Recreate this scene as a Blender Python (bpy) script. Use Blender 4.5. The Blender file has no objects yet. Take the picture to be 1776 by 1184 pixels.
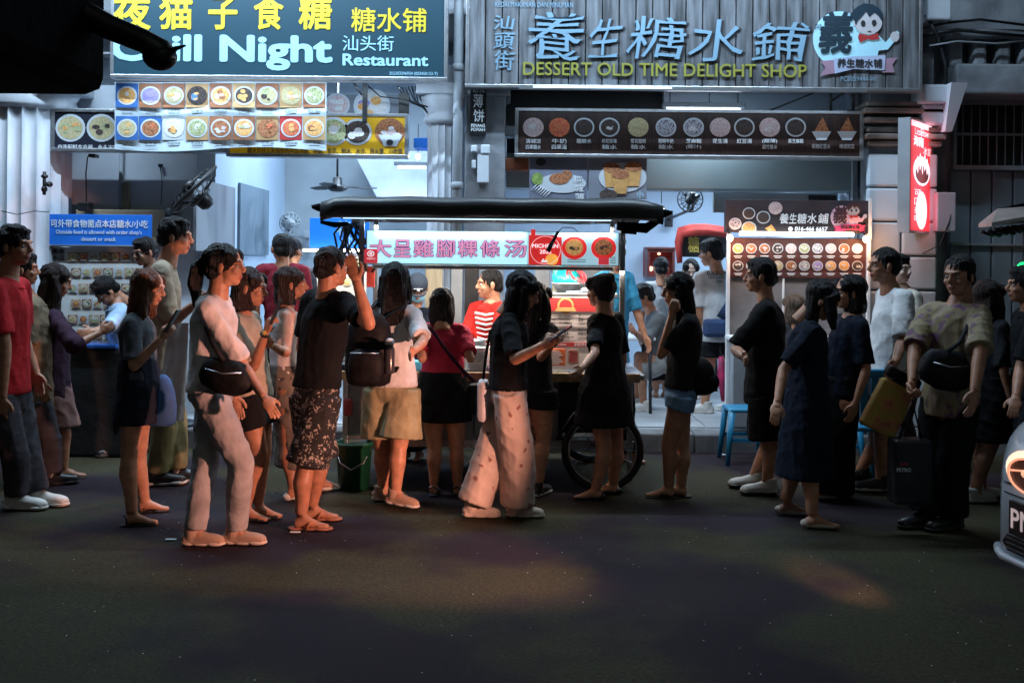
import bpy, bmesh, math, random
import numpy as np
from mathutils import Vector, Matrix
random.seed(7)
R = math.radians
sc = bpy.context.scene
# ------------------------------------------------------------------ camera, world, sun, exposure
F = 1776.0            # focal length in photo pixels
ROLL = R(0.55)
CR, SR = math.cos(ROLL), math.sin(ROLL)
EYE = 1.6
cam_data = bpy.data.cameras.new('camera')
cam_data.sensor_width = 36.0
cam_data.lens = 36.0
cam_data.shift_y = -142.0 / 1776.0
cam_data.clip_start = 0.05
cam_data.clip_end = 300.0
cam = bpy.data.objects.new('camera', cam_data)
sc.collection.objects.link(cam)
cam.matrix_world = Matrix.Translation((0, 0, EYE)) @ Matrix.Rotation(R(90), 4, 'X') @ Matrix.Rotation(ROLL, 4, 'Z')
sc.camera = cam
world = bpy.data.worlds.new('World')
sc.world = world
world.use_nodes = True
wn = world.node_tree
bg = wn.nodes['Background']
sky = wn.nodes.new('ShaderNodeTexSky')
sky.sky_type = 'NISHITA'
sky.sun_disc = False
sky.sun_elevation = R(50)
sky.sun_rotation = R(200)
wn.links.new(sky.outputs[0], bg.inputs[0])
bg.inputs[1].default_value = 0.0038
sun_data = bpy.data.lights.new('moonlight', 'SUN')
sun_data.energy = 0.045
sun_data.angle = R(12)
sun_data.color = (0.9, 1.0, 0.8)
sun = bpy.data.objects.new('moonlight', sun_data)
sc.collection.objects.link(sun)
sun.rotation_euler = (R(42), 0, R(25))
vs = sc.view_settings
vs.view_transform = 'Standard'
vs.look = 'None'
vs.exposure = 0.15
vs.gamma = 1.0
vs.use_curve_mapping = False
sc.cycles.max_bounces = 6
sc.cycles.diffuse_bounces = 3
sc.cycles.glossy_bounces = 3
sc.cycles.use_denoising = True
sc.cycles.sample_clamp_indirect = 4.0
sc.cycles.use_light_tree = True

# ------------------------------------------------------------------ helpers
def W(px, py, Y):
    dx, dy = px - 888.0, py - 450.0
    u = dx * CR + dy * SR
    v = dy * CR - dx * SR
    return Vector((u * Y / F, Y, EYE - v * Y / F))

def groundY(px, py, z=0.0):
    dx, dy = px - 888.0, py - 450.0
    v = dy * CR - dx * SR
    return (EYE - z) * F / v

def rect(px0, py0, px1, py1, Y):
    xm, ym = (px0 + px1) / 2, (py0 + py1) / 2
    return (W(px0, ym, Y).x, W(px1, ym, Y).x, W(xm, py1, Y).z, W(xm, py0, Y).z)

def s2l(c):
    return tuple((x / 12.92 if x <= 0.04045 else ((x + 0.055) / 1.055) ** 2.4) for x in c)

def rgb(r, g, b):
    return s2l((r / 255.0, g / 255.0, b / 255.0))

MATS = {}
def mat(name, col, rough=0.6, metal=0.0, var=0.18, scale=6.0, bump=0.0, bscale=40.0, emit=None, estr=0.0,
        spec=None, coat=0.0, stretch=None, col2=None, detail=4.0, sheen=0.0, rvar=0.0, pos=False):
    if name in MATS:
        return MATS[name]
    m = bpy.data.materials.new(name)
    m.use_nodes = True
    nt = m.node_tree
    b = nt.nodes['Principled BSDF']
    b.inputs['Roughness'].default_value = rough
    b.inputs['Metallic'].default_value = metal
    if spec is not None:
        b.inputs['Specular IOR Level'].default_value = spec
    if coat:
        b.inputs['Coat Weight'].default_value = coat
    if sheen:
        b.inputs['Sheen Weight'].default_value = sheen
    tc = nt.nodes.new('ShaderNodeTexCoord')
    mp = nt.nodes.new('ShaderNodeMapping')
    nt.links.new(nt.nodes.new('ShaderNodeNewGeometry').outputs['Position'] if pos else tc.outputs['Object'], mp.inputs[0])
    if stretch:
        mp.inputs['Scale'].default_value = stretch
    nz = nt.nodes.new('ShaderNodeTexNoise')
    nz.inputs['Scale'].default_value = scale
    nz.inputs['Detail'].default_value = detail
    nt.links.new(mp.outputs[0], nz.inputs[0])
    ramp = nt.nodes.new('ShaderNodeValToRGB')
    c1 = tuple(max(0, x * (1 - var)) for x in col)
    c2 = col2 if col2 else tuple(x * (1 + var) for x in col)
    ramp.color_ramp.elements[0].color = (*c1, 1)
    ramp.color_ramp.elements[0].position = 0.35
    ramp.color_ramp.elements[1].color = (*c2, 1)
    ramp.color_ramp.elements[1].position = 0.66
    nt.links.new(nz.outputs[0], ramp.inputs[0])
    nt.links.new(ramp.outputs[0], b.inputs['Base Color'])
    if rvar:
        mr = nt.nodes.new('ShaderNodeMapRange')
        mr.inputs[3].default_value = rough - rvar
        mr.inputs[4].default_value = rough + rvar
        nt.links.new(nz.outputs[0], mr.inputs[0])
        nt.links.new(mr.outputs[0], b.inputs['Roughness'])
    if bump:
        n2 = nt.nodes.new('ShaderNodeTexNoise')
        n2.inputs['Scale'].default_value = bscale
        n2.inputs['Detail'].default_value = 3
        nt.links.new(mp.outputs[0], n2.inputs[0])
        bp = nt.nodes.new('ShaderNodeBump')
        bp.inputs['Strength'].default_value = bump
        bp.inputs['Distance'].default_value = 0.02
        nt.links.new(n2.outputs[0], bp.inputs['Height'])
        nt.links.new(bp.outputs[0], b.inputs['Normal'])
    if estr:
        if emit is None:
            nt.links.new(ramp.outputs[0], b.inputs['Emission Color'])
        else:
            b.inputs['Emission Color'].default_value = (*emit, 1)
        b.inputs['Emission Strength'].default_value = estr
    MATS[name] = m
    return m

def spotted(name, base, spot, scale=30.0, thr=0.25, rough=0.8, soft=0.05, warp=0.0, emit=0.0, base2=None, stretch=None):
    """cloth or print with separate little motifs on it"""
    if name in MATS:
        return MATS[name]
    m = bpy.data.materials.new(name)
    m.use_nodes = True
    nt = m.node_tree
    b = nt.nodes['Principled BSDF']
    b.inputs['Roughness'].default_value = rough
    tc = nt.nodes.new('ShaderNodeTexCoord')
    mp = nt.nodes.new('ShaderNodeMapping')
    nt.links.new(tc.outputs['Object'], mp.inputs[0])
    if stretch:
        mp.inputs['Scale'].default_value = stretch
    src = mp.outputs[0]
    nz = nt.nodes.new('ShaderNodeTexNoise')
    nz.inputs['Scale'].default_value = scale * 1.6
    nt.links.new(mp.outputs[0], nz.inputs[0])
    if warp:
        vm = nt.nodes.new('ShaderNodeVectorMath'); vm.operation = 'SCALE'
        vm.inputs['Scale'].default_value = warp
        nt.links.new(nz.outputs['Color'], vm.inputs[0])
        va = nt.nodes.new('ShaderNodeVectorMath')
        nt.links.new(src, va.inputs[0]); nt.links.new(vm.outputs[0], va.inputs[1])
        src = va.outputs[0]
    vo = nt.nodes.new('ShaderNodeTexVoronoi')
    vo.inputs['Scale'].default_value = scale
    nt.links.new(src, vo.inputs[0])
    ramp = nt.nodes.new('ShaderNodeValToRGB')
    ramp.color_ramp.elements[0].color = (*spot, 1)
    ramp.color_ramp.elements[0].position = max(0, thr - soft)
    ramp.color_ramp.elements[1].color = (*base, 1)
    ramp.color_ramp.elements[1].position = thr
    if base2:
        e = ramp.color_ramp.elements.new(min(1, thr + 0.35)); e.color = (*base2, 1)
    nt.links.new(vo.outputs['Distance'], ramp.inputs[0])
    nt.links.new(ramp.outputs[0], b.inputs['Base Color'])
    if emit:
        nt.links.new(ramp.outputs[0], b.inputs['Emission Color'])
        b.inputs['Emission Strength'].default_value = emit
    MATS[name] = m
    return m

def glow(name, col, s):
    return mat(name, col, rough=0.5, var=0.0, emit=col, estr=s)

def link(name, me, parent=None, mats=None):
    o = bpy.data.objects.new(name, me)
    sc.collection.objects.link(o)
    if parent is not None:
        o.parent = parent
    if mats is not None and me is not None and len(me.materials) == 0:
        for m in (mats if isinstance(mats, (list, tuple)) else [mats]):
            me.materials.append(m)
    return o

def thing(name, label, cat, loc=(0, 0, 0), group=None):
    o = bpy.data.objects.new(name, None)
    o.empty_display_size = 0.1
    sc.collection.objects.link(o)
    o.location = loc
    o['label'] = label
    o['category'] = cat
    if group:
        o['group'] = group
    return o

def tag(o, label, cat, group=None):
    o['label'] = label; o['category'] = cat
    if group: o['group'] = group
    return o

def struct(o):
    o['kind'] = 'structure'
    return o

class MB:
    """collects shapes in world coordinates and links them as one mesh object"""
    def __init__(s):
        s.v = []; s.f = []; s.m = []; s.sm = []
    def add(s, vs_, fs_, mi=0, smooth=False):
        n = len(s.v)
        s.v.extend([tuple(p) for p in vs_])
        for f in fs_:
            s.f.append(tuple(i + n for i in f)); s.m.append(mi); s.sm.append(smooth)
        return s
    def box(s, x0, x1, y0, y1, z0, z1, mi=0, M=None):
        p = [Vector((x, y, z)) for z in (z0, z1) for y in (y0, y1) for x in (x0, x1)]
        if M is not None: p = [M @ q for q in p]
        return s.add(p, [(0, 2, 3, 1), (4, 5, 7, 6), (0, 1, 5, 4), (1, 3, 7, 5), (3, 2, 6, 7), (2, 0, 4, 6)], mi)
    def bbox(s, x0, x1, y0, y1, z0, z1, b=0.01, mi=0, M=None):
        """box with bevelled edges"""
        b = min(b, abs(x1 - x0) * .49, abs(y1 - y0) * .49, abs(z1 - z0) * .49)
        bm = bmesh.new()
        vsx = [bm.verts.new((x, y, z)) for z in (z0, z1) for y in (y0, y1) for x in (x0, x1)]
        for f in [(0, 2, 3, 1), (4, 5, 7, 6), (0, 1, 5, 4), (1, 3, 7, 5), (3, 2, 6, 7), (2, 0, 4, 6)]:
            bm.faces.new([vsx[i] for i in f])
        bmesh.ops.bevel(bm, geom=list(bm.edges), offset=b, segments=2, affect='EDGES', profile=0.5)
        bm.verts.index_update()
        P = [(M @ v.co) if M is not None else v.co.copy() for v in bm.verts]
        s.add(P, [[v.index for v in f.verts] for f in bm.faces], mi)
        bm.free()
        return s
    def tube(s, pts, r, n=10, mi=0, cap=True, smooth=True, side=None, flat=1.0):
        pts = [Vector(p) for p in pts]
        rr = r if isinstance(r, (list, tuple)) else [r] * len(pts)
        vs_ = []; fs_ = []
        up = Vector((0, 0, 1))
        prev = None
        for i, p in enumerate(pts):
            t = (pts[min(i + 1, len(pts) - 1)] - pts[max(i - 1, 0)]).normalized()
            if prev is None:
                a = t.cross(up)
                if a.length < 0.05: a = t.cross(Vector((0, 1, 0)))
                if side is not None:
                    a = Vector(side) - t * Vector(side).dot(t)
                a.normalize()
            else:
                a = prev - t * prev.dot(t); a.normalize()
            prev = a
            b = t.cross(a)
            for k in range(n):
                w = 2 * math.pi * k / n
                vs_.append(p + a * math.cos(w) * rr[i] + b * math.sin(w) * rr[i] * flat)
        for i in range(len(pts) - 1):
            for k in range(n):
                a0 = i * n + k; b0 = i * n + (k + 1) % n
                fs_.append((a0, b0, b0 + n, a0 + n))
        s.add(vs_, fs_, mi, smooth)
        if cap:
            q = len(s.v) - len(vs_)
            s.f.append(tuple(q + k for k in reversed(range(n)))); s.m.append(mi); s.sm.append(False)
            e = q + (len(pts) - 1) * n
            s.f.append(tuple(e + k for k in range(n))); s.m.append(mi); s.sm.append(False)
        return s
    def lathe(s, c, prof, n=20, mi=0, axis='z', M=None):
        """prof = [(radius, height)...] round a vertical axis through c"""
        c = Vector(c); vs_ = []; fs_ = []
        for r_, h_ in prof:
            for k in range(n):
                w = 2 * math.pi * k / n
                if axis == 'z': q = Vector((r_ * math.cos(w), r_ * math.sin(w), h_))
                elif axis == 'y': q = Vector((r_ * math.cos(w), h_, r_ * math.sin(w)))
                else: q = Vector((h_, r_ * math.cos(w), r_ * math.sin(w)))
                if M is not None: q = M @ q
                vs_.append(c + q)
        for i in range(len(prof) - 1):
            for k in range(n):
                a0 = i * n + k; b0 = i * n + (k + 1) % n
                fs_.append((a0, b0, b0 + n, a0 + n))
        fs_.append(tuple(reversed(range(n))))
        fs_.append(tuple((len(prof) - 1) * n + k for k in range(n)))
        return s.add(vs_, fs_, mi, True)
    def ell(s, c, r, n=14, m=9, mi=0, M=None):
        c = Vector(c); vs_ = []; fs_ = []
        for j in range(1, m):
            ph = math.pi * j / m
            for k in range(n):
                w = 2 * math.pi * k / n
                q = Vector((r[0] * math.sin(ph) * math.cos(w), r[1] * math.sin(ph) * math.sin(w), -r[2] * math.cos(ph)))
                if M is not None: q = M @ q
                vs_.append(c + q)
        for j in range(m - 2):
            for k in range(n):
                a0 = j * n + k; b0 = j * n + (k + 1) % n
                fs_.append((a0, b0, b0 + n, a0 + n))
        q0 = Vector((0, 0, -r[2])); q1 = Vector((0, 0, r[2]))
        if M is not None: q0 = M @ q0; q1 = M @ q1
        vs_.append(c + q0); vs_.append(c + q1)
        L = len(vs_)
        for k in range(n):
            fs_.append((L - 2, (k + 1) % n, k))
            fs_.append((L - 1, (m - 2) * n + k, (m - 2) * n + (k + 1) % n))
        return s.add(vs_, fs_, mi, True)
    def disc(s, c, rx, rz, n=24, mi=0, th=0.0):
        """upright disc facing the street (-Y)"""
        c = Vector(c)
        vs_ = [c + Vector((rx * math.cos(2 * math.pi * k / n), 0, rz * math.sin(2 * math.pi * k / n))) for k in range(n)]
        if th:
            vs2 = [p + Vector((0, th, 0)) for p in vs_]
            return s.add(vs_ + vs2, [tuple(range(n))] + [(k, k + n, (k + 1) % n + n, (k + 1) % n) for k in range(n)], mi)
        return s.add(vs_, [tuple(range(n))], mi)
    def poly(s, pts, th=0.004, mi=0):
        """upright flat piece facing the street; pts are 3-D points"""
        n = len(pts)
        back = [Vector(p) + Vector((0, th, 0)) for p in pts]
        return s.add(list(pts) + back, [tuple(range(n)), tuple(reversed(range(n, 2 * n)))] +
                     [(k, k + n, (k + 1) % n + n, (k + 1) % n) for k in range(n)], mi)
    def mesh(s, name, off=None):
        me = bpy.data.meshes.new(name)
        v = s.v if off is None else [(a[0] - off[0], a[1] - off[1], a[2] - off[2]) for a in s.v]
        me.from_pydata(v, [], s.f)
        me.polygons.foreach_set('material_index', s.m)
        me.polygons.foreach_set('use_smooth', s.sm)
        me.update()
        return me
    def build(s, name, mats, parent=None, fix=False):
        off = None
        if parent is not None:
            off = Vector(parent.location)
            if parent.parent is not None: off = off + parent.parent.location
        me = s.mesh(name, off)
        if fix:
            bm = bmesh.new(); bm.from_mesh(me); bmesh.ops.recalc_face_normals(bm, faces=bm.faces); bm.to_mesh(me); bm.free()
        return link(name, me, parent, mats)

# ---- lettering: one mesh per line, fitted to a box given in metres
_tc = {}
def text_arrays(s, bold=0.0, ext=0.0):
    key = (s, bold, ext)
    if key in _tc: return _tc[key]
    cu = bpy.data.curves.new('lettering', 'FONT')
    cu.body = s
    cu.size = 1.0
    cu.offset = bold
    cu.extrude = ext
    cu.resolution_u = 3
    ob = bpy.data.objects.new('lettering', cu)
    me = bpy.data.meshes.new_from_object(ob, depsgraph=None) if False else ob.to_mesh()
    v = np.empty(len(me.vertices) * 3); me.vertices.foreach_get('co', v)
    f = [tuple(p.vertices) for p in me.polygons]
    ob.to_mesh_clear()
    bpy.data.objects.remove(ob); bpy.data.curves.remove(cu)
    v = v.reshape(-1, 3)
    _tc[key] = (v, f)
    return _tc[key]

def lettering(s, x0, x1, z0, z1, Y, m, parent, name='lettering', bold=0.0, ext=0.0, slant=0.0, fn=None, brush=0.0):
    v, f = text_arrays(s, 0.0, 1.0 if ext else 0.0)
    if len(v) == 0: return None
    v = v.copy()
    lift_ = np.zeros(len(v))
    if bold:
        v0, f0, n0 = v, f, len(v); vv = []; ff = []; ll = []
        for q, (dx, dz) in enumerate(((0, 0), (1, 0), (-1, 0), (0, 1), (0, -1), (.7, .7), (-.7, -.7), (.7, -.7), (-.7, .7))):
            vv.append(v0 + np.array([dx * bold, dz * bold, 0])); ff += [tuple(i + q * n0 for i in g_) for g_ in f0]; ll.append(np.full(n0, q * .00035))
        v = np.concatenate(vv); f = ff; lift_ = np.concatenate(ll)
    mn = v.min(0); mx = v.max(0)
    v[:, 0] = x0 + (v[:, 0] - mn[0]) / max(1e-6, mx[0] - mn[0]) * (x1 - x0)
    v[:, 1] = z0 + (v[:, 1] - mn[1]) / max(1e-6, mx[1] - mn[1]) * (z1 - z0)
    if slant: v[:, 0] += (v[:, 1] - z0) * slant
    if brush:
        k_ = 6.2832 / max(1e-6, z1 - z0); u_ = (v[:, 0] - x0) * k_; w_ = (v[:, 1] - z0) * k_; A_ = (z1 - z0) * brush
        v[:, 0] += A_ * (np.sin(w_ * .9 + u_ * .35 + x0 * 3) + .35 * np.sin(w_ * 2.3 + u_ * 1.7)); v[:, 1] += A_ * (.9 * np.sin(u_ * .8 + x0 * 5) + .4 * np.sin(u_ * 2.1 - w_ * 1.4) + .10 * u_)
    P = np.stack([v[:, 0], Y - lift_ - v[:, 2] * (ext if ext else 0), v[:, 1]], 1)
    if fn is not None: P = np.array([fn(p) for p in P])
    if parent is not None: 
        o = Vector(parent.location)
        if parent.parent is not None: o = o + parent.parent.location
        P = P - np.array(o)
    me = bpy.data.meshes.new(name)
    me.from_pydata(P.tolist(), [], f)
    me.update()
    return link(name, me, parent, m)

def lpx(s, a, b, c, d, Y, m, parent, **k):
    x0, x1, z0, z1 = rect(a, b, c, d, Y)
    return lettering(s, x0, x1, z0, z1, Y, m, parent, **k)

def area(name, loc, sx, sy, power, col, rot=(0, 0, 0), spread=None, parent=None):
    l = bpy.data.lights.new(name, 'AREA')
    l.shape = 'RECTANGLE'; l.size = sx; l.size_y = sy; l.energy = power; l.color = col
    if spread: l.spread = R(spread)
    o = bpy.data.objects.new(name, l)
    sc.collection.objects.link(o)
    o.location = loc; o.rotation_euler = rot
    if parent is not None:
        o.parent = parent
        o.location = Vector(loc) - parent.location
    return o
# ------------------------------------------------------------------ materials of the place
COOL = (0.60, 0.80, 1.0)
m_asph = mat('asphalt', (0.0255, 0.0215, 0.0195), rough=0.86, var=0.45, scale=55, bump=0.5, bscale=150, detail=9, rvar=0.08, spec=.3)
m_kerb = mat('kerb_concrete', (0.16, 0.16, 0.165), rough=0.85, var=0.3, scale=5, bump=0.2, bscale=60)
m_floor = mat('tile_floor', (0.30, 0.31, 0.32), rough=0.45, var=0.12, scale=2.5)
m_white = mat('painted_plaster', (0.55, 0.60, 0.66), rough=0.8, var=0.10, scale=1.4, bump=0.06, bscale=30, detail=7)
m_white2 = mat('fluted_column_paint', (0.60, 0.64, 0.70), rough=0.75, var=0.22, scale=3.0, bump=0.1, bscale=35, detail=8, stretch=(1, 1, 0.3))
m_grime = mat('weathered_plaster', (0.26, 0.28, 0.31), rough=0.85, var=0.38, scale=2.6, bump=0.2, bscale=30, detail=9)
m_blue_wall = mat('pale_blue_wall', (0.46, 0.56, 0.68), rough=0.8, var=0.07, scale=1.1, bump=0.03)
m_grey_wall = mat('grey_wall', (0.30, 0.34, 0.37), rough=0.85, var=0.12, scale=1.6)
m_ceil = mat('ceiling_paint', (0.45, 0.48, 0.52), rough=0.9, var=0.06, scale=2)
m_dark = mat('dark_metal', (0.02, 0.022, 0.025), rough=0.45, var=0.3, scale=10, metal=0.2)
m_black = mat('black_plastic', (0.012, 0.012, 0.014), rough=0.4, var=0.2, scale=10)
m_mattblk = mat('matt_black_canvas', (0.004, 0.004, 0.005), rough=0.9, var=0.3, scale=8, bump=0.2, bscale=25, spec=.08)
m_alu = mat('brushed_aluminium', (0.50, 0.52, 0.55), rough=0.35, metal=0.85, var=0.12, scale=14)
m_steel = mat('stainless_steel', (0.42, 0.44, 0.46), rough=0.30, metal=0.9, var=0.15, scale=8, rvar=0.1)
m_grey = mat('grey_pvc', (0.28, 0.31, 0.34), rough=0.5, var=0.12, scale=5)
m_whitepl = mat('white_plastic', (0.70, 0.72, 0.74), rough=0.4, var=0.05)
m_tube = glow('fluorescent_tube', (0.85, 0.94, 1.0), 6.0)
m_tubew = glow('warm_white_tube', (1.0, 0.93, 0.86), 6.0)
m_bulb = glow('warm_bulb', (1.0, 0.72, 0.42), 9.0)
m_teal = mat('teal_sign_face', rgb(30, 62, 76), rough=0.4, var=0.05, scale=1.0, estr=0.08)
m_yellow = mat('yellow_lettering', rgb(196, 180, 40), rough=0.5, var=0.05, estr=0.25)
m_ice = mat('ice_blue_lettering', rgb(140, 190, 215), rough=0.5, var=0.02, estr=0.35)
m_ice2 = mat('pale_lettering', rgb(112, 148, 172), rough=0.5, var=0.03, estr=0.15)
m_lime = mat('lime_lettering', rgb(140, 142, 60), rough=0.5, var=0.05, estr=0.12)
m_plank = mat('weathered_grey_plank', (0.105, 0.115, 0.130), rough=0.75, var=0.6, scale=3.0, stretch=(6, 6, 0.6), detail=6, bump=0.15, bscale=6, pos=True, estr=0.08)  # faint glow in the planks stands in for lamp light on them
m_white_l = mat('white_print', (0.75, 0.80, 0.84), rough=0.6, var=0.0)
m_black_l = mat('black_print', (0.02, 0.02, 0.025), rough=0.6, var=0.0)
m_red_l = mat('red_print', (0.42, 0.03, 0.03), rough=0.6, var=0.1)
m_pink_l = mat('faded_pink_print', rgb(165, 130, 150), rough=0.6, var=0.1)

# each plank a little lighter or darker than its neighbour
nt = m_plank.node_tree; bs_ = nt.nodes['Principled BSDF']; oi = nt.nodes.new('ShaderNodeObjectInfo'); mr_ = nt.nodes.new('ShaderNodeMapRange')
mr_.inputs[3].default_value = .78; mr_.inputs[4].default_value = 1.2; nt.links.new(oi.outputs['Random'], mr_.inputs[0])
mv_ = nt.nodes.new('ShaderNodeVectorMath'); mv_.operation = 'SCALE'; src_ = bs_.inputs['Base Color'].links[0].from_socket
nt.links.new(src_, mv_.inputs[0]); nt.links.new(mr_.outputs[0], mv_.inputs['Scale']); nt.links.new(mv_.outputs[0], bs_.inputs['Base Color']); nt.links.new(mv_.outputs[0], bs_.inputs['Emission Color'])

# ------------------------------------------------------------------ ground
def grid_mesh(name, x0, x1, y0, y1, nx, ny, zf, m):
    xs = np.linspace(x0, x1, nx); ys = np.linspace(y0, y1, ny)
    v = [(x, y, zf(x, y)) for y in ys for x in xs]
    f = [(j * nx + i, j * nx + i + 1, (j + 1) * nx + i + 1, (j + 1) * nx + i) for j in range(ny - 1) for i in range(nx - 1)]
    me = bpy.data.meshes.new(name); me.from_pydata(v, [], f); me.update()
    for p in me.polygons: p.use_smooth = True
    return struct(link(name, me, None, m))

# asphalt: aggregate, chip glints painted as white specks, random olive and purple blotches
def asphalt_material():
    m = m_asph; nt = m.node_tree; b = nt.nodes['Principled BSDF']
    tc = nt.nodes.new('ShaderNodeTexCoord')
    vo = nt.nodes.new('ShaderNodeTexVoronoi'); vo.inputs['Scale'].default_value = 30
    nt.links.new(tc.outputs['Object'], vo.inputs[0])
    rp = nt.nodes.new('ShaderNodeValToRGB')
    rp.color_ramp.elements[0].position = 0.06; rp.color_ramp.elements[0].color = (1, 1, 1, 1)
    rp.color_ramp.elements[1].position = 0.12; rp.color_ramp.elements[1].color = (0, 0, 0, 1)
    nt.links.new(vo.outputs['Distance'], rp.inputs[0])
    wn_ = nt.nodes.new('ShaderNodeTexWhiteNoise')
    nt.links.new(vo.outputs['Position'], wn_.inputs[0])
    gt = nt.nodes.new('ShaderNodeMath'); gt.operation = 'GREATER_THAN'; gt.inputs[1].default_value = 0.94
    nt.links.new(wn_.outputs['Value'], gt.inputs[0])
    ml = nt.nodes.new('ShaderNodeMath'); ml.operation = 'MULTIPLY'
    nt.links.new(gt.outputs[0], ml.inputs[0]); nt.links.new(rp.outputs[0], ml.inputs[1])
    base = b.inputs['Base Color'].links[0].from_socket
    big = nt.nodes.new('ShaderNodeTexNoise'); big.inputs['Scale'].default_value = 0.75; big.inputs['Detail'].default_value = 5
    nt.links.new(tc.outputs['Object'], big.inputs[0])
    br = nt.nodes.new('ShaderNodeValToRGB')
    br.color_ramp.elements[0].position = 0.45; br.color_ramp.elements[0].color = (0.66, 0.40, 0.80, 1)
    br.color_ramp.elements[1].position = 0.54; br.color_ramp.elements[1].color = (1.45, 1.55, 0.72, 1)
    nt.links.new(big.outputs[0], br.inputs[0])
    mx = nt.nodes.new('ShaderNodeMix'); mx.data_type = 'RGBA'; mx.blend_type = 'MULTIPLY'; mx.inputs[0].default_value = 1.0
    nt.links.new(base, mx.inputs[6]); nt.links.new(br.outputs[0], mx.inputs[7])
    mx2 = nt.nodes.new('ShaderNodeMix'); mx2.data_type = 'RGBA'
    nt.links.new(ml.outputs[0], mx2.inputs[0]); nt.links.new(mx.outputs[2], mx2.inputs[6]); mx2.inputs[7].default_value = (0.8, 0.85, 0.8, 1)
    nt.links.new(mx2.outputs[2], b.inputs['Base Color'])
asphalt_material()
rnd = np.random.RandomState(3)
grid_mesh('road', -40, 40, -30, 8.62, 60, 40, lambda x, y: 0.006 * math.sin(x * 1.7 + y) * (1 if y > 2 else 0), m_asph)
b = MB(); b.box(-60, 60, -60, 60, -0.5, -0.03); struct(b.build('ground', m_asph))
# kerb stones along the front of the walkway, each a stone of its own
kroot = bpy.data.objects.new('kerb', None); sc.collection.objects.link(kroot); struct(kroot); kroot.location = (0, 8.6, 0)
kb = MB(); kb.bbox(-0.445, 0.445, 0, 0.28, -0.02, 0.147, 0.015); kme = kb.mesh('kerb_stone'); kme.materials.append(m_kerb)
for i in range(14):
    o = link('kerb_stone', kme, kroot); o.location = (-6.1 + i * 0.9, 0.0, 0.002 * ((i * 7) % 3))
b = MB(); b.box(-40, 40, 8.87, 13.0, 0.0, 0.15); wk = struct(b.build('pavement', m_floor))
# floor tiles of the right shop (seen between the legs)
tb = MB(); tb.bbox(-0.295, 0.295, -0.295, 0.295, 0, 0.012, 0.004); tme = tb.mesh('floor_tile'); tme.materials.append(m_floor)
for ix in range(-3, 7):
    for iy in range(5):
        o = link('floor_tile', tme, wk); o.location = (0.2 + ix * 0.6, 9.2 + iy * 0.6, 0.1505)

# ------------------------------------------------------------------ shophouse row
def wallthing(name, label, cat='wall'):
    return thing(name, label, cat, (0, 0, 0))

BY = 9.35      # plane of the shop openings
# upper wall above the signs, across both shops
t = thing('shophouse_facade', 'dark upper storey wall of the shophouses above both big signboards', 'building', (0, 9.2, 3.2))
b = MB(); b.box(-9, 3.75, 9.25, 9.45, 3.42, 8.0); b.build('wall', m_grime, t)
b = MB(); b.box(-9, 3.75, 9.12, 9.25, 3.55, 3.7); b.box(-9, 3.75, 9.16, 9.25, 3.7, 3.78); b.build('cornice', m_grime, t)
# left shop
t = thing('left_restaurant', 'pale blue lit interior of the restaurant with the teal signboard, walls and ceiling', 'restaurant', (-2.6, 10.5, 0.15))
t.name = 'restaurant'
b = MB(); b.box(-0.62, -0.42, 9.45, 13.0, 0.15, 3.9); b.build('side_wall', m_blue_wall, t)
b = MB(); b.box(-4.9, -0.62, 12.4, 12.6, 0.15, 3.9); b.build('back_wall', m_grey_wall, t)
b = MB(); b.box(-2.92, -2.76, 9.5, 12.4, 0.15, 3.9); b.build('poster_wall', m_blue_wall, t)
x0, x1, z0, z1 = rect(88, 0, 206, 0, 9.45)
b = MB(); b.box(-4.9, -2.93, 9.52, 9.66, 0.15, 3.9); b.build('front_wall', m_white, t)
b = MB(); b.box(-5.2, -0.42, 9.45, 12.6, 3.9, 4.0); b.build('ceiling', m_ceil, t)
b = MB()
for y in (10.2, 11.0, 11.8): b.box(-2.76, -0.62, y, y + 0.12, 3.74, 3.9)
b.build('beam', m_ceil, t)
# bluer panel with a slanted left edge at the back of the room
A = W(612, 262, 11.6); B_ = W(655, 345, 11.6); C_ = W(742, 345, 11.6); D_ = W(742, 262, 11.6)
b = MB(); b.poly([B_ - Vector((0, 0, 1.6)) * 0, C_, D_, A], th=0.7); b.build('slanted_panel', mat('slanted_panel_paint', (0.40, 0.45, 0.58), var=0.08), t, fix=True)
# pipes, conduits and door frame against the front wall
b = MB(); p = W(211, 262, 9.5); q = W(211, 375, 9.5)
b.tube([(p.x, 9.49, p.z + .1), (q.x, 9.49, q.z - 1.2)], 0.022); b.build('conduit', m_grey, t)
x0, x1, z0, z1 = rect(214, 317, 222, 372, 9.5); b = MB(); b.box(x0, x1 + .02, 9.46, 9.51, z0 - 1.3, z1); b.build('door_jamb', mat('aged_wood_trim', (0.30, 0.27, 0.18), var=0.2), t)
# big grey posters on the side wall (seen at a slant)
def side_poster(px0, px1, pyt, pyb, m, name='poster', lab=None):
    Xw = -2.755
    Y0 = Xw * F / (px0 - 888); Y1 = Xw * F / (px1 - 888)
    zt = EYE + (450 - pyt) * Y0 / F - 0.02; zb = EYE + (450 - pyb) * Y0 / F
    b = MB(); b.box(Xw, Xw + 0.025, Y0, Y1, zb, zt)
    o = b.build(name, m); return o
mp1 = spotted('faded_calligraphy_print', (0.24, 0.26, 0.29), (0.13, 0.12, 0.15), scale=2.5, thr=0.5, soft=0.4, warp=0.3, stretch=(1, 1, .25))
mp2 = spotted('faded_landscape_print', (0.17, 0.22, 0.27), (0.05, 0.08, 0.11), scale=2.2, thr=0.5, soft=0.45, warp=0.5, stretch=(1, 1, .4))
o = side_poster(335, 403, 310, 440, mp1); tag(o, 'large faded grey and maroon poster beside the tilted black fan on the restaurant wall', 'poster')
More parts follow.
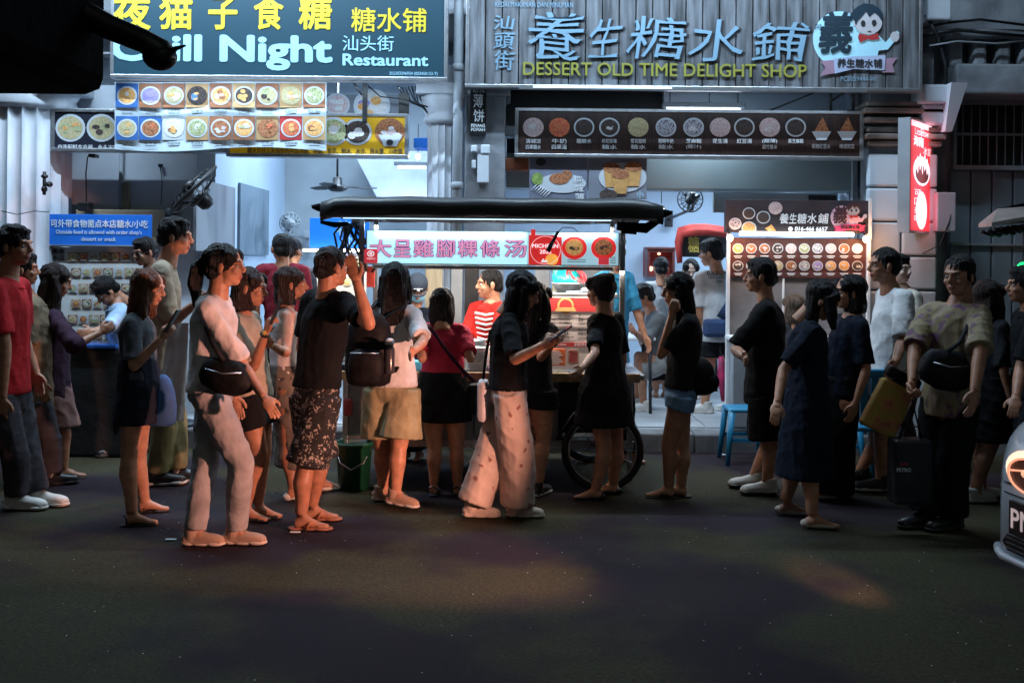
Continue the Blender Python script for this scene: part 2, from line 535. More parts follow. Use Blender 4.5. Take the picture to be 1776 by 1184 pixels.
o = side_poster(412, 462, 318, 446, mp2); tag(o, 'dark blue grey picture left of the white wall fan', 'picture')

# middle pier between the shops
t = thing('pier', 'grey pier between the two shops with the narrow black vertical sign on it', 'pillar', (-0.24, 9.0, 0.15))
x0, x1, _, _ = rect(806, 300, 876, 300, 8.95)
b = MB(); b.bbox(x0, x1, 8.93, 9.4, 0.15, 3.45, 0.012); b.build('shaft', m_grime, t)
b = MB(); b.bbox(x0 - .04, x1 + .04, 8.89, 9.4, 3.02, 3.14, 0.015); b.build('capital', m_grime, t)
# fluted column (middle)
def fluted(cx, cy, r, z0, z1, n, parent, m):
    b = MB(); vs_ = []; fs_ = []
    N = n * 6
    for z in (z0, z1):
        for k in range(N):
            w = 2 * math.pi * k / N
            fl = abs(math.sin(w * n / 2))
            rr = r * (1 - 0.12 * (fl ** 0.6))
            vs_.append((cx + rr * math.cos(w), cy + rr * math.sin(w), z))
    for k in range(N): fs_.append((k, (k + 1) % N, N + (k + 1) % N, N + k))
    b.add(vs_, fs_); return b.build('shaft', m, parent)
t = thing('fluted_column', 'slender fluted white column between the yellow menu and the grey drainpipe', 'column', (-0.62, 9.2, 0.15))
fluted(-0.635, 9.2, 0.135, 0.15, 2.82, 14, t, m_white2)
b = MB(); b.lathe((-0.635, 9.2, 0), [(0.15, 2.80), (0.175, 2.84), (0.15, 2.88), (0.17, 2.92), (0.2, 3.0), (0.2, 3.05)], 28); b.bbox(-.86, -.42, 8.99, 9.42, 3.05, 3.3, .01); b.build('capital', m_white2, t)
t = thing('fluted_column', 'thick fluted white column at the far left, cut by the picture edge', 'column', (-4.36, 9.25, 0.15))
fluted(-4.36, 9.2, 0.37, 0.15, 2.90, 20, t, m_white2)
b = MB(); b.lathe((-4.36, 9.2, 0), [(0.37, 2.88), (0.42, 2.92), (0.40, 2.98), (0.44, 3.05)], 32); b.bbox(-4.85, -3.9, 8.8, 9.7, 3.05, 3.4, .02); b.build('capital', m_white2, t)
b = MB(); b.lathe((-4.36, 9.2, 0), [(0.45, 0.15), (0.45, 0.32), (0.40, 0.38), (0.37, 0.42)], 32); b.build('base', m_white2, t)
b = MB(); b.tube([W(2, 366, 8.8), W(30, 372, 8.78), W(60, 366, 8.82), W(85, 368, 8.85)], 0.004, 5); tag(b.build('cable', m_dark), 'thin cable tied round the thick fluted column', 'cable')
# drainpipe
t = thing('drainpipe', 'grey vertical drainpipe between the two signboards', 'pipe', (W(794, 0, 8.85).x, 8.85, 0.15))
px_ = W(794, 200, 8.85).x
b = MB(); b.tube([(px_, 8.85, 0.15), (px_, 8.85, 6.0)], 0.042, 14); b.build('pipe', m_grey, t)
for py in (118, 322, 520):
    b = MB(); b.lathe((px_, 8.85, W(794, py, 8.85).z), [(.045, -.03), (.052, -.025), (.052, .025), (.045, .03)], 14); b.build('collar', m_grey, t)
# right pier with blocks
t = thing('block_pier', 'pale pier of rusticated blocks behind the glowing red sign', 'pillar', (3.5, 9.0, 0.15))
b = MB(); b.box(3.14, 3.70, 9.02, 9.5, 0.15, 3.45); b.build('shaft', m_grime, t)
zz = 0.17; i = 0
while zz < 2.55:
    for (xa, xb) in ((3.11, 3.40), (3.415, 3.72)):
        b = MB(); b.bbox(xa, xb, 8.96, 9.03, zz, zz + 0.285, 0.018); b.build('block', m_white, t)
    zz += 0.30; i += 1
b = MB()
for k, (w_, z_) in enumerate([(.02, 2.62), (.05, 2.68), (.03, 2.74), (.06, 2.82), (.08, 2.90), (.05, 2.96)]):
    b.bbox(3.12 - w_, 3.72 + w_, 8.94 - w_, 9.5, z_, z_ + .045, .01)
b.build('moulding', mat('old_stone', (0.22, 0.19, 0.17), var=0.35, scale=5, bump=.2), t)
b = MB(); b.bbox(3.50, 3.78, 8.80, 9.4, 2.98, 3.14, .02); b.bbox(3.54, 3.74, 8.86, 9.4, 2.80, 2.98, .02)
b.add([(3.72, 8.7, 3.14), (3.86, 8.7, 3.14), (3.86, 9.3, 3.14), (3.72, 9.3, 3.14), (3.72, 8.82, 2.74), (3.78, 8.82, 2.74), (3.78, 9.3, 2.74), (3.72, 9.3, 2.74)],
      [(0, 1, 2, 3), (7, 6, 5, 4), (0, 4, 5, 1), (1, 5, 6, 2), (2, 6, 7, 3), (3, 7, 4, 0)])
b.build('bracket', m_white, t)

# right shop room
t = thing('dessert_shop', 'bright white interior of the dessert shop behind the kiosk, lintel and walls', 'shop', (1.5, 10.5, 0.15))
b = MB(); b.box(-0.41, 3.2, 12.6, 12.8, 0.15, 3.6); b.build('back_wall', m_blue_wall, t)
b = MB(); b.box(-0.42, -0.30, 9.4, 12.6, 0.15, 3.6); b.build('side_wall', m_blue_wall, t)
b = MB(); b.box(3.12, 3.3, 9.5, 12.6, 0.15, 3.6); b.build('side_wall', m_blue_wall, t)
b = MB(); b.box(-0.42, 3.3, 9.6, 12.6, 2.75, 2.85); b.build('ceiling', m_ceil, t)
x0, x1, z0, z1 = rect(1120, 279, 1484, 330, 9.3)
b = MB(); b.bbox(-0.06, x1, 9.30, 9.6, z0, z1 + 0.05, 0.01); b.build('lintel', mat('greenish_lintel', (0.33, 0.40, 0.41), var=0.08, scale=2), t)
x0, x1, z0_, z1_ = rect(1155, 150, 1500, 205, 9.5)
b = MB(); b.box(x0, 3.12, 9.62, 9.7, z1, 3.45); b.build('transom_wall', m_blue_wall, t)
b = MB(); b.box(-0.06, x0, 9.75, 9.8, z1, 3.45); b.build('dark_recess', m_black, t)  # black panel stands in for the shade inside the recess
x0, x1, z0, z1 = rect(1478, 150, 1486, 345, 9.28)
b = MB(); b.box(x0, x1, 9.25, 9.31, 0.15, z1 + .05); b.build('shutter_rail', m_grey, t)
x0, x1, z0, z1 = rect(1245, 332, 1465, 345, 9.5)
b = MB(); b.box(x0, x1, 9.7, 9.78, z0 - .12, z1); b.build('shelf', m_grey_wall, t)
b = MB(); b.box(x0 + .9, x1 - .02, 9.68, 9.70, z0 - .1, z1 - .02); b.build('shelf_edge', m_dark, t)
# room fluorescent light fittings
def tube_light(name, label, px0, px1, py, Y, power, housing=True, col=COOL, mt=None, thick=0.014):
    p = W(px0, py, Y); q = W(px1, py + (px1 - px0) * SR, Y)
    t = thing(name, label, 'light', (p + q) / 2)
    b = MB(); b.tube([p, q], thick, 10); b.build('tube', mt or m_tube, t)
    if housing:
        b = MB(); b.bbox(p.x - .04, q.x + .04, Y - .045, Y + .045, p.z + .018, p.z + .06, .008); b.build('housing', m_grey, t)
    area('tube_glow', ((p.x + q.x) / 2, Y - 0.05, p.z - 0.04), q.x - p.x, 0.06, power, col, (0, 0, 0), parent=t)
    return t
tl = tube_light('tube_light', 'bright tube light hanging above the dark dessert menu board', 1156, 1284, 190, 9.2, 9, thick=.013)
b = MB()
for px in (1162, 1230, 1280): p = W(px, 180, 9.2); b.tube([p, p + Vector((0, 0, .5))], .004, 5)
b.build('hanger', m_dark, tl)
tube_light('tube_light', 'white tube light at the left of the slender fluted column inside the restaurant', 690, 738, 290, 10.8, 40)
tube_light('tube_light', 'short blue-white tube light beside the rusticated pier', 1500, 1524, 293, 9.6, 12, False, thick=.022)
# other room lights (real fittings on the ceilings)
def ceiling_panel(x, y, z, lx, power, label, name='ceiling_light'):
    t = thing(name, label, 'light', (x, y, z))
    b = MB(); b.bbox(x - lx / 2, x + lx / 2, y - .07, y + .07, z, z + .05, .01); b.build('housing', m_whitepl, t)
    b = MB(); b.tube([(x - lx / 2 + .04, y, z - .016), (x + lx / 2 - .04, y, z - .016)], .014, 8); b.build('tube', m_tube, t)
    area('tube_glow', (x, y, z - .05), lx, .12, power, COOL, parent=t)
ceiling_panel(-1.7, 10.6, 3.83, 1.2, 90, 'ceiling tube inside the restaurant, hidden above the food photo banner')
ceiling_panel(-3.7, 9.85, 3.83, 1.2, 18, 'ceiling tube above the blue notice sign')
ceiling_panel(1.0, 10.6, 2.68, 1.2, 52, 'ceiling tube inside the dessert shop over the seated customer')
ceiling_panel(2.4, 11.4, 2.68, 1.2, 34, 'ceiling tube inside the dessert shop behind the kiosk')

# neighbour building on the right
t = thing('neighbour_building', 'grey blue building at the right edge with a barred dark window and metal sheet cladding', 'building', (5.5, 9.3, 0))
b = MB(); b.box(3.72, 9, 9.32, 9.6, 0.15, 6.5); b.build('wall', m_grime, t)
x0, x1, z0, z1 = rect(1655, 183, 1776, 288, 9.3)
b = MB(); b.box(x0, 6.0, 9.30, 9.33, z0, z1); wnd = b.build('window', m_black, t)
b = MB(); b.box(x0 - .03, 6.0, 9.24, 9.33, z1, z1 + .05); b.box(x0 - .03, 6.0, 9.24, 9.33, z0 - .05, z0); b.box(x0 - .03, x0, 9.24, 9.33, z0, z1); b.build('frame', m_grey, wnd)
for i in range(16):
    xx = x0 + .06 + i * .077
    b = MB(); b.tube([(xx, 9.26, z0), (xx, 9.26, z1)], .006, 6); b.build('bar', m_grey, wnd)
zc = W(1700, 234, 9.3).z
b = MB(); b.box(x0, 6.0, 9.25, 9.27, zc - .012, zc + .012); b.build('crossbar', m_grey, wnd)
x0, x1, z0, z1 = rect(1645, 296, 1776, 700, 9.25)
m_sheet = mat('blue_grey_sheet', (0.22, 0.27, 0.32), rough=.55, var=.2, scale=2.2, stretch=(1, 1, .3))
for i in range(9):
    xa = x0 + i * 0.19
    b = MB(); b.bbox(xa, xa + .178, 9.22, 9.30, 0.16, z1, .012); b.build('cladding_panel', m_sheet, t)
b = MB(); b.box(x0, 6, 9.17, 9.24, z1, z1 + .04); b.box(x0, 6, 9.19, 9.235, W(1700, 422, 9.2).z - .02, W(1700, 422, 9.2).z); b.build('rail', m_grey, t)
x0, x1, z0, z1 = rect(1642, 118, 1776, 160, 9.1)
b = MB(); b.bbox(x0, 7, 8.9, 9.35, z0 - .05, z1, .02); b.build('ledge', m_grime, t)
x0, x1, z0, z1 = rect(1640, 70, 1776, 118, 9.1)
for i in range(7):
    b = MB(); b.bbox(x0 + .02 + i * .21, x0 + .14 + i * .21, 9.05, 9.2, z0, z1, .03); b.build('baluster', m_grime, t)
b = MB(); b.bbox(x0, 7, 8.95, 9.3, z1, z1 + .07, .02); b.build('rail_cap', m_grime, t)
# tangle of dark cables above
for k, (pts, r_, lab) in enumerate([
    ([(1600, 50), (1640, 40), (1700, 34), (1780, 44)], .012, 'thick black cable crossing above the balustrade, uppermost of the cables'),
    ([(1600, 62), (1660, 52), (1720, 58), (1790, 64)], .016, 'black cable sagging just above the balustrade'),
    ([(1605, 26), (1625, 60), (1640, 110), (1641, 150)], .018, 'black cable dropping down beside the white bracket'),
    ([(1612, 80), (1660, 72), (1730, 76), (1790, 70)], .008, 'thin grey cable running below the two thick cables')]):
    b = MB(); b.tube([W(x, y, 8.9 - .03 * k) for x, y in pts], r_, 7)
    tag(b.build('cable', m_dark if k < 3 else m_grey), lab, 'cable')
b = MB(); p = W(1622, 20, 8.85); b.bbox(p.x - .09, p.x + .12, 8.78, 8.95, p.z - .09, p.z + .12, .02)
tag(b.build('junction_box', m_white), 'pale junction box right of the wooden signboard at its top corner', 'junction box')

# ------------------------------------------------------------------ signboards
SY = 8.72
def framed(t, px0, py0, px1, py1, Y, m_face, m_frame=m_alu, fw=0.03, depth=0.10, face=True):
    x0, x1, z0, z1 = rect(px0, py0, px1, py1, Y)
    if face:
        b = MB(); b.box(x0 + fw * .5, x1 - fw * .5, Y, Y + depth, z0 + fw * .5, z1 - fw * .5); b.build('panel', m_face, t)
    for (a, c, d, e) in ((x0, x1, z1 - fw, z1), (x0, x1, z0, z0 + fw), (x0, x0 + fw, z0 + fw, z1 - fw), (x1 - fw, x1, z0 + fw, z1 - fw)):
        b = MB(); b.bbox(a, c, Y - .012, Y + depth + .01, d, e, .004); b.build('frame', m_frame, t)
    return x0, x1, z0, z1
t = thing('signboard', 'large teal signboard with yellow Chinese characters and the words Chill Night', 'sign', W(486, 60, SY))
framed(t, 192, -60, 777, 138, SY, m_teal)
for ch, a, c in (('夜', 194, 262), ('猫', 276, 334), ('子', 361, 412), ('食', 440, 492), ('糖', 518, 576)):
    lpx(ch, a, -8, c, 52, SY - .004, m_yellow, t, bold=.025)
lpx('糖水铺', 609, 14, 740, 56, SY - .004, m_yellow, t, bold=.012)
lpx('汕头街', 594, 62, 683, 89, SY - .004, m_ice, t, bold=.004)
lpx('Chill Night', 192, 60, 577, 122, SY - .004, m_ice, t, bold=.035)
lpx('Restaurant', 594, 94, 743, 115, SY - .004, m_ice, t, bold=.03)
lpx('202203296924 (003450133-T)', 675, 125, 759, 132, SY - .004, m_ice, t)
for px in (330, 628):
    b = MB(); p = W(px, 138, SY); b.bbox(p.x - .02, p.x + .02, SY + .16, SY + .20, p.z - .35, p.z, .004); b.build('support_strut', m_dark, t)
b = MB(); p = W(612, 142, 8.8); q = W(628, 165, 8.8); b.tube([p, q], .012, 6); b.build('brace', m_dark, t)

t = thing('signboard', 'large signboard of grey weathered planks with white brush characters and lime English lettering', 'sign', W(1204, 70, SY))
x0, x1, z0, z1 = framed(t, 808, -60, 1600, 156, SY, None, face=False)
n = 27; w_ = (x1 - x0 - .05) / n
pb = MB(); pb.bbox(.005, w_ - .005, 0, .05, 0, z1 - z0 - .05, .004); pme = pb.mesh('plank'); pme.materials.append(m_plank)
b = MB(); b.box(x0 + .02, x1 - .02, SY + .045, SY + .1, z0 + .02, z1 - .02); b.build('backing', m_black, t)
for i in range(n):
    o = link('plank', pme, t); o.location = Vector((x0 + .025 + i * w_, SY + (.003 if i % 3 == 0 else 0) - .008, z0 + .025)) - t.location
SF = SY - .014
for ch, a, c, d, e in (('養', 909, 1008, 22, 106), ('生', 1018, 1073, 32, 101), ('糖', 1086, 1186, 30, 102), ('水', 1192, 1287, 34, 107), ('鋪', 1300, 1395, 40, 107)):
    lpx(ch, a + 4, d + 2, c + 3, e + 2, SF, m_black_l, t, name='lettering_shadow', bold=.0, slant=.16, brush=.035)
    lpx(ch, a, d, c - 2, e, SF - .012, m_ice2, t, bold=.0, slant=.16, ext=.004, brush=.035)
for ch, d, e in (('汕', 28, 52), ('頭', 58, 86), ('街', 90, 122)):
    lpx(ch, 855, d, 889, e, SF - .004, m_ice2, t, bold=.008, slant=.14, brush=.04)
lpx('DESSERT OLD TIME DELIGHT SHOP', 907, 110, 1399, 133, SF - .006, m_lime, t, bold=.010, ext=.004)
lpx('KEDAI MAKANAN DAN MINUMAN', 859, 4, 994, 13, SF - .003, m_ice2, t)
lpx('PC0039444-W', 1458, 133, 1520, 141, SF - .003, m_ice2, t)

def emblem(t, cx, cy, s, Y, m_w, m_d, m_r, m_p):
    """round badge with a brushed character, a child waving and a ribbon; s = px scale"""
    def P(x, y, d=0): return W(cx + x * s, cy + y * s, Y - d)
    b = MB(); b.disc(P(-24, 2), 46 * s * Y / F, 48 * s * Y / F, 40, th=.003)
    b.build('badge', m_w, t)
    pl = lambda pts, d, m, nm: (lambda b_: b_.build(nm, m, t))(MB().poly([P(x, y, d) for x, y in pts], .003))
    pl([(10, 24), (4, 10), (14, -6), (32, -12), (44, -4), (56, 8), (70, -8), (76, -12), (80, -8), (70, 8), (60, 20), (44, 22), (40, 38), (-2, 38)], .006, m_w, 'shirt_print')
    b = MB(); b.disc(P(26, -26, .012), 24 * s * Y / F, 20 * s * Y / F, 24, th=.003); b.disc(P(5, -26, .010), 6 * s * Y / F, 7 * s * Y / F, 12, th=.003); b.disc(P(72, -2, .010), 8 * s * Y / F, 9 * s * Y / F, 12, th=.003); b.build('face_print', mat('child_skin_print', rgb(176, 176, 182), var=.03, estr=.12), t)
    pl([(2, -30), (-6, -40), (4, -52), (18, -60), (34, -58), (46, -50), (52, -40), (50, -28), (44, -38), (36, -44), (28, -36), (22, -46), (14, -36), (8, -30), (4, -22)], .018, m_d, 'hair_print')
    pl([(10, -8), (26, -4), (42, -8), (46, 2), (32, 4), (26, 2), (12, 8), (8, 0)], .018, m_r, 'scarf_print')
    b = MB(); b.disc(P(17, -25, .018), 4.0 * s * Y / F, 5.6 * s * Y / F, 12, th=.002); b.disc(P(36, -26, .018), 4.0 * s * Y / F, 5.6 * s * Y / F, 12, th=.002)
    b.poly([P(24, -12, .018), P(32, -12, .018), P(28, -10, .018)], .002); b.build('eyes_print', m_black_l, t)
    lpx('義', cx - 62 * s, cy - 46 * s, cx - 4 * s, cy + 28 * s, Y - .008, m_d, t, bold=.03, slant=.1)
    lpx('阿', cx - 66 * s, cy - 24 * s, cx - 55 * s, cy - 14 * s, Y - .008, m_d, t)
    pl([(-56, 40), (-30, 38), (-26, 60), (-58, 66), (-48, 52)], .006, m_p, 'ribbon_tail'); pl([(52, 36), (76, 34), (68, 46), (72, 60), (50, 60)], .006, m_p, 'ribbon_tail')
    pl([(-34, 36), (0, 32), (56, 30), (54, 56), (0, 54), (-32, 62)], .012, m_p if m_p is not m_pink_l else mat('pale_ribbon', rgb(160, 175, 205), var=.05, estr=.15), 'ribbon')
    lpx('养生糖水铺', cx - 28 * s, cy + 36 * s, cx + 50 * s, cy + 52 * s, Y - .016, m_black_l, t, bold=.03)
m_badge = mat('badge_white', rgb(150, 200, 220), var=.04, estr=.28)
emblem(t, 1480, 66, 1.0, SF - .004, m_badge, mat('badge_dark', rgb(20, 45, 60), var=.1), m_red_l, m_pink_l)
# led strip under the plank sign
x0, x1, z0, z1 = rect(925, 150, 1165, 153, SY - .03)
b = MB(); b.box(x0, x1, SY - .035, SY - .02, z0, z1); b.build('led_strip', glow('led_blue_white', (0.55, 0.8, 1.0), 1.6), t)
for nm, lab, xc, sx, pw in (('sign_lamp', 'strip lamp above the teal signboard, just above the picture edge', -2.8, 3.4, 215), ('sign_lamp', 'strip lamp above the plank signboard, just above the picture edge', 1.2, 3.3, 130)):
    tt = thing(nm, lab, 'lamp', (xc, 7.6, 4.9))
    b = MB(); b.bbox(xc - sx / 2, xc + sx / 2, 7.57, 7.63, 4.89, 4.95, .01); b.build('housing', m_dark, tt)
    b = MB()
    for s_ in (-.8, .8): b.tube([(xc + s_, 7.63, 4.92), (xc + s_, 9.24, 4.92)], .012, 6)
    b.build('arm', m_dark, tt)
    area('strip_glow', (xc, 7.60, 4.87), sx, .05, pw, COOL, (R(20), 0, 0), parent=tt)

# led lines along the lower edges of the two signboards
for (pa, pb_, pw, lab) in ((230, 770, 11, 'thin led line under the lower edge of the teal signboard'), (900, 1500, 4, 'thin led line under the lower edge of the plank signboard')):
    a_ = W(pa, 143 if pw > 5 else 158, SY); c_ = W(pb_, 143 if pw > 5 else 158, SY); tt = thing('led_line', lab, 'lamp', (a_ + c_) / 2)
    b = MB(); b.box(a_.x, c_.x, SY - .055, SY - .03, tt.location.z - .006, tt.location.z + .006); b.build('channel', m_alu, tt)
    area('led_glow', (tt.location.x, SY - .042, tt.location.z - .012), c_.x - a_.x, .02, pw, COOL, (R(24), 0, 0), parent=tt)

# vertical black sign on the pier
t = thing('vertical_sign', 'narrow black vertical sign with white characters and PENANG POPIAH', 'sign', W(829, 193, 8.9))
x0, x1, z0, z1 = rect(815, 152, 843, 235, 8.9)
b = MB(); b.bbox(x0, x1, 8.885, 8.93, z0, z1, .004); b.build('panel', m_black, t)
lpx('槟城', 820, 154, 841, 161, 8.882, m_white_l, t); lpx('薄', 821, 163, 838, 187, 8.882, m_white_l, t, bold=.01); lpx('饼', 821, 190, 840, 212, 8.882, m_white_l, t, bold=.01)
lpx('PENANG', 817, 215, 841, 221, 8.882, m_white_l, t, bold=.015); lpx('POPIAH', 817, 222, 841, 228, 8.882, m_white_l, t, bold=.015)
# meters and switch boxes under it
for k, (a, b0, c, d, lab) in enumerate([(817, 253, 828, 265, 'small white switch box below the black vertical sign, left one'), (834, 252, 850, 268, 'square grey meter box below the black vertical sign, right one'), (828, 268, 848, 318, 'tall grey cable cover on the pier, lowest of the boxes'), (818, 278, 826, 293, 'tiny white switch left of the tall cable cover')]):
    x0, x1, z0, z1 = rect(a, b0, c, d, 8.9); b = MB(); b.bbox(x0, x1, 8.84 + .01 * k, 8.925, z0, z1, .01)
    tag(b.build('switch_box', m_white), lab, 'switch box')

# ---- dish photographs
FOODS = {
 'orange': ((0.62, 0.20, 0.04), (0.70, 0.42, 0.16)), 'purple': ((0.22, 0.17, 0.42), (0.30, 0.26, 0.55)), 'broth': ((0.38, 0.30, 0.14), (0.50, 0.44, 0.26)),
 'green': ((0.16, 0.20, 0.06), (0.40, 0.42, 0.24)), 'brown': ((0.16, 0.05, 0.02), (0.40, 0.16, 0.07)), 'dark': ((0.015, 0.012, 0.012), (0.07, 0.05, 0.045)),
 'white': ((0.50, 0.50, 0.52), (0.65, 0.64, 0.64)), 'red': ((0.50, 0.05, 0.03), (0.60, 0.18, 0.08)), 'blue': ((0.03, 0.12, 0.40), (0.10, 0.25, 0.50)),
 'pinkw': ((0.45, 0.30, 0.32), (0.60, 0.48, 0.48)), 'ring': ((0.02, 0.02, 0.03), (0.42, 0.42, 0.48))}
def food_mat(k, e=0.0):
    a, c = FOODS[k]
    return spotted('dish_%s%s' % (k, '_lit' if e else ''), c, a, scale=55, thr=.55, soft=.35, warp=.02, emit=e)
m_plate = mat('plate_print', (0.50, 0.55, 0.60), var=.04)
m_wood_r = mat('red_brown_table_print', (0.26, 0.10, 0.045), var=.25, scale=9, stretch=(1, 1, 5))
m_blueback = mat('blue_print_ground', (0.03, 0.12, 0.36), var=.1)
m_tan = mat('tan_print_ground', (0.42, 0.26, 0.12), var=.2)
def dish_mesh(seed, r, foods, rim=True, e=0.0, rimm=None):
    rr = random.Random(seed)
    b = MB(); b.disc((0, 0, 0), r, r * .93, 22, 0 if rim else 1, th=.001)
    if rim: b.disc((0, -.0015, 0), r * .84, r * .77, 20, 1, th=.001)
    for k in range(5):
        a = rr.uniform(0, 6.28); d = rr.uniform(.1, .5) * r; q = r * rr.uniform(.16, .34)
        b.disc((d * math.cos(a), -.003 - .0004 * k, d * math.sin(a) * .9), q, q * rr.uniform(.5, .95), 9, 2 if k % 2 else 3, th=.0005)
    me = b.mesh('dish_photo')
    for m in (rimm or m_plate, food_mat(foods[0], e), food_mat(foods[1], e), food_mat(foods[2], e)): me.materials.append(m)
    return me
def put_dish(t, px, py, rpx, Y, foods, seed, **k):
    p = W(px, py, Y)
    me = dish_mesh(seed, rpx * Y / F, foods, **k)
    o = link('dish_photo', me, t); o.location = p - Vector(t.location); return o

# left menu light strip behind the banner
MY = 8.98
t = thing('menu_board', 'dark blue menu board with two large noodle bowls, left half behind the hanging banner', 'menu board', W(240, 228, MY))
framed(t, 89, 190, 392, 264, MY, mat('navy_menu_face', rgb(12, 18, 38), var=.15))
put_dish(t, 122, 222, 26, MY - .004, ('broth', 'orange', 'green'), 11); put_dish(t, 176, 222, 26, MY - .004, ('broth', 'green', 'dark'), 12)
lpx('自选配料东炎面、鱼头米粉、', 101, 251, 208, 261, MY - .004, m_white_l, t, bold=.008)
lpx('可搭配清汤、东炎、麻辣和粥', 245, 251, 374, 262, MY - .004, m_white_l, t, bold=.008)
t = thing('menu_board', 'yellow menu board with three dessert bowls under the teal signboard', 'menu board', W(550, 236, MY))
m_yel = mat('yellow_menu_face', rgb(205, 160, 10), var=.05, estr=.12)
framed(t, 393, 196, 708, 273, MY, m_yel)
put_dish(t, 578, 228, 27, MY - .004, ('green', 'broth', 'white'), 21); put_dish(t, 620, 229, 25, MY - .004, ('dark', 'white', 'white'), 22); put_dish(t, 676, 229, 26, MY - .004, ('brown', 'pinkw', 'white'), 23, rim=False)
b = MB(); x0, x1, z0, z1 = rect(656, 234, 698, 254, MY - .01); b.poly([(x0, MY - .01, z1), (x0 + .05, MY - .01, z0), (x1 - .05, MY - .01, z0), (x1, MY - .01, z1)]); b.build('cup_print', m_plate, t)
b = MB(); b.disc(W(676, 247, MY - .016), .03, .025, 16, th=.002); b.build('cup_logo', m_black_l, t)
lpx('糖水包括五彩缤纷的内馅汤圆、芋圆、豆花、刨冰、冰沙、西米露、小吃等', 429, 256, 698, 268, MY - .004, m_black_l, t, bold=.008)
t = thing('upper_panel', 'dim grey food print panel above the yellow menu board', 'panel', W(640, 182, 9.12))
x0, x1, z0, z1 = rect(560, 165, 708, 197, 9.12); b = MB(); b.box(x0, x1, 9.1, 9.15, z0, z1); b.build('panel', mat('dim_print', (.16, .18, .22), var=.2, scale=5), t)
put_dish(t, 585, 182, 22, 9.09, ('pinkw', 'white', 'white'), 25); put_dish(t, 645, 184, 32, 9.09, ('white', 'purple', 'orange'), 24)
x0, x1, z0, z1 = rect(692, 163, 710, 198, 9.09); b = MB(); b.box(x0, x1, 9.06, 9.1, z0, z1); b.build('end_cap', m_black, t)

# hanging nine by two food photo banner
BYn = 8.84
t = thing('food_banner', 'white hanging banner with two rows of nine food photographs under the teal signboard', 'banner', W(382, 205, BYn))
def bend(px, py): return BYn + .012 * math.sin(px * .035 + py * .02)
gx = 14; vs_ = []; fs_ = []
for j in range(5):
    for i in range(gx + 1):
        px = 199 + (566 - 199) * i / gx
        top = 143; bot = 259 + 4 * math.sin(i / gx * 7)
        py = top + (bot - top) * j / 4 ; p = W(px, py, bend(px, py) + .006); vs_.append(p)
for j in range(4):
    for i in range(gx): a0 = j * (gx + 1) + i; fs_.append((a0, a0 + 1, a0 + gx + 2, a0 + gx + 1))
b = MB(); b.add(vs_, fs_, 0, True); b.add([v + Vector((0, .003, 0)) for v in vs_], [tuple(reversed(f)) for f in fs_], 0, True)
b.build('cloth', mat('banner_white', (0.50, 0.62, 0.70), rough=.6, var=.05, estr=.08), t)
ground_m = [m_blueback, m_wood_r, m_wood_r, m_tan, m_wood_r, m_tan, m_wood_r, m_tan, m_wood_r]
F1 = [('orange', 'white', 'orange'), ('purple', 'purple', 'purple'), ('broth', 'orange', 'white'), ('dark', 'blue', 'orange'), ('orange', 'brown', 'white'), ('dark', 'orange', 'orange'), ('broth', 'dark', 'green'), ('broth', 'orange', 'pinkw'), ('green', 'white', 'green')]
F2 = [('broth', 'broth', 'orange'), ('brown', 'red', 'brown'), ('white', 'brown', 'orange'), ('green', 'green', 'white'), ('brown', 'white', 'pinkw'), ('orange', 'broth', 'white'), ('brown', 'red', 'brown'), ('red', 'orange', 'red'), ('orange', 'brown', 'orange')]
caps = ['招牌炖奶', '芋泥白果', '龙眼冰雪', '仙草冻', '大杂烩刨冰', '芝麻糊', '黑糯米雪耳糖水', '龙眼豆花', '煎蕊', '白咖喱', '亚叁鱼', '咖喱鸡饭', '清汤粿条', '肉骨茶', '云吞面', '东炎面', '辣椒板面', '炸云吞']
cols2 = [m_blueback, m_blueback, m_plate, m_tan, m_wood_r, m_wood_r, m_tan, m_red_l, m_tan]
for r_ in range(2):
    for c_ in range(9):
        px0 = 201 + c_ * 40.6; px1 = px0 + 38.6
        py0 = 145 if r_ == 0 else 202; py1 = py0 + (42 if r_ == 0 else 41)
        Yc = bend((px0 + px1) / 2, py0)
        x0, x1, z0, z1 = rect(px0, py0, px1, py1, Yc)
        b = MB(); b.box(x0, x1, Yc - .008, Yc - .003, z0, z1); b.build('photo_ground', (ground_m if r_ == 0 else cols2)[c_], t)
        put_dish(t, (px0 + px1) / 2, (py0 + py1) / 2, 17.5, Yc - .011, (F1 if r_ == 0 else F2)[c_], 30 + r_ * 9 + c_, rim=(c_ + r_) % 4 != 3)
        lpx(caps[r_ * 9 + c_], px0 + 8, py1 + 3, px1 - 8, py1 + 7.5, Yc - .008, m_black_l, t)
        b = MB(); x0, x1, z0, z1 = rect(px0 + 10, py1 + 9, px1 - 10, py1 + 10.2, Yc - .008); b.box(x0, x1, Yc - .0085, Yc - .0075, z0, z1); b.build('caption_line', m_black_l, t)

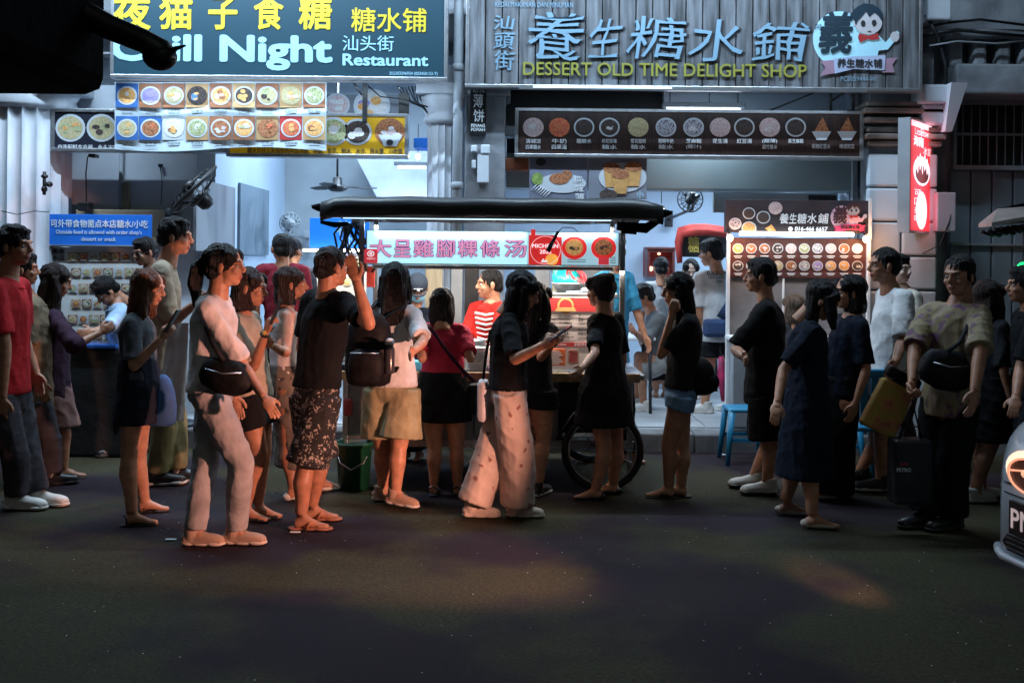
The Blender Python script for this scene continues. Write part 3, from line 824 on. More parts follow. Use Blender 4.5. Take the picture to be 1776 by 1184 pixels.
# blue notice sign and the photo menu under it
def board(name, label, cat, px0, py0, px1, py1, Y, m, th=.03):
    x0, x1, z0, z1 = rect(px0, py0, px1, py1, Y)
    t = thing(name, label, cat, ((x0 + x1) / 2, Y, z0))
    b = MB(); b.bbox(x0, x1, Y, Y + th, z0, z1, .004); b.build('panel', m, t)
    return t
m_blue = mat('blue_sign_face', rgb(18, 95, 190), var=.12, scale=1.0, estr=.25)
t = board('notice_sign', 'blue notice saying outside food is allowed, above the photo menu wall', 'sign', 84, 372, 262, 425, 9.0, m_blue)
lpx('可外带食物需点本店糖水/小吃', 88, 381, 257, 395, 8.995, m_white_l, t, bold=.012)
lpx("Outside food is allowed with order shop's", 97, 399, 246, 408, 8.995, m_white_l, t, bold=.006)
lpx('dessert or snack', 141, 411, 201, 418, 8.995, m_white_l, t, bold=.006)
x0, x1, z0, z1 = rect(70, 425, 262, 428, 9.0); b = MB(); b.bbox(x0, x1, 8.985, 9.04, z0, z1, .004); b.build('shelf', m_alu, t)
t = board('photo_menu', 'pale wall menu with rows of small dish photos below the blue notice', 'menu board', 86, 429, 262, 640, 9.05, mat('cream_board', (.60, .62, .62), var=.08), .05)
for r_ in range(6):
    for c_ in range(7):
        if r_ in (3,) and c_ > 4: pass
        px = 118 + c_ * 18.5 + (6 if r_ % 2 else 0); py = 438 + r_ * 27
        x0, x1, z0, z1 = rect(px, py, px + 16, py + 15, 9.045); b = MB(); b.box(x0, x1, 9.04, 9.046, z0, z1)
        b.build('photo_ground', [m_tan, m_wood_r, m_plate][(r_ + c_) % 3], t)
        p = W(px + 8, py + 7.5, 9.037); me = dish_mesh(60 + (r_ * 7 + c_) % 9, 7.2 * 9.04 / F, [('broth', 'orange', 'green'), ('brown', 'red', 'orange'), ('green', 'dark', 'white'), ('broth', 'white', 'brown')][(r_ * 3 + c_) % 4])
        o = link('dish_photo', me, t); o.location = p - Vector(t.location)
lpx('面食', 91, 431, 112, 441, 9.045, m_black_l, t, bold=.02); lpx('本店', 91, 442, 112, 452, 9.045, m_black_l, t, bold=.02)
x0, x1, z0, z1 = rect(84, 426, 90, 560, 9.03); b = MB(); b.box(x0, x1, 9.0, 9.06, z0, z1); b.build('post', m_grey, t)

# blue sign behind the cart
t = board('blue_sign', 'bright blue sign with pale characters behind the left end of the cart canopy', 'sign', 537, 378, 640, 430, 8.9, mat('bright_blue_face', rgb(18, 115, 215), var=.05, estr=.45))
lpx('糖', 585, 382, 608, 408, 8.895, m_ice, t, bold=.01); lpx('水', 596, 404, 616, 426, 8.895, m_ice, t)
tube_light('tube_light', 'warm tube light under the bright blue sign', 526, 640, 434, 8.85, 6, False, (1, .85, .65), m_tubew)
t = board('photo_menu', 'menu of small dish pictures lit warmly behind the raised hand', 'menu board', 545, 440, 635, 640, 8.98, mat('cream_board', (.42, .44, .44)))
for r_ in range(6):
    for c_ in range(4):
        px = 550 + c_ * 21; py = 448 + r_ * 30
        p = W(px + 9, py + 10, 8.972); me = dish_mesh(90 + (r_ + c_ * 3) % 5, 9 * 9 / F, [('broth', 'orange', 'green'), ('brown', 'red', 'orange'), ('green', 'dark', 'white')][(r_ + c_) % 3])
        o = link('dish_photo', me, t); o.location = p - Vector(t.location)

# dark dessert menu board (long)
t = thing('menu_board', 'long dark brown dessert menu board with a row of bowls below the plank signboard', 'menu board', W(1195, 234, 8.95))
m_dkw = mat('dark_wood_print', (0.030, 0.014, 0.012), rough=.5, var=.5, scale=4, stretch=(12, 1, 1), estr=.02)
framed(t, 893, 190, 1497, 275, 8.95, m_dkw)
its = [(925, 'pinkw', '清補凉|四果糖水'), (970, 'red', '牛奶|四果湯'), (1013, 'dark', '龍眼水'), (1057, 'dark', '印尼珍珠|糖水'), (1107, 'broth', '雪耳龍眼|糖水'), (1155, 'ring', '龍眼牛奶|糖水'), (1203, 'ring', '芝麻糊|(椰汁)'), (1249, 'pinkw', '花生湯'), (1291, 'dark', '紅豆湯'), (1335, 'pinkw', '(甜薄)|腐竹薏米'), (1380, 'dark', '黑芝麻糊')]
for i, (px, k, tx) in enumerate(its):
    put_dish(t, px, 221, 18, 8.944, (k, k, 'white' if i % 3 == 0 else k), 120 + i, rim=k in ('dark', 'ring'))
    tl_ = tx.split('|')
    for j, s_ in enumerate(tl_): lpx(s_, px - 13 - (2 if len(s_) > 4 else 0), 241 + j * 10, px + 13, 249 + j * 10, 8.943, m_white_l, t, bold=.01)
for px in (1425, 1469):
    b = MB(); b.poly([W(px - 17, 228, 8.94), W(px - 8, 243, 8.94), W(px + 8, 243, 8.94), W(px + 17, 228, 8.94)], .004); b.build('bowl_print', m_plate, t)
    b = MB(); b.poly([W(px - 12, 228, 8.94), W(px + 13, 228, 8.94), W(px + 6, 212, 8.94), W(px + 2, 203, 8.94), W(px - 3, 211, 8.94)], .004); b.build('ice_print', food_mat('brown'), t)
lpx('椰糖紅豆冰', 1408, 250, 1440, 258, 8.943, m_white_l, t); lpx('檳城煎蕊', 1456, 250, 1482, 258, 8.943, m_white_l, t)
b = MB()
for (a, c, d, e, r_) in ((1320, 198, 1420, 158, .008), (1441, 196, 1441, 156, .012), (1441, 176, 1470, 158, .01), (1480, 192, 1480, 160, .012)):
    b.tube([W(a, c, 9.0), W(d, e, 8.95)], r_, 6)
b.build('bracket', m_dark, t)
# posters under the long menu
t = board('poster', 'poster with a fried spring roll on a plate, left of the ice cream cup poster', 'poster', 918, 272, 1019, 345, 9.0, mat('grey_blue_print', (0.16, 0.18, 0.25), var=.2, scale=4))
b = MB(); b.disc(W(975, 318, 8.994), .21, .085, 26, th=.002); b.build('plate_print', m_plate, t)
b = MB(); b.disc(W(970, 310, 8.990), .09, .05, 12, th=.002); b.disc(W(983, 303, 8.988), .05, .04, 10, th=.002); b.build('roll_print', food_mat('brown'), t)
b = MB(); b.disc(W(932, 310, 8.990), .05, .055, 12, th=.002); b.build('lime_print', mat('lime_print', (.22, .33, .08), var=.3, scale=30), t)
b = MB()
for k in range(7): p = W(921 + k * 4, 330 + k * 2, 8.992); b.tube([p, p + Vector((.05, 0, .05))], .003, 4)
b.build('pattern_print', m_white_l, t)
lpx('槟', 995, 305, 1010, 318, 8.992, m_white_l, t, bold=.01); lpx('城', 996, 320, 1012, 333, 8.992, m_white_l, t, bold=.01); lpx('薄', 997, 335, 1013, 347, 8.992, m_white_l, t, bold=.01)
b = MB(); b.disc(W(938, 281, 8.992), .045, .035, 16, th=.002); b.build('logo_print', m_black_l, t)
t = board('poster', 'poster with golden cups topped with nuts, right of the spring roll poster', 'poster', 1021, 272, 1122, 345, 9.0, mat('grey_print', (0.20, 0.22, 0.27), var=.15, scale=3))
b = MB(); b.disc(W(1080, 308, 8.994), .21, .13, 26, th=.002); b.build('plate_print', m_plate, t)
for k, (px, py) in enumerate([(1061, 305), (1098, 303), (1076, 316)]):
    y_ = 8.99 - .003 * k
    b = MB(); b.poly([W(px - 14, py - 12, y_), W(px - 10, py + 20, y_), W(px + 10, py + 20, y_), W(px + 15, py - 12, y_)], .002); b.build('cup_print', mat('golden_cup', (.55, .30, .10), var=.15, scale=20), t)
    b = MB(); b.disc(W(px, py - 14, y_ - .002), .078, .045, 10, th=.001); b.build('topping_print', food_mat('brown'), t)
b = MB(); b.disc(W(1055, 338, 8.975), .08, .05, 12, th=.001); b.build('topping_print', food_mat('dark'), t)
lpx('小', 1104, 331, 1116, 343, 8.985, m_ice, t)
b = MB(); x0, x1, z0, z1 = rect(876, 275, 917, 296, 9.1); b.bbox(x0, x1, 9.05, 9.2, z0, z1, .01); tag(b.build('orange_box', mat('faded_orange', (.30, .09, .04), var=.2)), 'dull orange box beside the spring roll poster', 'box')

# red glowing sign on the block pier (turned towards the shop front)
Lp0 = W(1578, 300, 8.55); Lp1 = W(1615, 300, 9.0)
t = thing('lightbox_sign', 'tall glowing red sign with a bowl picture fixed to the block pier', 'sign', (Lp0.x, 8.6, 1.8))
zt0, zb0 = W(1578, 200, 8.45).z, W(1578, 402, 8.45).z
ax = Vector((Lp1.x - Lp0.x, .45, 0)); nrm = ax.cross(Vector((0, 0, 1))).normalized()
zT = W(1615, 186, 9.0).z; 
def SL(u, v, d=0): # u along the sign, v height fraction
    return Vector((Lp0.x, 8.55, 0)) + ax * u + Vector((0, 0, zb0 + (zt0 - zb0) * v)) + nrm * d
def slab(u0, u1, v0, v1, d0, d1, name, m):
    b = MB(); P = [SL(u, v, d) for d in (d0, d1) for v in (v0, v1) for u in (u0, u1)]
    b.add(P, [(0, 2, 3, 1), (4, 5, 7, 6), (0, 1, 5, 4), (1, 3, 7, 5), (3, 2, 6, 7), (2, 0, 4, 6)]); return b.build(name, m, t, fix=True)
slab(0, 1, 0, 1, -.10, 0, 'case', m_grey)
slab(.03, .97, .02, .98, 0, .004, 'face', mat('lit_red_face', (0.75, 0.04, 0.06), var=.25, scale=2, estr=.7))
slab(.03, .97, .93, .98, .005, .007, 'top_glow', glow('lit_pink', (1.0, .6, .65), 1.1))
def oval(u, v, ru, rv, d, name, m, n=20):
    b = MB(); P = [SL(u + ru * math.cos(6.283 * k / n), v + rv * math.sin(6.283 * k / n), d) for k in range(n)]
    b.add(P, [tuple(range(n))]); return b.build(name, m, t)
oval(.5, .55, .40, .13, .009, 'bowl_print', glow('lit_white', (.8, .9, .95), .75))
oval(.5, .52, .30, .08, .012, 'soup_print', mat('lit_dark', (.05, .03, .03), var=.2, scale=40))
oval(.5, .20, .26, .17, .009, 'drip_print', glow('lit_cream', (.75, .8, .85), .7))
for k in range(5): oval(.28 + k * .11, .60 + .03 * (k % 2), .03, .08, .014, 'noodle_print', glow('lit_white', (.8, .9, .95), .75), 8)
def sign_fn(u0, u1, v0, v1):
    return lambda p: SL(u0 + (u1 - u0) * p[0], v0 + (v1 - v0) * p[2], .012)
m_litw = glow('lit_white', (.8, .9, .95), .75)
lettering('Little', 0, 1, 0, 1, 0, m_litw, t, fn=sign_fn(.15, .5, .86, .92)); lettering('Flower', 0, 1, 0, 1, 0, m_litw, t, fn=sign_fn(.45, .95, .86, .93))
lettering('海南', 0, 1, 0, 1, 0, m_litw, t, fn=sign_fn(.1, .55, .76, .85), bold=.02); lettering('冰室', 0, 1, 0, 1, 0, m_litw, t, fn=sign_fn(.55, .9, .70, .77))
for k, ch in enumerate('可口美味'): lettering(ch, 0, 1, 0, 1, 0, m_litw, t, fn=sign_fn(.15, .45, .32 - k * .075, .38 - k * .075))
area('sign_glow', SL(.5, .5, .08), .3, .9, 2.5, (1, .35, .4), (R(90), 0, math.atan2(nrm.x, -nrm.y)), parent=t)
x0, x1, z0, z1 = rect(1590, 335, 1648, 402, 9.0); b = MB(); b.bbox(x0 + .13, x1, 8.88, 9.0, z0, z1, .01)
tag(b.build('meter_box', m_white), 'plain white meter box right of the glowing red sign', 'meter box')
b = MB(); b.tube([W(1650, 340, 8.9), W(1648, 380, 8.88), W(1630, 425, 8.86), W(1600, 440, 8.9)], .005, 6); tag(b.build('cable', m_dark), 'black cable looping below the white meter box', 'cable')
# awning at the far right edge
t = thing('awning', 'tilted grey sheet awning with a dark fringe at the right edge of the picture', 'awning', W(1750, 395, 8.2))
P0 = [W(1697, 388, 8.4), W(1730, 362, 8.4), W(1776, 352, 8.4), W(1860, 352, 8.4), W(1860, 372, 8.0), W(1776, 376, 8.0), W(1720, 386, 8.0)]
b = MB(); b.add(P0 + [p + Vector((0, .0, -.03)) for p in P0], [tuple(range(7)), tuple(reversed(range(7, 14)))] + [(k, (k + 1) % 7, (k + 1) % 7 + 7, k + 7) for k in range(7)]); b.build('sheet', mat('tan_canvas', (.24, .22, .20), var=.2), t, fix=True)
b = MB()
for k in range(9):
    p = W(1700 + k * 12, 400 - k * 1.5, 8.1 - .02 * (k % 3)); b.tube([p, p + Vector((.12, .05, -.035 - .01 * (k % 2))), p + Vector((.2, .1, .02))], .016, 6)
b.build('fringe', m_black, t)
b = MB(); p = W(1850, 380, 8.2); b.tube([p, (p.x, 8.2, 0)], .02, 8); b.build('post', m_dark, t)
# green glowing lamp at right edge
t = thing('green_lantern', 'green glowing lantern at the right edge behind the heads', 'lantern', W(1773, 470, 8.3))
p = W(1774, 470, 8.3); b = MB(); b.ell(p, (.055, .055, .075), 10, 7); b.build('shade', glow('green_glow', (.02, .9, .25), 1.1), t)
b = MB(); b.tube([p + Vector((0, 0, .07)), p + Vector((0, 0, .3))], .004, 5); b.tube([p + Vector((0, 0, .3)), p + Vector((.6, 0, .32))], .01, 6); b.tube([p + Vector((.6, 0, .32)), Vector((p.x + .6, 8.3, 0))], .02, 6); b.build('hanger', m_dark, t)

# ceiling fan and wall fans
def fan_blades(t, c, r, n, m, axis='z', tilt=0.0, M=None):
    for k in range(n):
        w = 2 * math.pi * k / n + .35
        Mx = Matrix.Rotation(w, 4, 'Z') @ Matrix.Rotation(R(14), 4, 'X')
        if M is not None: Mx = M @ Mx
        b = MB()
        P = [Vector(q) for q in ((r * .16, -.03, 0), (r * .6, -r * .16, 0), (r * .97, -r * .11, 0), (r, r * .05, 0), (r * .6, r * .11, 0), (r * .16, .03, 0))]
        P2 = [q + Vector((0, 0, .006)) for q in P]
        Q = [Vector(c) + (Mx @ q) for q in P + P2]
        b.add(Q, [tuple(reversed(range(6))), tuple(range(6, 12))] + [(k2, (k2 + 1) % 6, (k2 + 1) % 6 + 6, k2 + 6) for k2 in range(6)])
        b.build('blade', m, t)
c = W(585, 324, 10.6)
t = thing('ceiling_fan', 'black ceiling fan hanging in the restaurant above the cart canopy', 'ceiling fan', c)
b = MB(); b.tube([c, c + Vector((0, 0, 1.2))], .011, 8); b.build('rod', m_dark, t)
b = MB(); b.lathe(c, [(.03, .10), (.05, .09), (.05, .02), (.10, .01), (.11, -.02), (.06, -.05)][::-1], 18); b.build('motor', m_dark, t)
fan_blades(t, c - Vector((0, 0, .0)), .42, 3, m_dark, M=Matrix.Rotation(R(-1), 4, 'X'))
def caged_fan(name, label, px, py, rpx, Y, yaw, pitch, m_c, m_b, wall, dens=14):
    c = W(px, py, Y); r = rpx * Y / F
    t = thing(name, label, 'fan', c)
    M = Matrix.Rotation(R(yaw), 4, 'Z') @ Matrix.Rotation(R(90 + pitch), 4, 'X')
    b = MB()
    for k in range(dens):
        w = 2 * math.pi * k / dens
        pts = [(r * q * math.cos(w), r * q * math.sin(w), h) for q, h in ((.12, .09), (.6, .085), (.95, .03), (1, 0), (.95, -.03), (.5, -.09), (.2, -.1))]
        b.tube([c + (M @ Vector(p)) for p in pts], .0035, 4, cap=False)
    for q, h, rr in ((1, 0, .007), (.6, .085, .004), (.12, .09, .02)):
        b.tube([c + (M @ Vector((r * q * math.cos(2 * math.pi * k / 24), r * q * math.sin(2 * math.pi * k / 24), h))) for k in range(25)], rr, 5, cap=False)
    b.build('cage', m_c, t)
    fan_blades(t, c, r * .85, 3, m_b, M=M)
    b = MB(); b.lathe(c, [(.02, .05), (.05, .03), (.06, -.05), (.07, -.12), (.05, -.2)][::-1], 16, M=M); b.build('motor', m_c, t)
    e = c + (M @ Vector((0, 0, -.2)))
    b = MB(); b.tube([e, e + Vector((0, .05, -.12)), Vector((e.x, wall, e.z - .16))], .018, 8); b.bbox(e.x - .05, e.x + .05, wall - .03, wall, e.z - .26, e.z - .06, .008); b.build('wall_bracket', m_c, t)
    return t
caged_fan('wall_fan', 'white caged wall fan inside the restaurant right of the dark picture', 503, 387, 18, 10.9, 25, 5, m_grey, m_dark, 12.3)
caged_fan('wall_fan', 'dark caged fan in the dessert shop beside the hanging wires', 1197, 346, 22, 10.6, -20, 10, m_dark, m_dark, 12.5)
# big tilted black fan
c = W(334, 330, 8.6)
t = thing('tilted_fan', 'big black fan tilted upward in front of the restaurant, seen from its side', 'fan', c)
dirv = (W(366, 296, 8.75) - W(300, 362, 8.75)).normalized()
nv = Vector((-dirv.z, -.25, dirv.x)).normalized()
q_ = Vector((0, 0, 1)).rotation_difference(nv).to_matrix().to_4x4()
r = .27
b = MB()
for k in range(26):
    w = 2 * math.pi * k / 26
    b.tube([c + (q_ @ Vector((r * a * math.cos(w), r * a * math.sin(w), h))) for a, h in ((.15, .05), (.7, .045), (1, 0), (.8, -.05), (.3, -.08))], .004, 4, cap=False)
for a, h, rr in ((1, 0, .016), (.7, .045, .006), (.3, -.08, .03), (.15, .05, .03)):
    b.tube([c + (q_ @ Vector((r * a * math.cos(2 * math.pi * k / 28), r * a * math.sin(2 * math.pi * k / 28), h))) for k in range(29)], rr, 6, cap=False)
b.build('cage', m_black, t)
fan_blades(t, c, r * .85, 4, m_black, M=q_)
b = MB(); b.lathe(c, [(.055, -.06), (.07, -.1), (.065, -.17), (.03, -.2)], 16, M=q_); b.build('motor', m_black, t)
e = W(300, 372, 8.8); f_ = c + (q_ @ Vector((0, 0, -.15)))
b = MB(); b.tube([f_, W(318, 350, 8.8), e, Vector((e.x, 8.8, .15))], .022, 9); b.lathe(e, [(.03, -.06), (.055, -.05), (.055, .05), (.03, .06)], 14, axis='x'); b.lathe((e.x, 8.8, .15), [(.22, 0), (.2, .03), (.04, .05)], 20); b.build('stand', m_black, t)
# spotlight and lamp clamped on the front wall, small speaker on the column
b = MB(); p = W(150, 355, 9.2); b.tube([W(165, 268, 9.3), W(152, 272, 9.25), W(149, 300, 9.25), p], .006, 6); b.bbox(p.x - .04, p.x + .06, 9.1, 9.22, p.z - .06, p.z + .02, .01); b.bbox(W(163, 0, 9.3).x, W(175, 0, 9.3).x, 9.2, 9.3, W(0, 273, 9.3).z, W(0, 267, 9.3).z, .005)
tag(b.build('clamp_lamp', m_black), 'small black gooseneck lamp above the blue notice sign', 'lamp')
b = MB(); p = W(77, 318, 8.8); b.tube([p + Vector((0, 0, .1)), p - Vector((0, 0, .1))], .015, 7); b.ell(p + Vector((.05, -.02, -.01)), (.028, .04, .025)); b.ell(p + Vector((0, 0, .06)), (.03, .03, .02)); b.ell(p + Vector((0, 0, -.05)), (.025, .03, .03))
tag(b.build('bracket_camera', m_black), 'small black bracket with a lens on the side of the thick fluted column', 'camera')
b = MB(); p = W(278, 290, 9.48); b.tube([p, p + Vector((.02, 0, -.15)), p + Vector((.01, 0, -.35))], .004, 5); b.bbox(p.x - .015, p.x + .02, 9.46, 9.5, p.z, p.z + .03, .004); tag(b.build('power_cable', m_dark), 'thin dark cord hanging on the wall left of the tilted black fan', 'cord')
x0, x1, z0, z1 = rect(135, 362, 300, 425, 9.3); b = MB(); b.bbox(x0, x1, 9.25, 9.5, z0, z1 - .01, .01); tag(b.build('cardboard_box', mat('cardboard', (.36, .28, .17), var=.12)), 'cardboard box behind the blue notice sign', 'box')
x0, x1, z0, z1 = rect(718, 240, 742, 258, 9.4); b = MB(); b.bbox(x0, x1, 9.35, 9.6, z0, z1, .01); tag(b.build('blue_crate', m_blue), 'small blue crate on the shelf left of the slender column', 'crate')
b = MB(); p = W(725, 272, 9.4); b.ell(p, (.022, .022, .03)); tag(b.build('bulb', m_bulb), 'bare glowing bulb left of the slender fluted column', 'bulb')
b = MB(); p = W(725, 272, 9.4)
for k in range(7):
    b.tube([W(690 + k * 6, 150, 9.2), W(705 + k * 4, 172 + 3 * (k % 3), 9.15), W(735 + k, 184 + k * 2, 9.1)], .007, 5)
b.tube([p, p + Vector((0, 0, .3))], .004, 5)
tag(b.build('cable_bundle', m_dark), 'bundle of black cables with connectors under the teal signboard beside the column', 'cables')
b = MB()
for (a, c_, d, e) in ((560, 275, 560, 262), (628, 130, 628, 200), (576, 140, 580, 200)):
    pass
b.tube([W(637, 148, 9.0), W(660, 168, 8.97), W(700, 172, 8.95), W(742, 186, 8.97)], .006, 5)
tag(b.build('cable', m_dark), 'sagging black cable below the teal signboard, left of the column', 'cable')
# pendant lamps in dessert shop
for k, (px, py, s_, lab) in enumerate([(1288, 335, 17, 'larger black pendant lamp just above the kiosk signboard'), (1256, 363, 9, 'smaller black pendant lamp left of the kiosk signboard'), (1147, 361, 8, 'white pendant lamp right of the cart canopy')]):
    Y = 9.9; p = W(px, py, Y); r = s_ * Y / F
    t = thing('pendant_lamp', lab, 'lamp', p)
    b = MB(); b.lathe(p, [(r, 0), (r * .85, r * .3), (r * .3, r * .62), (r * .15, r * .9)], 20); b.build('shade', m_black if k < 2 else m_whitepl, t)
    b = MB(); b.lathe(p, [(r * .8, -.004), (r * .3, -.02), (.001, -.024)][::-1], 16); b.build('diffuser', glow('pendant_glow', (1, .95, .8), 2.5), t)
    b = MB(); b.tube([p + Vector((0, 0, r * .8)), Vector((p.x, Y, 2.75))], .004, 5); b.build('cord', m_dark, t)
# ------------------------------------------------------------------ kiosk of the dessert shop
KY = 8.85
t = thing('kiosk', 'white dessert kiosk with a dark signboard, lit dish menu and warm bulbs', 'kiosk', (W(1383, 600, KY).x, KY, 0.15))
x0, x1, z0, z1 = rect(1258, 347, 1508, 404, KY - .03)
b = MB(); b.bbox(x0, x1, KY - .03, KY + .03, z0, z1, .004); b.build('signboard', mat('kiosk_sign_face', rgb(48, 42, 48), var=.4, scale=3, estr=.12), t)
b = MB(); b.bbox(x1 - .01, x1 + .02, KY - .04, KY + .03, z0 - .05, z1 + .02, .004); b.build('frame', m_whitepl, t)
KF = KY - .036
for (px, py, r_, f_) in ((1299, 370, 11, 'dark'), (1275, 388, 11, 'ring'), (1324, 377, 12, 'dark'), (1299, 396, 13, 'orange'), (1345, 361, 12, 'pinkw')):
    put_dish(t, px, py, r_, KF, (f_, f_, f_), int(px), rim=f_ != 'pinkw')
for ch, a, c in (('養', 1351, 1367), ('生', 1368, 1381), ('糖', 1382, 1398), ('水', 1399, 1416), ('鋪', 1418, 1436)):
    lpx(ch, a, 370, c, 388, KF, m_white_l, t, bold=.02, slant=.1)
lpx('016-466 6657', 1378, 393, 1435, 401, KF, m_white_l, t, bold=.04, slant=.1)
b = MB(); b.disc(W(1371, 397, KF), .02, .02, 14, th=.002); b.build('phone_print', m_white_l, t)
b = MB(); b.poly([W(1327, 396, KF), W(1338, 389, KF), W(1346, 400, KF), W(1334, 403, KF)], .002); b.build('cake_print', food_mat('orange'), t)
emblem(t, 1470, 376, .42, KF - .004, mat('pink_badge', rgb(205, 165, 180), var=.05, estr=.2), mat('badge_brown', rgb(70, 45, 55), var=.1), m_red_l, mat('pink_ribbon', rgb(205, 60, 95), var=.1, estr=.25))
x0, x1, z0, z1 = rect(1263, 413, 1502, 482, KY)
mk = mat('red_brown_menu', rgb(72, 36, 34), var=.25, scale=4, stretch=(10, 1, 1), estr=.05)
b = MB(); b.bbox(x0, x1, KY, KY + .03, z0, z1, .003); b.build('dish_menu', mk, t)
ks = ['orange', 'red', 'brown', 'dark', 'pinkw', 'green', 'ring', 'pinkw', 'brown', 'white', 'dark', 'pinkw', 'orange', 'broth', 'brown', 'ring', 'purple', 'orange', 'orange', 'dark']
for r_ in range(2):
    for c_ in range(10):
        px = 1280 + c_ * 23; py = 431 + r_ * 30
        put_dish(t, px, py, 9.5, KY - .006, (ks[r_ * 10 + c_],) * 2 + ('white',), 200 + r_ * 10 + c_)
        x0, x1, z0, z1 = rect(px - 7, py + 12.5, px + 7, py + 14, KY - .004); b = MB(); b.box(x0, x1, KY - .005, KY - .002, z0, z1)
        x0, x1, z0, z1 = rect(px - 5, py + 15.5, px + 5, py + 16.5, KY - .004); b.box(x0, x1, KY - .005, KY - .002, z0, z1); b.build('caption_line', m_white_l, t)
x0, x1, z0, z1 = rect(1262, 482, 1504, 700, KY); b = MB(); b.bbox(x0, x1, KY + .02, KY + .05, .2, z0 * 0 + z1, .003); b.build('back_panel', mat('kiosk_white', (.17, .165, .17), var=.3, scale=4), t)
b = MB()
for px in (1262, 1505): xx = W(px, 500, KY).x; b.bbox(xx - .014, xx + .014, KY - .03, KY + .01, .15, W(px, 405, KY).z, .003)
xx = W(1359, 520, KY).x; b.box(xx - .008, xx + .008, KY + .005, KY + .02, .9, W(px, 484, KY).z)
b.build('post', m_whitepl, t)
x0, x1, z0, z1 = rect(1258, 590, 1510, 600, KY); b = MB(); b.bbox(x0, x1, 8.62, KY + .02, .93, .97, .006); b.build('counter', m_whitepl, t)
b = MB(); b.bbox(x0 + .03, x1 - .03, 8.66, KY, .2, .93, .006); b.build('cabinet', m_grey, t)
tube_light('tube_light', 'bright warm-white tube across the kiosk just under its signboard', 1283, 1480, 405, KY - .10, 2.2, False, (1, .9, .82), m_tubew, thick=.019)
for px, py, s in ((1266, 413, 'left'), (1502, 415, 'right')):
    p = W(px, py, KY - .1); tt = thing('bulb_lamp', 'warm glowing bulb at the %s end of the kiosk tube light' % s, 'lamp', p)
    b = MB(); b.ell((p.x, p.y, p.z), (.026, .026, .032)); b.build('bulb', m_bulb, tt)
    b = MB(); b.tube([p + Vector((0, 0, .03)), p + Vector((0, .06, .06))], .012, 8); b.build('socket', m_black, tt)
    pl = bpy.data.lights.new('bulb_glow', 'POINT'); pl.energy = 4.5; pl.color = (1, .45, .22); pl.shadow_soft_size = .03
    po = bpy.data.objects.new('bulb_glow', pl); sc.collection.objects.link(po); po.parent = tt; po.location = (0, -.06, -.02)
# red draped sign and red altar
t = thing('hanging_plaque', 'black plaque with a gold character under red draped cloth inside the dessert shop', 'sign', W(1213, 425, 11.5))
x0, x1, z0, z1 = rect(1183, 403, 1262, 446, 11.5); b = MB(); b.bbox(x0, x1, 11.48, 11.54, z0, z1, .01); b.build('panel', m_black, t)
lpx('糖', 1193, 409, 1213, 438, 11.47, mat('gold_paint', (.55, .40, .08), rough=.4, var=.1), t, bold=.02)
b = MB()
P = [W(1178, 450, 11.45), W(1176, 420, 11.45), W(1181, 400, 11.44), W(1200, 396, 11.42), W(1225, 395, 11.42), W(1262, 400, 11.42)]
for k in range(3): b.tube([p + Vector((0, -.02 * k, -.02 * k)) for p in P], [.03, .04, .05, .05, .045, .04], 8)
b.build('cloth', mat('red_cloth', (.40, .03, .02), rough=.8, var=.2), t)
t = thing('altar', 'small red wall altar glowing inside, above the seated man in grey', 'altar', W(1143, 455, 12.4))
x0, x1, z0, z1 = rect(1119, 433, 1166, 480, 12.4)
m_alt = mat('altar_red', (.22, .015, .01), rough=.5, var=.2, estr=.1)
b = MB(); b.box(x0, x1, 12.4, 12.6, z0, z1); b.build('back', m_alt, t)
b = MB(); w_ = .03
for q in ((x0, x1, z1 - w_, z1), (x0, x1, z0, z0 + w_), (x0, x0 + w_, z0 + w_, z1 - w_), (x1 - w_, x1, z0 + w_, z1 - w_)): b.box(q[0], q[1], 12.2, 12.4, q[2], q[3])
b.bbox(x0 - .02, x1 + .02, 12.17, 12.45, z1, z1 + .03, .008)
b.build('frame', mat('altar_frame', (.12, .03, .025), rough=.4, var=.2), t)
b = MB(); b.ell(W(1143, 440, 12.3), (.02, .02, .015)); b.ell(W(1129, 466, 12.25), (.02, .02, .03)); b.build('altar_lamp', glow('altar_glow', (1, .5, .3), 3), t)
b = MB(); b.lathe(W(1150, 472, 12.3), [(.03, -.02), (.04, .02), (.02, .05)], 10); b.build('incense_pot', mat('gold_paint', (.55, .40, .08)), t)

# ------------------------------------------------------------------ the noodle cart
CY = 7.2
cx0, cx1 = W(592, 700, CY).x, W(1100, 700, CY).x
t = thing('food_cart', 'stainless noodle cart with a long black canopy, lit white sign and spoked wheel', 'food cart', ((cx0 + cx1) / 2, 7.6, 0))
cart = t
zt = W(850, 648, CY - .05).z
b = MB(); b.bbox(cx0 - .02, W(1112, 648, CY).x + .02, CY - .06, 8.05, zt - .035, zt, .006); b.build('counter', m_steel, t)
b = MB(); b.bbox(cx0 - .01, W(1108, 648, CY).x, CY - .085, CY - .055, zt - .05, zt + .012, .004); b.build('counter_trim', mat('warm_wood_edge', (.40, .28, .16), var=.2, scale=20), t)
xw0, xw1 = cx0 + .04, W(970, 700, CY).x
npan = 5; pw = (xw1 - xw0) / npan
for k in range(npan):
    b = MB(); b.bbox(xw0 + k * pw, xw0 + (k + 1) * pw - .006, CY, CY + .03, .33, zt - .05, .006); b.build('side_panel', mat('dull_steel_panel', (.20, .21, .23), rough=.45, metal=.6, var=.25, scale=4), t)
b = MB(); b.box(cx0 + .05, cx1 - .05, CY + .04, 8.0, .38, zt - .06); b.build('inner_box', m_dark, t)
b = MB()
for (x, y) in ((cx0 + .03, CY), (cx1 - .03, CY), (cx0 + .03, 8.0), (cx1 - .03, 8.0)): b.bbox(x - .018, x + .018, y - .018, y + .018, .05, zt - .04, .003)
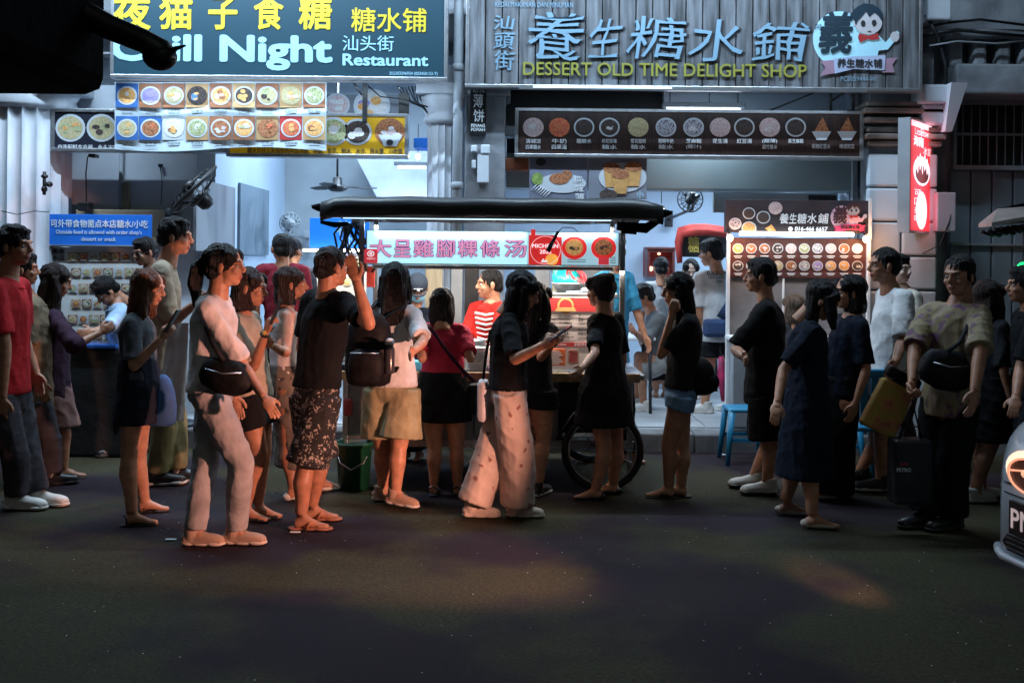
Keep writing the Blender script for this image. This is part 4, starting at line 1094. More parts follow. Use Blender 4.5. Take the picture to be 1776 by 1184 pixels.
b.box(cx0, cx1, CY - .01, CY + .02, .28, .33); b.box(cx0, cx1, 7.97, 8.0, .28, .33)
b.build('frame', m_steel, t)
# wheels
def wheel(x, y, r, tt):
    b = MB(); n = 40; R0 = []
    b.tube([(x + (r - .022) * math.cos(2 * math.pi * k / n), y, r + (r - .022) * math.sin(2 * math.pi * k / n)) for k in range(n + 1)], .024, 8, cap=False)
    w = b.build('wheel', m_black, tt)
    b = MB(); b.tube([(x + (r - .05) * math.cos(2 * math.pi * k / n), y, r + (r - .05) * math.sin(2 * math.pi * k / n)) for k in range(n + 1)], .008, 6, cap=False)
    for k in range(16):
        a = 2 * math.pi * k / 16; b.tube([(x + .02 * math.cos(a + .5), y, r + .02 * math.sin(a + .5)), (x + (r - .05) * math.cos(a), y, r + (r - .05) * math.sin(a))], .0025, 4, cap=False)
    b.lathe((x, y, r), [(.03, -.04), (.035, 0), (.03, .04)], 12, axis='y'); b.build('rim', m_alu, w)
xwh = W(1045, 785, CY - .1).x
wheel(xwh, CY - .11, .285, t); wheel(xwh, 8.1, .285, t)
b = MB(); b.tube([(xwh, CY - .13, .285), (xwh, 8.12, .285)], .014, 8)
b.tube([(xwh - .32, CY - .11, .36), (xwh - .2, CY - .12, .54), (xwh, CY - .13, .61), (xwh + .2, CY - .12, .54)], .012, 6); b.build('axle', m_dark, t)
# posts, shelf, light box
for px in (627, 1079):
    for y in (CY, 7.95):
        b = MB(); x = W(px, 500, CY).x; b.bbox(x - .018, x + .018, y - .018, y + .018, zt, 1.96, .003); b.build('post', m_steel, t)
x0, x1, z0, z1 = rect(634, 401, 1075, 460, CY - .03)
xs_ = W(916, 430, CY - .03).x
b = MB(); b.bbox(x0, x1, CY - .02, CY + .10, z0, z1, .004); b.build('sign_box', m_alu, t)
m_lit = mat('lit_sign_face', (0.50, 0.92, 1.0), var=.02, estr=.85)
b = MB(); b.box(x0 + .01, xs_ - .004, CY - .03, CY - .021, z0 + .008, z1 - .004); b.build('lit_panel', m_lit, t)
b = MB(); b.box(xs_ + .0, x1 - .01, CY - .03, CY - .021, z0 + .008, z1 - .004); b.build('lit_panel', mat('lit_sign_face_blue', (0.42, 0.72, 0.85), var=.05, estr=.6), t)
xa = W(638, 0, CY).x; b = MB(); b.tube([(x0 + .07, CY - .05, z1 - .022), (xs_ - .03, CY - .05, z1 - .022)], .010, 8); b.build('tube', m_tube, t)
b = MB(); b.tube([(W(970, 0, CY).x, CY - .05, z1 - .02), (x1 - .04, CY - .05, z1 - .02)], .012, 8); b.build('tube', m_tube, t)
SFc = CY - .033
for ch, a, c in (('大', 640, 680), ('呈', 682, 714), ('雞', 716, 753), ('腳', 756, 790), ('粿', 793, 829), ('條', 832, 868), ('汤', 874, 914)):
    lpx(ch, a, 415, c, 447, SFc, mat('sign_blue_outline', rgb(60, 70, 150), var=0, estr=.35), t, name='lettering_outline', bold=.045)
    lpx(ch, a + 1, 415.5, c - 1, 446, SFc - .003, mat('sign_pink_fill', rgb(245, 165, 205), var=0, estr=.55), t, bold=.012)
m_redlit = mat('lit_red_panel', (0.75, 0.03, 0.03), var=.1, estr=.65)
x2, x3, z2, z3 = rect(917, 408, 974, 459, SFc); b = MB(); b.box(x2, x3, SFc - .008, SFc, z2, z3); b.box(x2 + .015, x2 + .045, SFc - .008, SFc, z3, z3 + .04); b.build('red_panel', m_redlit, t)
b = MB(); b.disc(W(957, 450, SFc - .011), .045, .04, 16, th=.001); b.build('glow_print', mat('lit_orange_spot', (1, .45, .08), var=.2, estr=.8), t)
n = 30; c_ = W(946, 434, SFc - .011); b = MB(); b.tube([c_ + Vector((.105 * math.cos(6.2832 * k / n), 0, .098 * math.sin(6.2832 * k / n))) for k in range(n + 1)], .0012, 4); b.build('ring_print', m_litw, t)
lpx('MICHELIN', 923, 423, 968, 430, SFc - .012, m_litw, t, bold=.018); lpx('2025', 936, 433, 956, 440, SFc - .012, m_litw, t, bold=.018)
b = MB(); b.poly([W(938, 455, SFc - .013), W(950, 455, SFc - .013), W(948, 450, SFc - .013), W(944, 452, SFc - .013), W(943, 448, SFc - .013), W(940, 451, SFc - .013)], .001); b.build('leaf_print', m_litw, t)
x2, x3, z2, z3 = rect(632, 432, 655, 456, SFc - .01); b = MB(); b.bbox(x2, x3, SFc - .02, SFc - .005, z2, z3, .006); b.build('award_plate', mat('award_red', (.72, .05, .07), var=.05, estr=.55), t)
b = MB(); q = W(643, 440, SFc - .022); b.tube([q + Vector((.022 * math.cos(6.28 * k / 16), 0, .018 * math.sin(6.28 * k / 16))) for k in range(17)], .003, 4); b.disc(q, .010, .009, 10, th=.001); b.build('award_emblem', m_litw, t)
lpx('中国好食光', 636, 447, 651, 450, SFc - .022, m_litw, t)
for px, fk in ((996, 'orange'), (1047, 'brown')):
    b = MB(); b.disc(W(px, 430, SFc - .002), .088, .080, 26, th=.001); b.build('disc_print', m_redlit, t)
    me = dish_mesh(int(px), .062, (fk, fk, 'dark'), rim=False, e=.45); o = link('dish_photo', me, t); o.location = W(px, 429, SFc - .006) - Vector(t.location)
x2, x3, z2, z3 = rect(1038, 446, 1056, 459, SFc - .004); b = MB(); b.box(x2, x3, SFc - .008, SFc - .004, z2, z3); b.build('label_print', mat('award_red', (.72, .05, .07)), t)
b = MB()
for k in range(4): x2, x3, z2, z3 = rect(1058, 446 + k * 3.2, 1068, 447 + k * 3.2, SFc - .004); b.box(x2, x3, SFc - .006, SFc - .003, z2, z3)
for k in range(2): x2, x3, z2, z3 = rect(984, 450 + k * 3.5, 1016, 451 + k * 3.5, SFc - .004); b.box(x2, x3, SFc - .006, SFc - .003, z2, z3)
b.build('caption_line', m_black_l, t)
# canopy: ribbed dark sheet with rounded ends
ca, cb_ = W(556, 365, 6.95).x, W(1150, 365, 6.95).x
prof = [(6.92, 1.955), (6.90, 1.99), (6.905, 2.05), (6.94, 2.085), (7.2, 2.11), (7.6, 2.13), (8.1, 2.12), (8.35, 2.06), (8.36, 1.97), (8.33, 1.97), (8.30, 2.02), (8.0, 2.07), (7.2, 2.06), (6.96, 2.03), (6.95, 1.955)]
prof = [(y, z - .075) for y, z in prof]
m_can = mat('dark_canopy_sheet', (.030, .033, .038), rough=.42, var=.35, scale=3, bump=.12, bscale=7, stretch=(.6, 2, 6), rvar=.1)
b = MB(); n = 24; np_ = len(prof); vs_ = []; fs_ = []
for i in range(n + 1):
    u = i / n; x = ca + (cb_ - ca) * u
    e = min(u, 1 - u) * (cb_ - ca)
    dz = -.03 * math.exp(-e * 14) + .004 * math.sin(u * 30); dy = .02 * math.exp(-e * 12)
    for (y, z) in prof: vs_.append((x, y + dy * (1 if y < 7.6 else -1), z + dz))
for i in range(n):
    for k in range(np_): a0 = i * np_ + k; b0 = i * np_ + (k + 1) % np_; fs_.append((a0, b0, b0 + np_, a0 + np_))
fs_.append(tuple(range(np_))); fs_.append(tuple(n * np_ + k for k in reversed(range(np_))))
b.add(vs_, fs_, 0, True); b.build('canopy', m_can, t, fix=True)
b = MB(); b.box(ca + .05, cb_ - .05, 6.893, 6.91, 1.872, 1.882); b.build('trim_strip', m_alu, t)
b = MB(); b.box(ca + .15, cb_ - .35, 6.97, 6.985, 1.868, 1.878); b.build('light_strip', glow('led_blue_white', (0.55, 0.8, 1.0), 1.6), t)
b = MB()
for y in (7.1, 7.6, 8.1): b.tube([(ca + .03, y, 1.90), (cb_ - .08, y, 1.90)], .013, 6)
for x in (ca + .3, (ca + cb_) / 2, cb_ - .4): b.tube([(x, 6.98, 1.90), (x, 8.3, 1.90)], .013, 6)
b.build('canopy_frame', m_grey, t)
# folded cover ends sticking out at both sides
for sgn, base in ((-1, W(560, 362, 7.0)), (1, W(1146, 372, 7.0))):
    b = MB()
    b.tube([base + Vector((-sgn * .05, .0, -.01)), base + Vector((sgn * .03, 0, .01)), base + Vector((sgn * .075, 0, .012))], [.03, .028, .012], 8)
    b.tube([base + Vector((sgn * .02, .0, .0)), base + Vector((sgn * .085, .0, .025))], [.006, .002], 5)
    if sgn == 1:
        b.tube([W(1070, 392, 6.97), W(1120, 396, 6.97), W(1148, 378, 6.98)], [.03, .035, .02], 8); b.tube([W(1078, 400, 6.98), W(1104, 402, 6.98)], [.02, .02], 7)
    else:
        b.tube([W(556, 385, 6.97), W(580, 390, 6.97), W(604, 388, 6.98)], [.012, .02, .014], 7)
    b.build('tie', m_mattblk, t)
b = MB(); q = W(1082, 408, 7.1); b.tube([q, q + Vector((0, 0, -.02)), q + Vector((.018, 0, -.045)), q + Vector((0, 0, -.07)), q + Vector((-.02, 0, -.05))], .004, 6); b.build('hook', m_steel, t)
x0, x1, z0, z1 = rect(634, 401, 1075, 460, CY - .03); b = MB(); b.bbox(x0 + .05, x1 - .05, CY - .05, CY - .02, z0 - .03, z0 - .004, .004); b.build('added_strip', m_alu, t)  # strip added under the sign box to brighten the price board
area('cart_light', (t.location.x + .15, CY - .03, z0 - .036), 1.6, .03, 16, (1, .88, .76), (R(16), 0, 0), parent=t)  # light of the added strip
area('cart_light', (t.location.x, 7.8, 1.86), 1.9, .06, 26, (1, .93, .82), parent=t)
# back shelf with the menu board facing the queue
x0, x1, z0, z1 = rect(930, 508, 1036, 516, 7.3)
b = MB(); b.bbox(W(926, 0, 7.3).x, W(1076, 0, 7.3).x, 7.28, 7.65, z0, z1, .004); b.build('shelf', m_steel, t)
x0, x1, z0, z1 = rect(926, 515, 1036, 640, 7.28)
tt = thing('price_board', 'red and white board with business hours standing on the cart counter', 'board', ((x0 + x1) / 2, 7.28, zt))
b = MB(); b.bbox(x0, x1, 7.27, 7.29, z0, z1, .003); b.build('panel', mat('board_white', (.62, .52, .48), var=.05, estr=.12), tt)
x2, x3, z2, z3 = rect(927, 516, 1035, 540, 7.26); b = MB(); b.box(x2, x3, 7.262, 7.268, z2, z3); b.build('red_band', m_red_l, tt)
b = MB(); b.disc(W(981, 530, 7.258), .058, .058, 22, th=.003); b.build('seal_ring', mat('seal_gold', (.55, .35, .12)), tt); b = MB(); b.disc(W(981, 530, 7.254), .044, .044, 20, th=.002); b.build('seal', m_red_l, tt)
b = MB(); b.poly([W(966, 533, 7.252), W(996, 533, 7.252), W(1000, 540, 7.252), W(962, 540, 7.252)], .002); b.build('seal_ribbon', mat('seal_gold', (.55, .35, .12)), tt)
for s_, a, c0, c, d in (('Business hour', 954, 545, 990, 549), ('Friday - Sunday', 946, 551, 990, 556), ('5:30pm - 11:05pm', 944, 558, 992, 563), ('Last order', 950, 569, 988, 573), ('10:40', 956, 574, 986, 580), ('10:30pm', 966, 582, 996, 587)):
    lpx(s_, a, c0, c, d, 7.264, m_black_l, tt, bold=.012)
for s_, a, c0, c, d in (('营业时间', 1003, 545, 1028, 549), ('星期一 至 日', 1003, 552, 1028, 557), ('最后点单', 1002, 569, 1026, 573), ('星期一 至 日', 1002, 576, 1026, 581)): lpx(s_, a, c0, c, d, 7.264, m_black_l, tt, bold=.01)
b = MB(); x2, x3, z2, z3 = rect(950, 566, 1034, 566.8, 7.264); b.box(x2, x3, 7.262, 7.268, z2, z3); b.build('rule', m_black_l, tt)
lpx('Georgetown 10200, Pulau Pinang', 955, 589, 1012, 592, 7.264, m_black_l, tt)
x2, x3, z2, z3 = rect(927, 594, 1035, 601, 7.264); b = MB(); b.box(x2, x3, 7.262, 7.268, z2, z3); b.build('red_band', m_red_l, tt); lpx('Thursday Close', 950, 595, 982, 600, 7.26, m_white_l, tt); lpx('星期四休息', 996, 595, 1018, 600, 7.26, m_white_l, tt)
x2, x3, z2, z3 = rect(932, 604, 981, 634, 7.264); b = MB(); b.bbox(x2, x3, 7.256, 7.268, z2, z3, .01); b.build('orange_notice', mat('orange_notice', (.55, .12, .04), var=.05), tt)
b = MB()
for k in range(7): x2, x3, z2, z3 = rect(936, 608 + k * 3.6, 970 + (k % 3) * 3, 609.3 + k * 3.6, 7.254); b.box(x2, x3, 7.252, 7.255, z2, z3)
b.build('notice_line', m_white_l, tt)
x2, x3, z2, z3 = rect(984, 604, 1004, 632, 7.264); b = MB(); b.box(x2, x3, 7.262, 7.266, z2, z3); b.build('side_notice', mat('cream_print', (.5, .42, .36)), tt)
b = MB()
for k in range(6): x2, x3, z2, z3 = rect(986, 607 + k * 4, 1002, 608.2 + k * 4, 7.264); b.box(x2, x3, 7.259, 7.261, z2, z3)
b.build('notice_line', m_red_l, tt)
# things on and in the cart
def onshelf(px, py, Y): return W(px, py, Y)
zs = W(980, 508, 7.3).z
tt = thing('metal_basin', 'pale metal basin on the cart shelf under the turquoise plastic bag', 'basin', (W(986, 500, 7.4).x, 7.42, zs))
c = (W(986, 500, 7.42).x, 7.42, zs); b = MB(); b.lathe(c, [(.085, .002), (.115, .06), (.135, .066), (.135, .072), (.11, .07), (.09, .02)], 26); b.build('bowl', m_alu, tt)
b = MB(); rr = np.random.RandomState(4); bm_c = Vector((c[0] - .01, 7.42, zs + .08))
b.lathe(bm_c, [(.10, -.02), (.105, .02), (.085, .07), (.055, .11), (.025, .135), (.01, .14)], 22)
vs_ = []
for v in b.v:
    q = Vector(v) - bm_c; s_ = 1 + .12 * math.sin(q.x * 90 + q.z * 40) * math.cos(q.y * 70); vs_.append(tuple(bm_c + Vector((q.x * s_ - .12 * q.z, q.y * s_, q.z * (1 + .1 * math.sin(q.x * 60))))))
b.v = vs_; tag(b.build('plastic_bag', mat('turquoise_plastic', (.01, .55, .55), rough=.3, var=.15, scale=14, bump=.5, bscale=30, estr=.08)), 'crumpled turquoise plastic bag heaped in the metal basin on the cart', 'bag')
b = MB(); p = W(1000, 462, 7.35)
for k in range(26):
    a = k * 2.4; dx = .06 * math.sin(a) + .03; b.tube([p + Vector((dx * .6 - .05, .03 * math.cos(a), .0)), p + Vector((dx - .03 + .02 * math.sin(k), .05 * math.cos(a * 2), -.05 - .01 * (k % 3))), p + Vector((dx * .7 + .01, .03 * math.cos(a), -.09 - .008 * (k % 5)))], .004, 4)
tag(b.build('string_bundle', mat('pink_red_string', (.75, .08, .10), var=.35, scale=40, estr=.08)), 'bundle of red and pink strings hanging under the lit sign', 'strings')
b = MB(); p = W(1018, 508, 7.33)
b.tube([p + Vector((-.15, 0, .006)), p + Vector((-.04, -.01, .012))], .006, 6); b.ell(p + Vector((.0, 0, .02)), (.045, .03, .022)); b.ell(p + Vector((.025, 0, .03)), (.03, .03, .018))
tag(b.build('cloth_bundle', mat('blue_grey_cloth', (.35, .45, .55), var=.4, scale=30)), 'crumpled blue and white cloth on the cart shelf right of the basin', 'cloth')
# pots and containers on the counter
def pot(px, py, r, h, Y, m, name, label, cat):
    x = W(px, py, Y).x; c = (x, Y, zt)
    tt = thing(name, label, cat, c)
    b = MB(); b.lathe(c, [(r * .92, .001), (r, .02), (r, h - .01), (r * 1.06, h), (r * .95, h), (r * .9, .03)], 24); b.build('body', m, tt)
    b = MB(); b.tube([(x - r, Y, zt + h * .75), (x - r * 1.25, Y, zt + h * .75), (x - r * 1.25, Y, zt + h * .6)], .007, 5); b.tube([(x + r, Y, zt + h * .75), (x + r * 1.25, Y, zt + h * .75), (x + r * 1.25, Y, zt + h * .6)], .007, 5); b.build('handle', m_steel, tt)
pot(812, 600, .13, .2, 7.6, m_steel, 'soup_pot', 'round steel soup pot on the cart counter in front of the jersey vendor', 'pot')
pot(620, 600, .12, .16, 7.6, m_steel, 'soup_pot', 'steel pot at the left end of the cart counter', 'pot')
b = MB(); p = W(612, 590, 7.5); b.bbox(p.x - .03, p.x + .06, 7.45, 7.52, zt + .002, zt + .3, .02); tag(b.build('wooden_board', mat('tan_board', (.48, .30, .12), var=.15)), 'tan wooden board standing at the left end of the cart', 'board')
b = MB(); p = W(600, 640, 7.3)
for k in range(5): b.tube([(p.x - .05 + k * .04, 7.28, zt + .01), (p.x + k * .03, 7.34, zt + .10 + .01 * (k % 2))], .012, 6)
b.ell((p.x, 7.3, zt + .03), (.07, .05, .03)); tag(b.build('tongs', m_dark), 'dark tongs and ladles lying on the left end of the cart counter', 'tongs')
b = MB(); x = W(722, 640, 7.32).x; b.bbox(x - .05, x + .05, 7.26, 7.4, zt + .002, zt + .07, .01); tag(b.build('plastic_tub', mat('tub_blue', (.10, .42, .60), rough=.3, var=.1)), 'blue plastic tub on the cart counter beside the backpack', 'tub')
x = W(828, 600, 7.32).x; tt = thing('strainer', 'row of white plates stacked beside the soup pot on the cart', 'plates', (x, 7.35, zt)); tt.name = 'plate_stack'
for k in range(12):
    b = MB(); b.lathe((x, 7.35, zt + .002 + k * .014), [(.05, 0), (.085, .010), (.09, .012), (.05, .004)], 18); b.build('plate', m_whitepl, tt)
b = MB(); x = W(848, 640, 7.25).x
for k in range(4): b.ell((x + .03 * k, 7.24 + .01 * k, zt + .025), (.02, .02, .022))
b.tube([(x - .03, 7.24, zt + .02), (x - .01, 7.26, zt + .16)], .006, 5); tag(b.build('tea_eggs', mat('dark_purple', (.07, .05, .08))), 'small dark round bowls at the front edge of the cart counter', 'bowls')
bpy.data.objects['tea_eggs'].name = 'sauce_bowls'
x0, x1, z0, z1 = rect(636, 462, 650, 498, 7.28); b = MB(); b.bbox(x0, x1, 7.27, 7.29, z0, z1, .004); tag(b.build('red_tag_sign', mat('red_tag', (.62, .06, .04), var=.2, scale=30, estr=.25)), 'small red vertical sign just inside the left cart post', 'sign')
# vertical bamboo and grey stuff behind vendors
for k, (px, w_, m_, lab) in enumerate([(752, 30, mat('tan_curtain', (.40, .36, .26), var=.2, stretch=(8, 8, .5)), 'tan hanging strip behind the cap vendor'), (792, 20, m_grey, 'grey steel locker strip behind the jersey vendor'), (818, 24, m_dark, 'dark gap panel right behind the jersey vendor'), (968, 22, mat('cream_strip', (.42, .38, .26), var=.15), 'cream hanging strip behind the turquoise bag'), (940, 26, m_grime, 'grey panel behind the turquoise bag'), (1010, 60, m_grime, 'dull panel behind the pink string bundle')]):
    x0, x1, z0, z1 = rect(px - w_ / 2, 455, px + w_ / 2, 640, 8.42)
    b = MB(); b.bbox(x0, x1, 8.40, 8.44, .15, z1, .006); tag(b.build('screen_panel', m_), lab, 'panel')
# cables and stuff tied to the left post
b = MB(); rr = random.Random(5)
for k in range(16):
    p = W(592 + rr.uniform(0, 32), 388, 7.2 + rr.uniform(-.1, .1)); pts = [p]
    for j in range(4): p = p + Vector((rr.uniform(-.07, .08), rr.uniform(-.03, .03), -rr.uniform(.05, .11))); pts.append(p)
    b.tube(pts, rr.uniform(.005, .012), 5)
tag(b.build('cable_tangle', m_dark), 'tangle of dark cables and hooks hanging beside the left cart post', 'cables')
b = MB()
for k in range(7): p = W(598 + k * 4, 452 + 4 * (k % 3), 7.25); b.tube([p, p + Vector((.05, 0, .05)), p + Vector((.06, 0, -.06))], .006, 4)
tag(b.build('hanging_ladles', mat('brass_wire', (.45, .33, .15), rough=.3, metal=.7)), 'brassy wire ladles hanging beside the left cart post by the raised hand', 'ladles')
b = MB(); p = W(968, 402, 7.05); b.tube([p, W(958, 420, 7.04)], .012, 7); b.tube([W(958, 420, 7.04), W(950, 436, 7.04)], [.014, .018], 7)
b.tube([p, p + Vector((.03, .0, .03)), p + Vector((.1, 0, .03)), p + Vector((.14, 0, .0))], .003, 4); tag(b.build('hanging_torch', m_dark), 'small dark torch hanging on a wire in front of the red sign panel', 'torch')
# bucket, basin under the cart
x = W(614, 790, 7.1).x
tt = thing('bucket', 'dark green plastic bucket on the road below the left end of the cart', 'bucket', (x, 7.1, 0))
b = MB(); b.lathe((x, 7.1, 0), [(.105, .002), (.125, .30), (.135, .31), (.135, .33), (.12, .33), (.1, .02)], 24); b.build('pail', mat('green_plastic', (.006, .06, .03), rough=.4, var=.15), tt)
b = MB(); b.tube([(x - .13, 7.1, .30), (x - .08, 7.0, .2), (x, 6.96, .16), (x + .08, 7.0, .2), (x + .13, 7.1, .30)], .005, 5); b.build('handle', m_steel, tt)
b = MB(); x = W(604, 695, 7.16).x; b.bbox(x - .03, x + .03, 7.12, 7.17, .50, .62, .015); tag(b.build('hanging_pouch', mat('dark_red_cloth', (.28, .03, .05), var=.3)), 'dark red pouch hanging on the cart frame above the green bucket', 'pouch')

# plastic stools and chair
def stool(px, py, label, m, h=.44):
    Y = groundY(px, py); x = W(px, py, Y).x
    t = thing('plastic_stool', label, 'stool', (x, Y, 0), 'blue plastic stools behind the queue')
    b = MB(); b.bbox(x - .15, x + .15, Y - .15, Y + .15, h - .03, h, .014); b.build('seat', m, t)
    for sx in (-1, 1):
        for sy in (-1, 1):
            b = MB(); b.tube([(x + sx * .125, Y + sy * .125, h - .02), (x + sx * .165, Y + sy * .165, 0.0)], [.032, .022], 4); b.build('leg', m, t)
    b = MB(); b.box(x - .15, x + .15, Y - .155, Y - .14, .18, .21); b.box(x - .15, x + .15, Y + .14, Y + .155, .18, .21); b.build('stretcher', m, t)
m_sb = mat('sky_blue_plastic', (.02, .26, .50), rough=.35, var=.08)
stool(1290, 800, 'blue plastic stool behind the man in the black oversize tee', m_sb)
stool(1450, 812, 'blue plastic stool behind the woman in the long navy dress', m_sb)
x = W(1482, 760, 7.35).x; t = thing('plastic_chair', 'bright blue plastic chair between the bob-haired woman and the white tee man', 'chair', (x, 7.35, 0))
b = MB(); b.bbox(x - .2, x + .2, 7.15, 7.55, .42, .45, .012); b.build('seat', m_sb, t)
b = MB()
for k in range(5): b.bbox(x - .18 + k * .075, x - .13 + k * .075, 7.14, 7.16, .47, .80, .006)
b.bbox(x - .2, x + .2, 7.13, 7.17, .80, .86, .012); b.build('backrest', m_sb, t)
for sx in (-1, 1):
    for yy in (7.17, 7.53): b = MB(); b.tube([(x + sx * .18, yy, .44), (x + sx * .2, yy, 0)], [.03, .022], 5); b.build('leg', m_sb, t)

# folding table and bench inside the shops
def table(x, Y, w, d, h, z, label, m):
    t = thing('table', label, 'table', (x, Y, z))
    b = MB(); b.bbox(x - w / 2, x + w / 2, Y - d / 2, Y + d / 2, z + h - .03, z + h, .008); b.build('tabletop', m, t)
    for sx in (-1, 1):
        for sy in (-1, 1): b = MB(); b.tube([(x + sx * (w / 2 - .05), Y + sy * (d / 2 - .05), z + h - .03), (x + sx * (w / 2 - .04), Y + sy * (d / 2 - .04), z)], .016, 6); b.build('leg', m_dark, t)
table(W(1080, 600, 9.7).x, 9.9, .6, .6, .72, .162, 'small table in front of the seated man in dark grey', m_whitepl)
table(W(1180, 600, 11.6).x, 11.6, .8, .6, .74, .162, 'back table in the dessert shop', m_whitepl)
# black covered counter with a tray at the left
x0, x1 = W(125, 700, 8.2).x, W(215, 700, 8.2).x
t = thing('counter', 'black covered counter with a blue tray in front of the left restaurant', 'counter', ((x0 + x1) / 2, 8.3, 0))
b = MB(); b.bbox(x0, x1 + .05, 8.1, 8.5, 0, .86, .03); b.build('cover', mat('black_cover', (.013, .014, .016), rough=.7, var=.4, scale=3, bump=.5, bscale=6), t)
b = MB(); b.bbox(x0 + .04, x1 - .02, 8.08, 8.4, .862, .90, .012); tag(b.build('tray', mat('blue_tray', (.03, .12, .45), rough=.2, var=.2, scale=12)), 'shiny blue tray on the black counter at the left', 'tray')

# ------------------------------------------------------------------ dark canopy end close to the camera (top left)
Yc = 3.0
t = thing('near_canopy', 'out of focus black canopy end with a curved arm at the top left corner', 'canopy', (-2.2, 3.0, 0))
x1c = W(191, 100, Yc).x; zb = W(100, 168, Yc).z
b = MB(); b.bbox(-3.6, x1c, 1.3, 3.0, zb, zb + .75, .05); b.build('cover', m_mattblk, t)
b = MB()
P = [W(-60, -110, 2.86), W(60, -30, 2.86), W(110, 2, 2.86), W(190, 48, 2.86), W(250, 72, 2.86), W(282, 92, 2.86), W(296, 100, 2.86)]
b.tube(P, [.045, .045, .045, .044, .042, .046, .03], 14, flat=.8); b.ell(W(277, 98, 2.86), (.048, .045, .04)); b.build('arm', mat('worn_black_tube', (.016, .016, .018), rough=.5, var=.5, scale=14), t)
b = MB(); b.tube([W(296, 90, 2.85), W(306, 84, 2.85), W(322, 79, 2.85)], [.012, .007, .003], 7); b.build('hook', m_black, t)
b = MB(); b.ell(W(299, 102, 2.83), (.010, .008, .010)); b.build('rivet', m_alu, t)
b = MB(); b.tube([(-2.6, 2.8, 0), (-2.6, 2.8, zb)], .03, 10); b.tube([(-2.6, 1.5, 0), (-2.6, 1.5, zb)], .03, 10); b.build('post', m_dark, t)

# ------------------------------------------------------------------ car at the right edge
cp = W(1748, 900, 4.1)
yaw = R(188)
CM = Matrix.Rotation(yaw, 4, 'Z')
org = Vector((cp.x, 4.1, 0)) - (CM @ Vector((-.02, -.37, 0)))
t = thing('parked_car', 'silver car nose with lit headlamp and PM number plate at the right edge', 'car', org)
def CL(x, y, z): return org + (CM @ Vector((x, y, z)))
m_car = mat('silver_paint', (.66, .70, .76), rough=.3, metal=.1, var=.04, coat=.6)
m_glass = mat('dark_glass', (.02, .022, .025), rough=.08, var=.1)
def section(x):
    nose = max(0.0, min(1.0, (x + 0.70) / 0.70))
    hw = .86 - .48 * nose ** 2.6
    return hw, .36 + .07 * nose, 1.06 - .07 * max(0, min(1, (x + 1.1) / 1.1)) - .08 * nose ** 2.5
st = [0, -.015, -.04, -.08, -.14, -.22, -.32, -.46, -.62, -.85, -1.1, -1.5, -2.2, -3.0, -3.6, -3.85, -3.95]
vs_ = []; fs_ = []; NP = 26
for x in st:
    hw, z0_, z1_ = section(x)
    if x < -3.4: hw -= .08 * ((-3.4 - x) / .55) ** 2
    for k in range(NP):
        a = math.pi * k / (NP - 1); ca_, sa_ = math.cos(a), math.sin(a)
        vs_.append(CL(x, hw * math.copysign(abs(ca_) ** .28, ca_), z0_ + (z1_ - z0_) * (abs(sa_) ** .42)))
n_ = len(st)
for i in range(n_ - 1):
    for k in range(NP - 1): a0 = i * NP + k; fs_.append((a0, a0 + 1, a0 + NP + 1, a0 + NP))
    fs_.append((i * NP + NP - 1, i * NP, (i + 1) * NP, (i + 1) * NP + NP - 1))
fs_.append(tuple(range(NP))); fs_.append(tuple((n_ - 1) * NP + k for k in range(NP)))
b = MB(); b.add(vs_, fs_, 0, True); b.build('body', m_car, t, fix=True)
b = MB(); P = []
for (x, hw, z) in ((-1.0, .74, 1.02), (-1.75, .60, 1.5), (-3.0, .58, 1.53), (-3.75, .66, 1.05)): P += [CL(x, -hw, z), CL(x, hw, z)]
b.add(P, [(0, 1, 3, 2), (2, 3, 5, 4), (4, 5, 7, 6), (0, 2, 4, 6), (1, 7, 5, 3), (0, 6, 7, 1)]); b.build('windows', m_glass, t, fix=True)
b = MB()
for y in (-1, 1): b.tube([CL(-1.0, y * .76, 1.02), CL(-1.75, y * .62, 1.52), CL(-3.0, y * .60, 1.55), CL(-3.8, y * .68, 1.05)], .03, 6)
b.build('pillar', m_car, t)
for x in (-.90, -3.25):
    for y in (-.78, .78):
        c = CL(x, y, .34)
        b = MB(); b.lathe(c, [(.22, -.1), (.33, -.09), (.34, 0), (.33, .09), (.22, .1)], 28, axis='y', M=CM); w = b.build('wheel', m_black, t)
        b = MB(); b.lathe(c, [(.21, -.105), (.05, -.085), (.05, .085), (.21, .105)], 18, axis='y', M=CM); b.build('rim', m_alu, w)
def front(y, z, d=0.0):
    for i in range(300):
        x = -.003 * i; hw, z0_, z1_ = section(x); zz = (z - z0_) / (z1_ - z0_)
        if 0 <= zz <= 1 and hw * math.sqrt(max(0, 1 - zz ** (2 / .42))) ** .28 >= abs(y): return x + d
    return -.9 + d
def patch(name, m, outline, d, par=t):
    b = MB(); P = [CL(front(y, z, d), y, z) for (y, z) in outline]; cy = sum(q[0] for q in outline) / len(outline); cz = sum(q[1] for q in outline) / len(outline)
    n = len(P); b.add(P + [CL(front(cy, cz, d), cy, cz)], [(k, (k + 1) % n, n) for k in range(n)], 0, True); return b.build(name, m, par, fix=True)
def oval_pts(cy, cz, ry, rz, n=24, tw=0.0): return [(cy + ry * math.cos(6.2832 * k / n), cz + rz * math.sin(6.2832 * k / n) + tw * math.cos(6.2832 * k / n)) for k in range(n)]
patch('grille', m_black, [(-.33, .47), (.33, .47), (.36, .50), (.33, .535), (-.33, .535), (-.36, .50)], .010)
for k in range(3):
    b = MB(); z = .482 + k * .02; b.tube([CL(front(y, z, .012), y, z) for y in np.linspace(-.33, .33, 9)], .004, 5); b.build('grille_bar', m_dark, t)
xpl = .015
def PL(y, z, d): return CL(xpl + d, y, z)
b = MB(); P = [PL(y, z, d) for d in (-.01, .008) for z in (.545, .675) for y in (-.30, .22)]
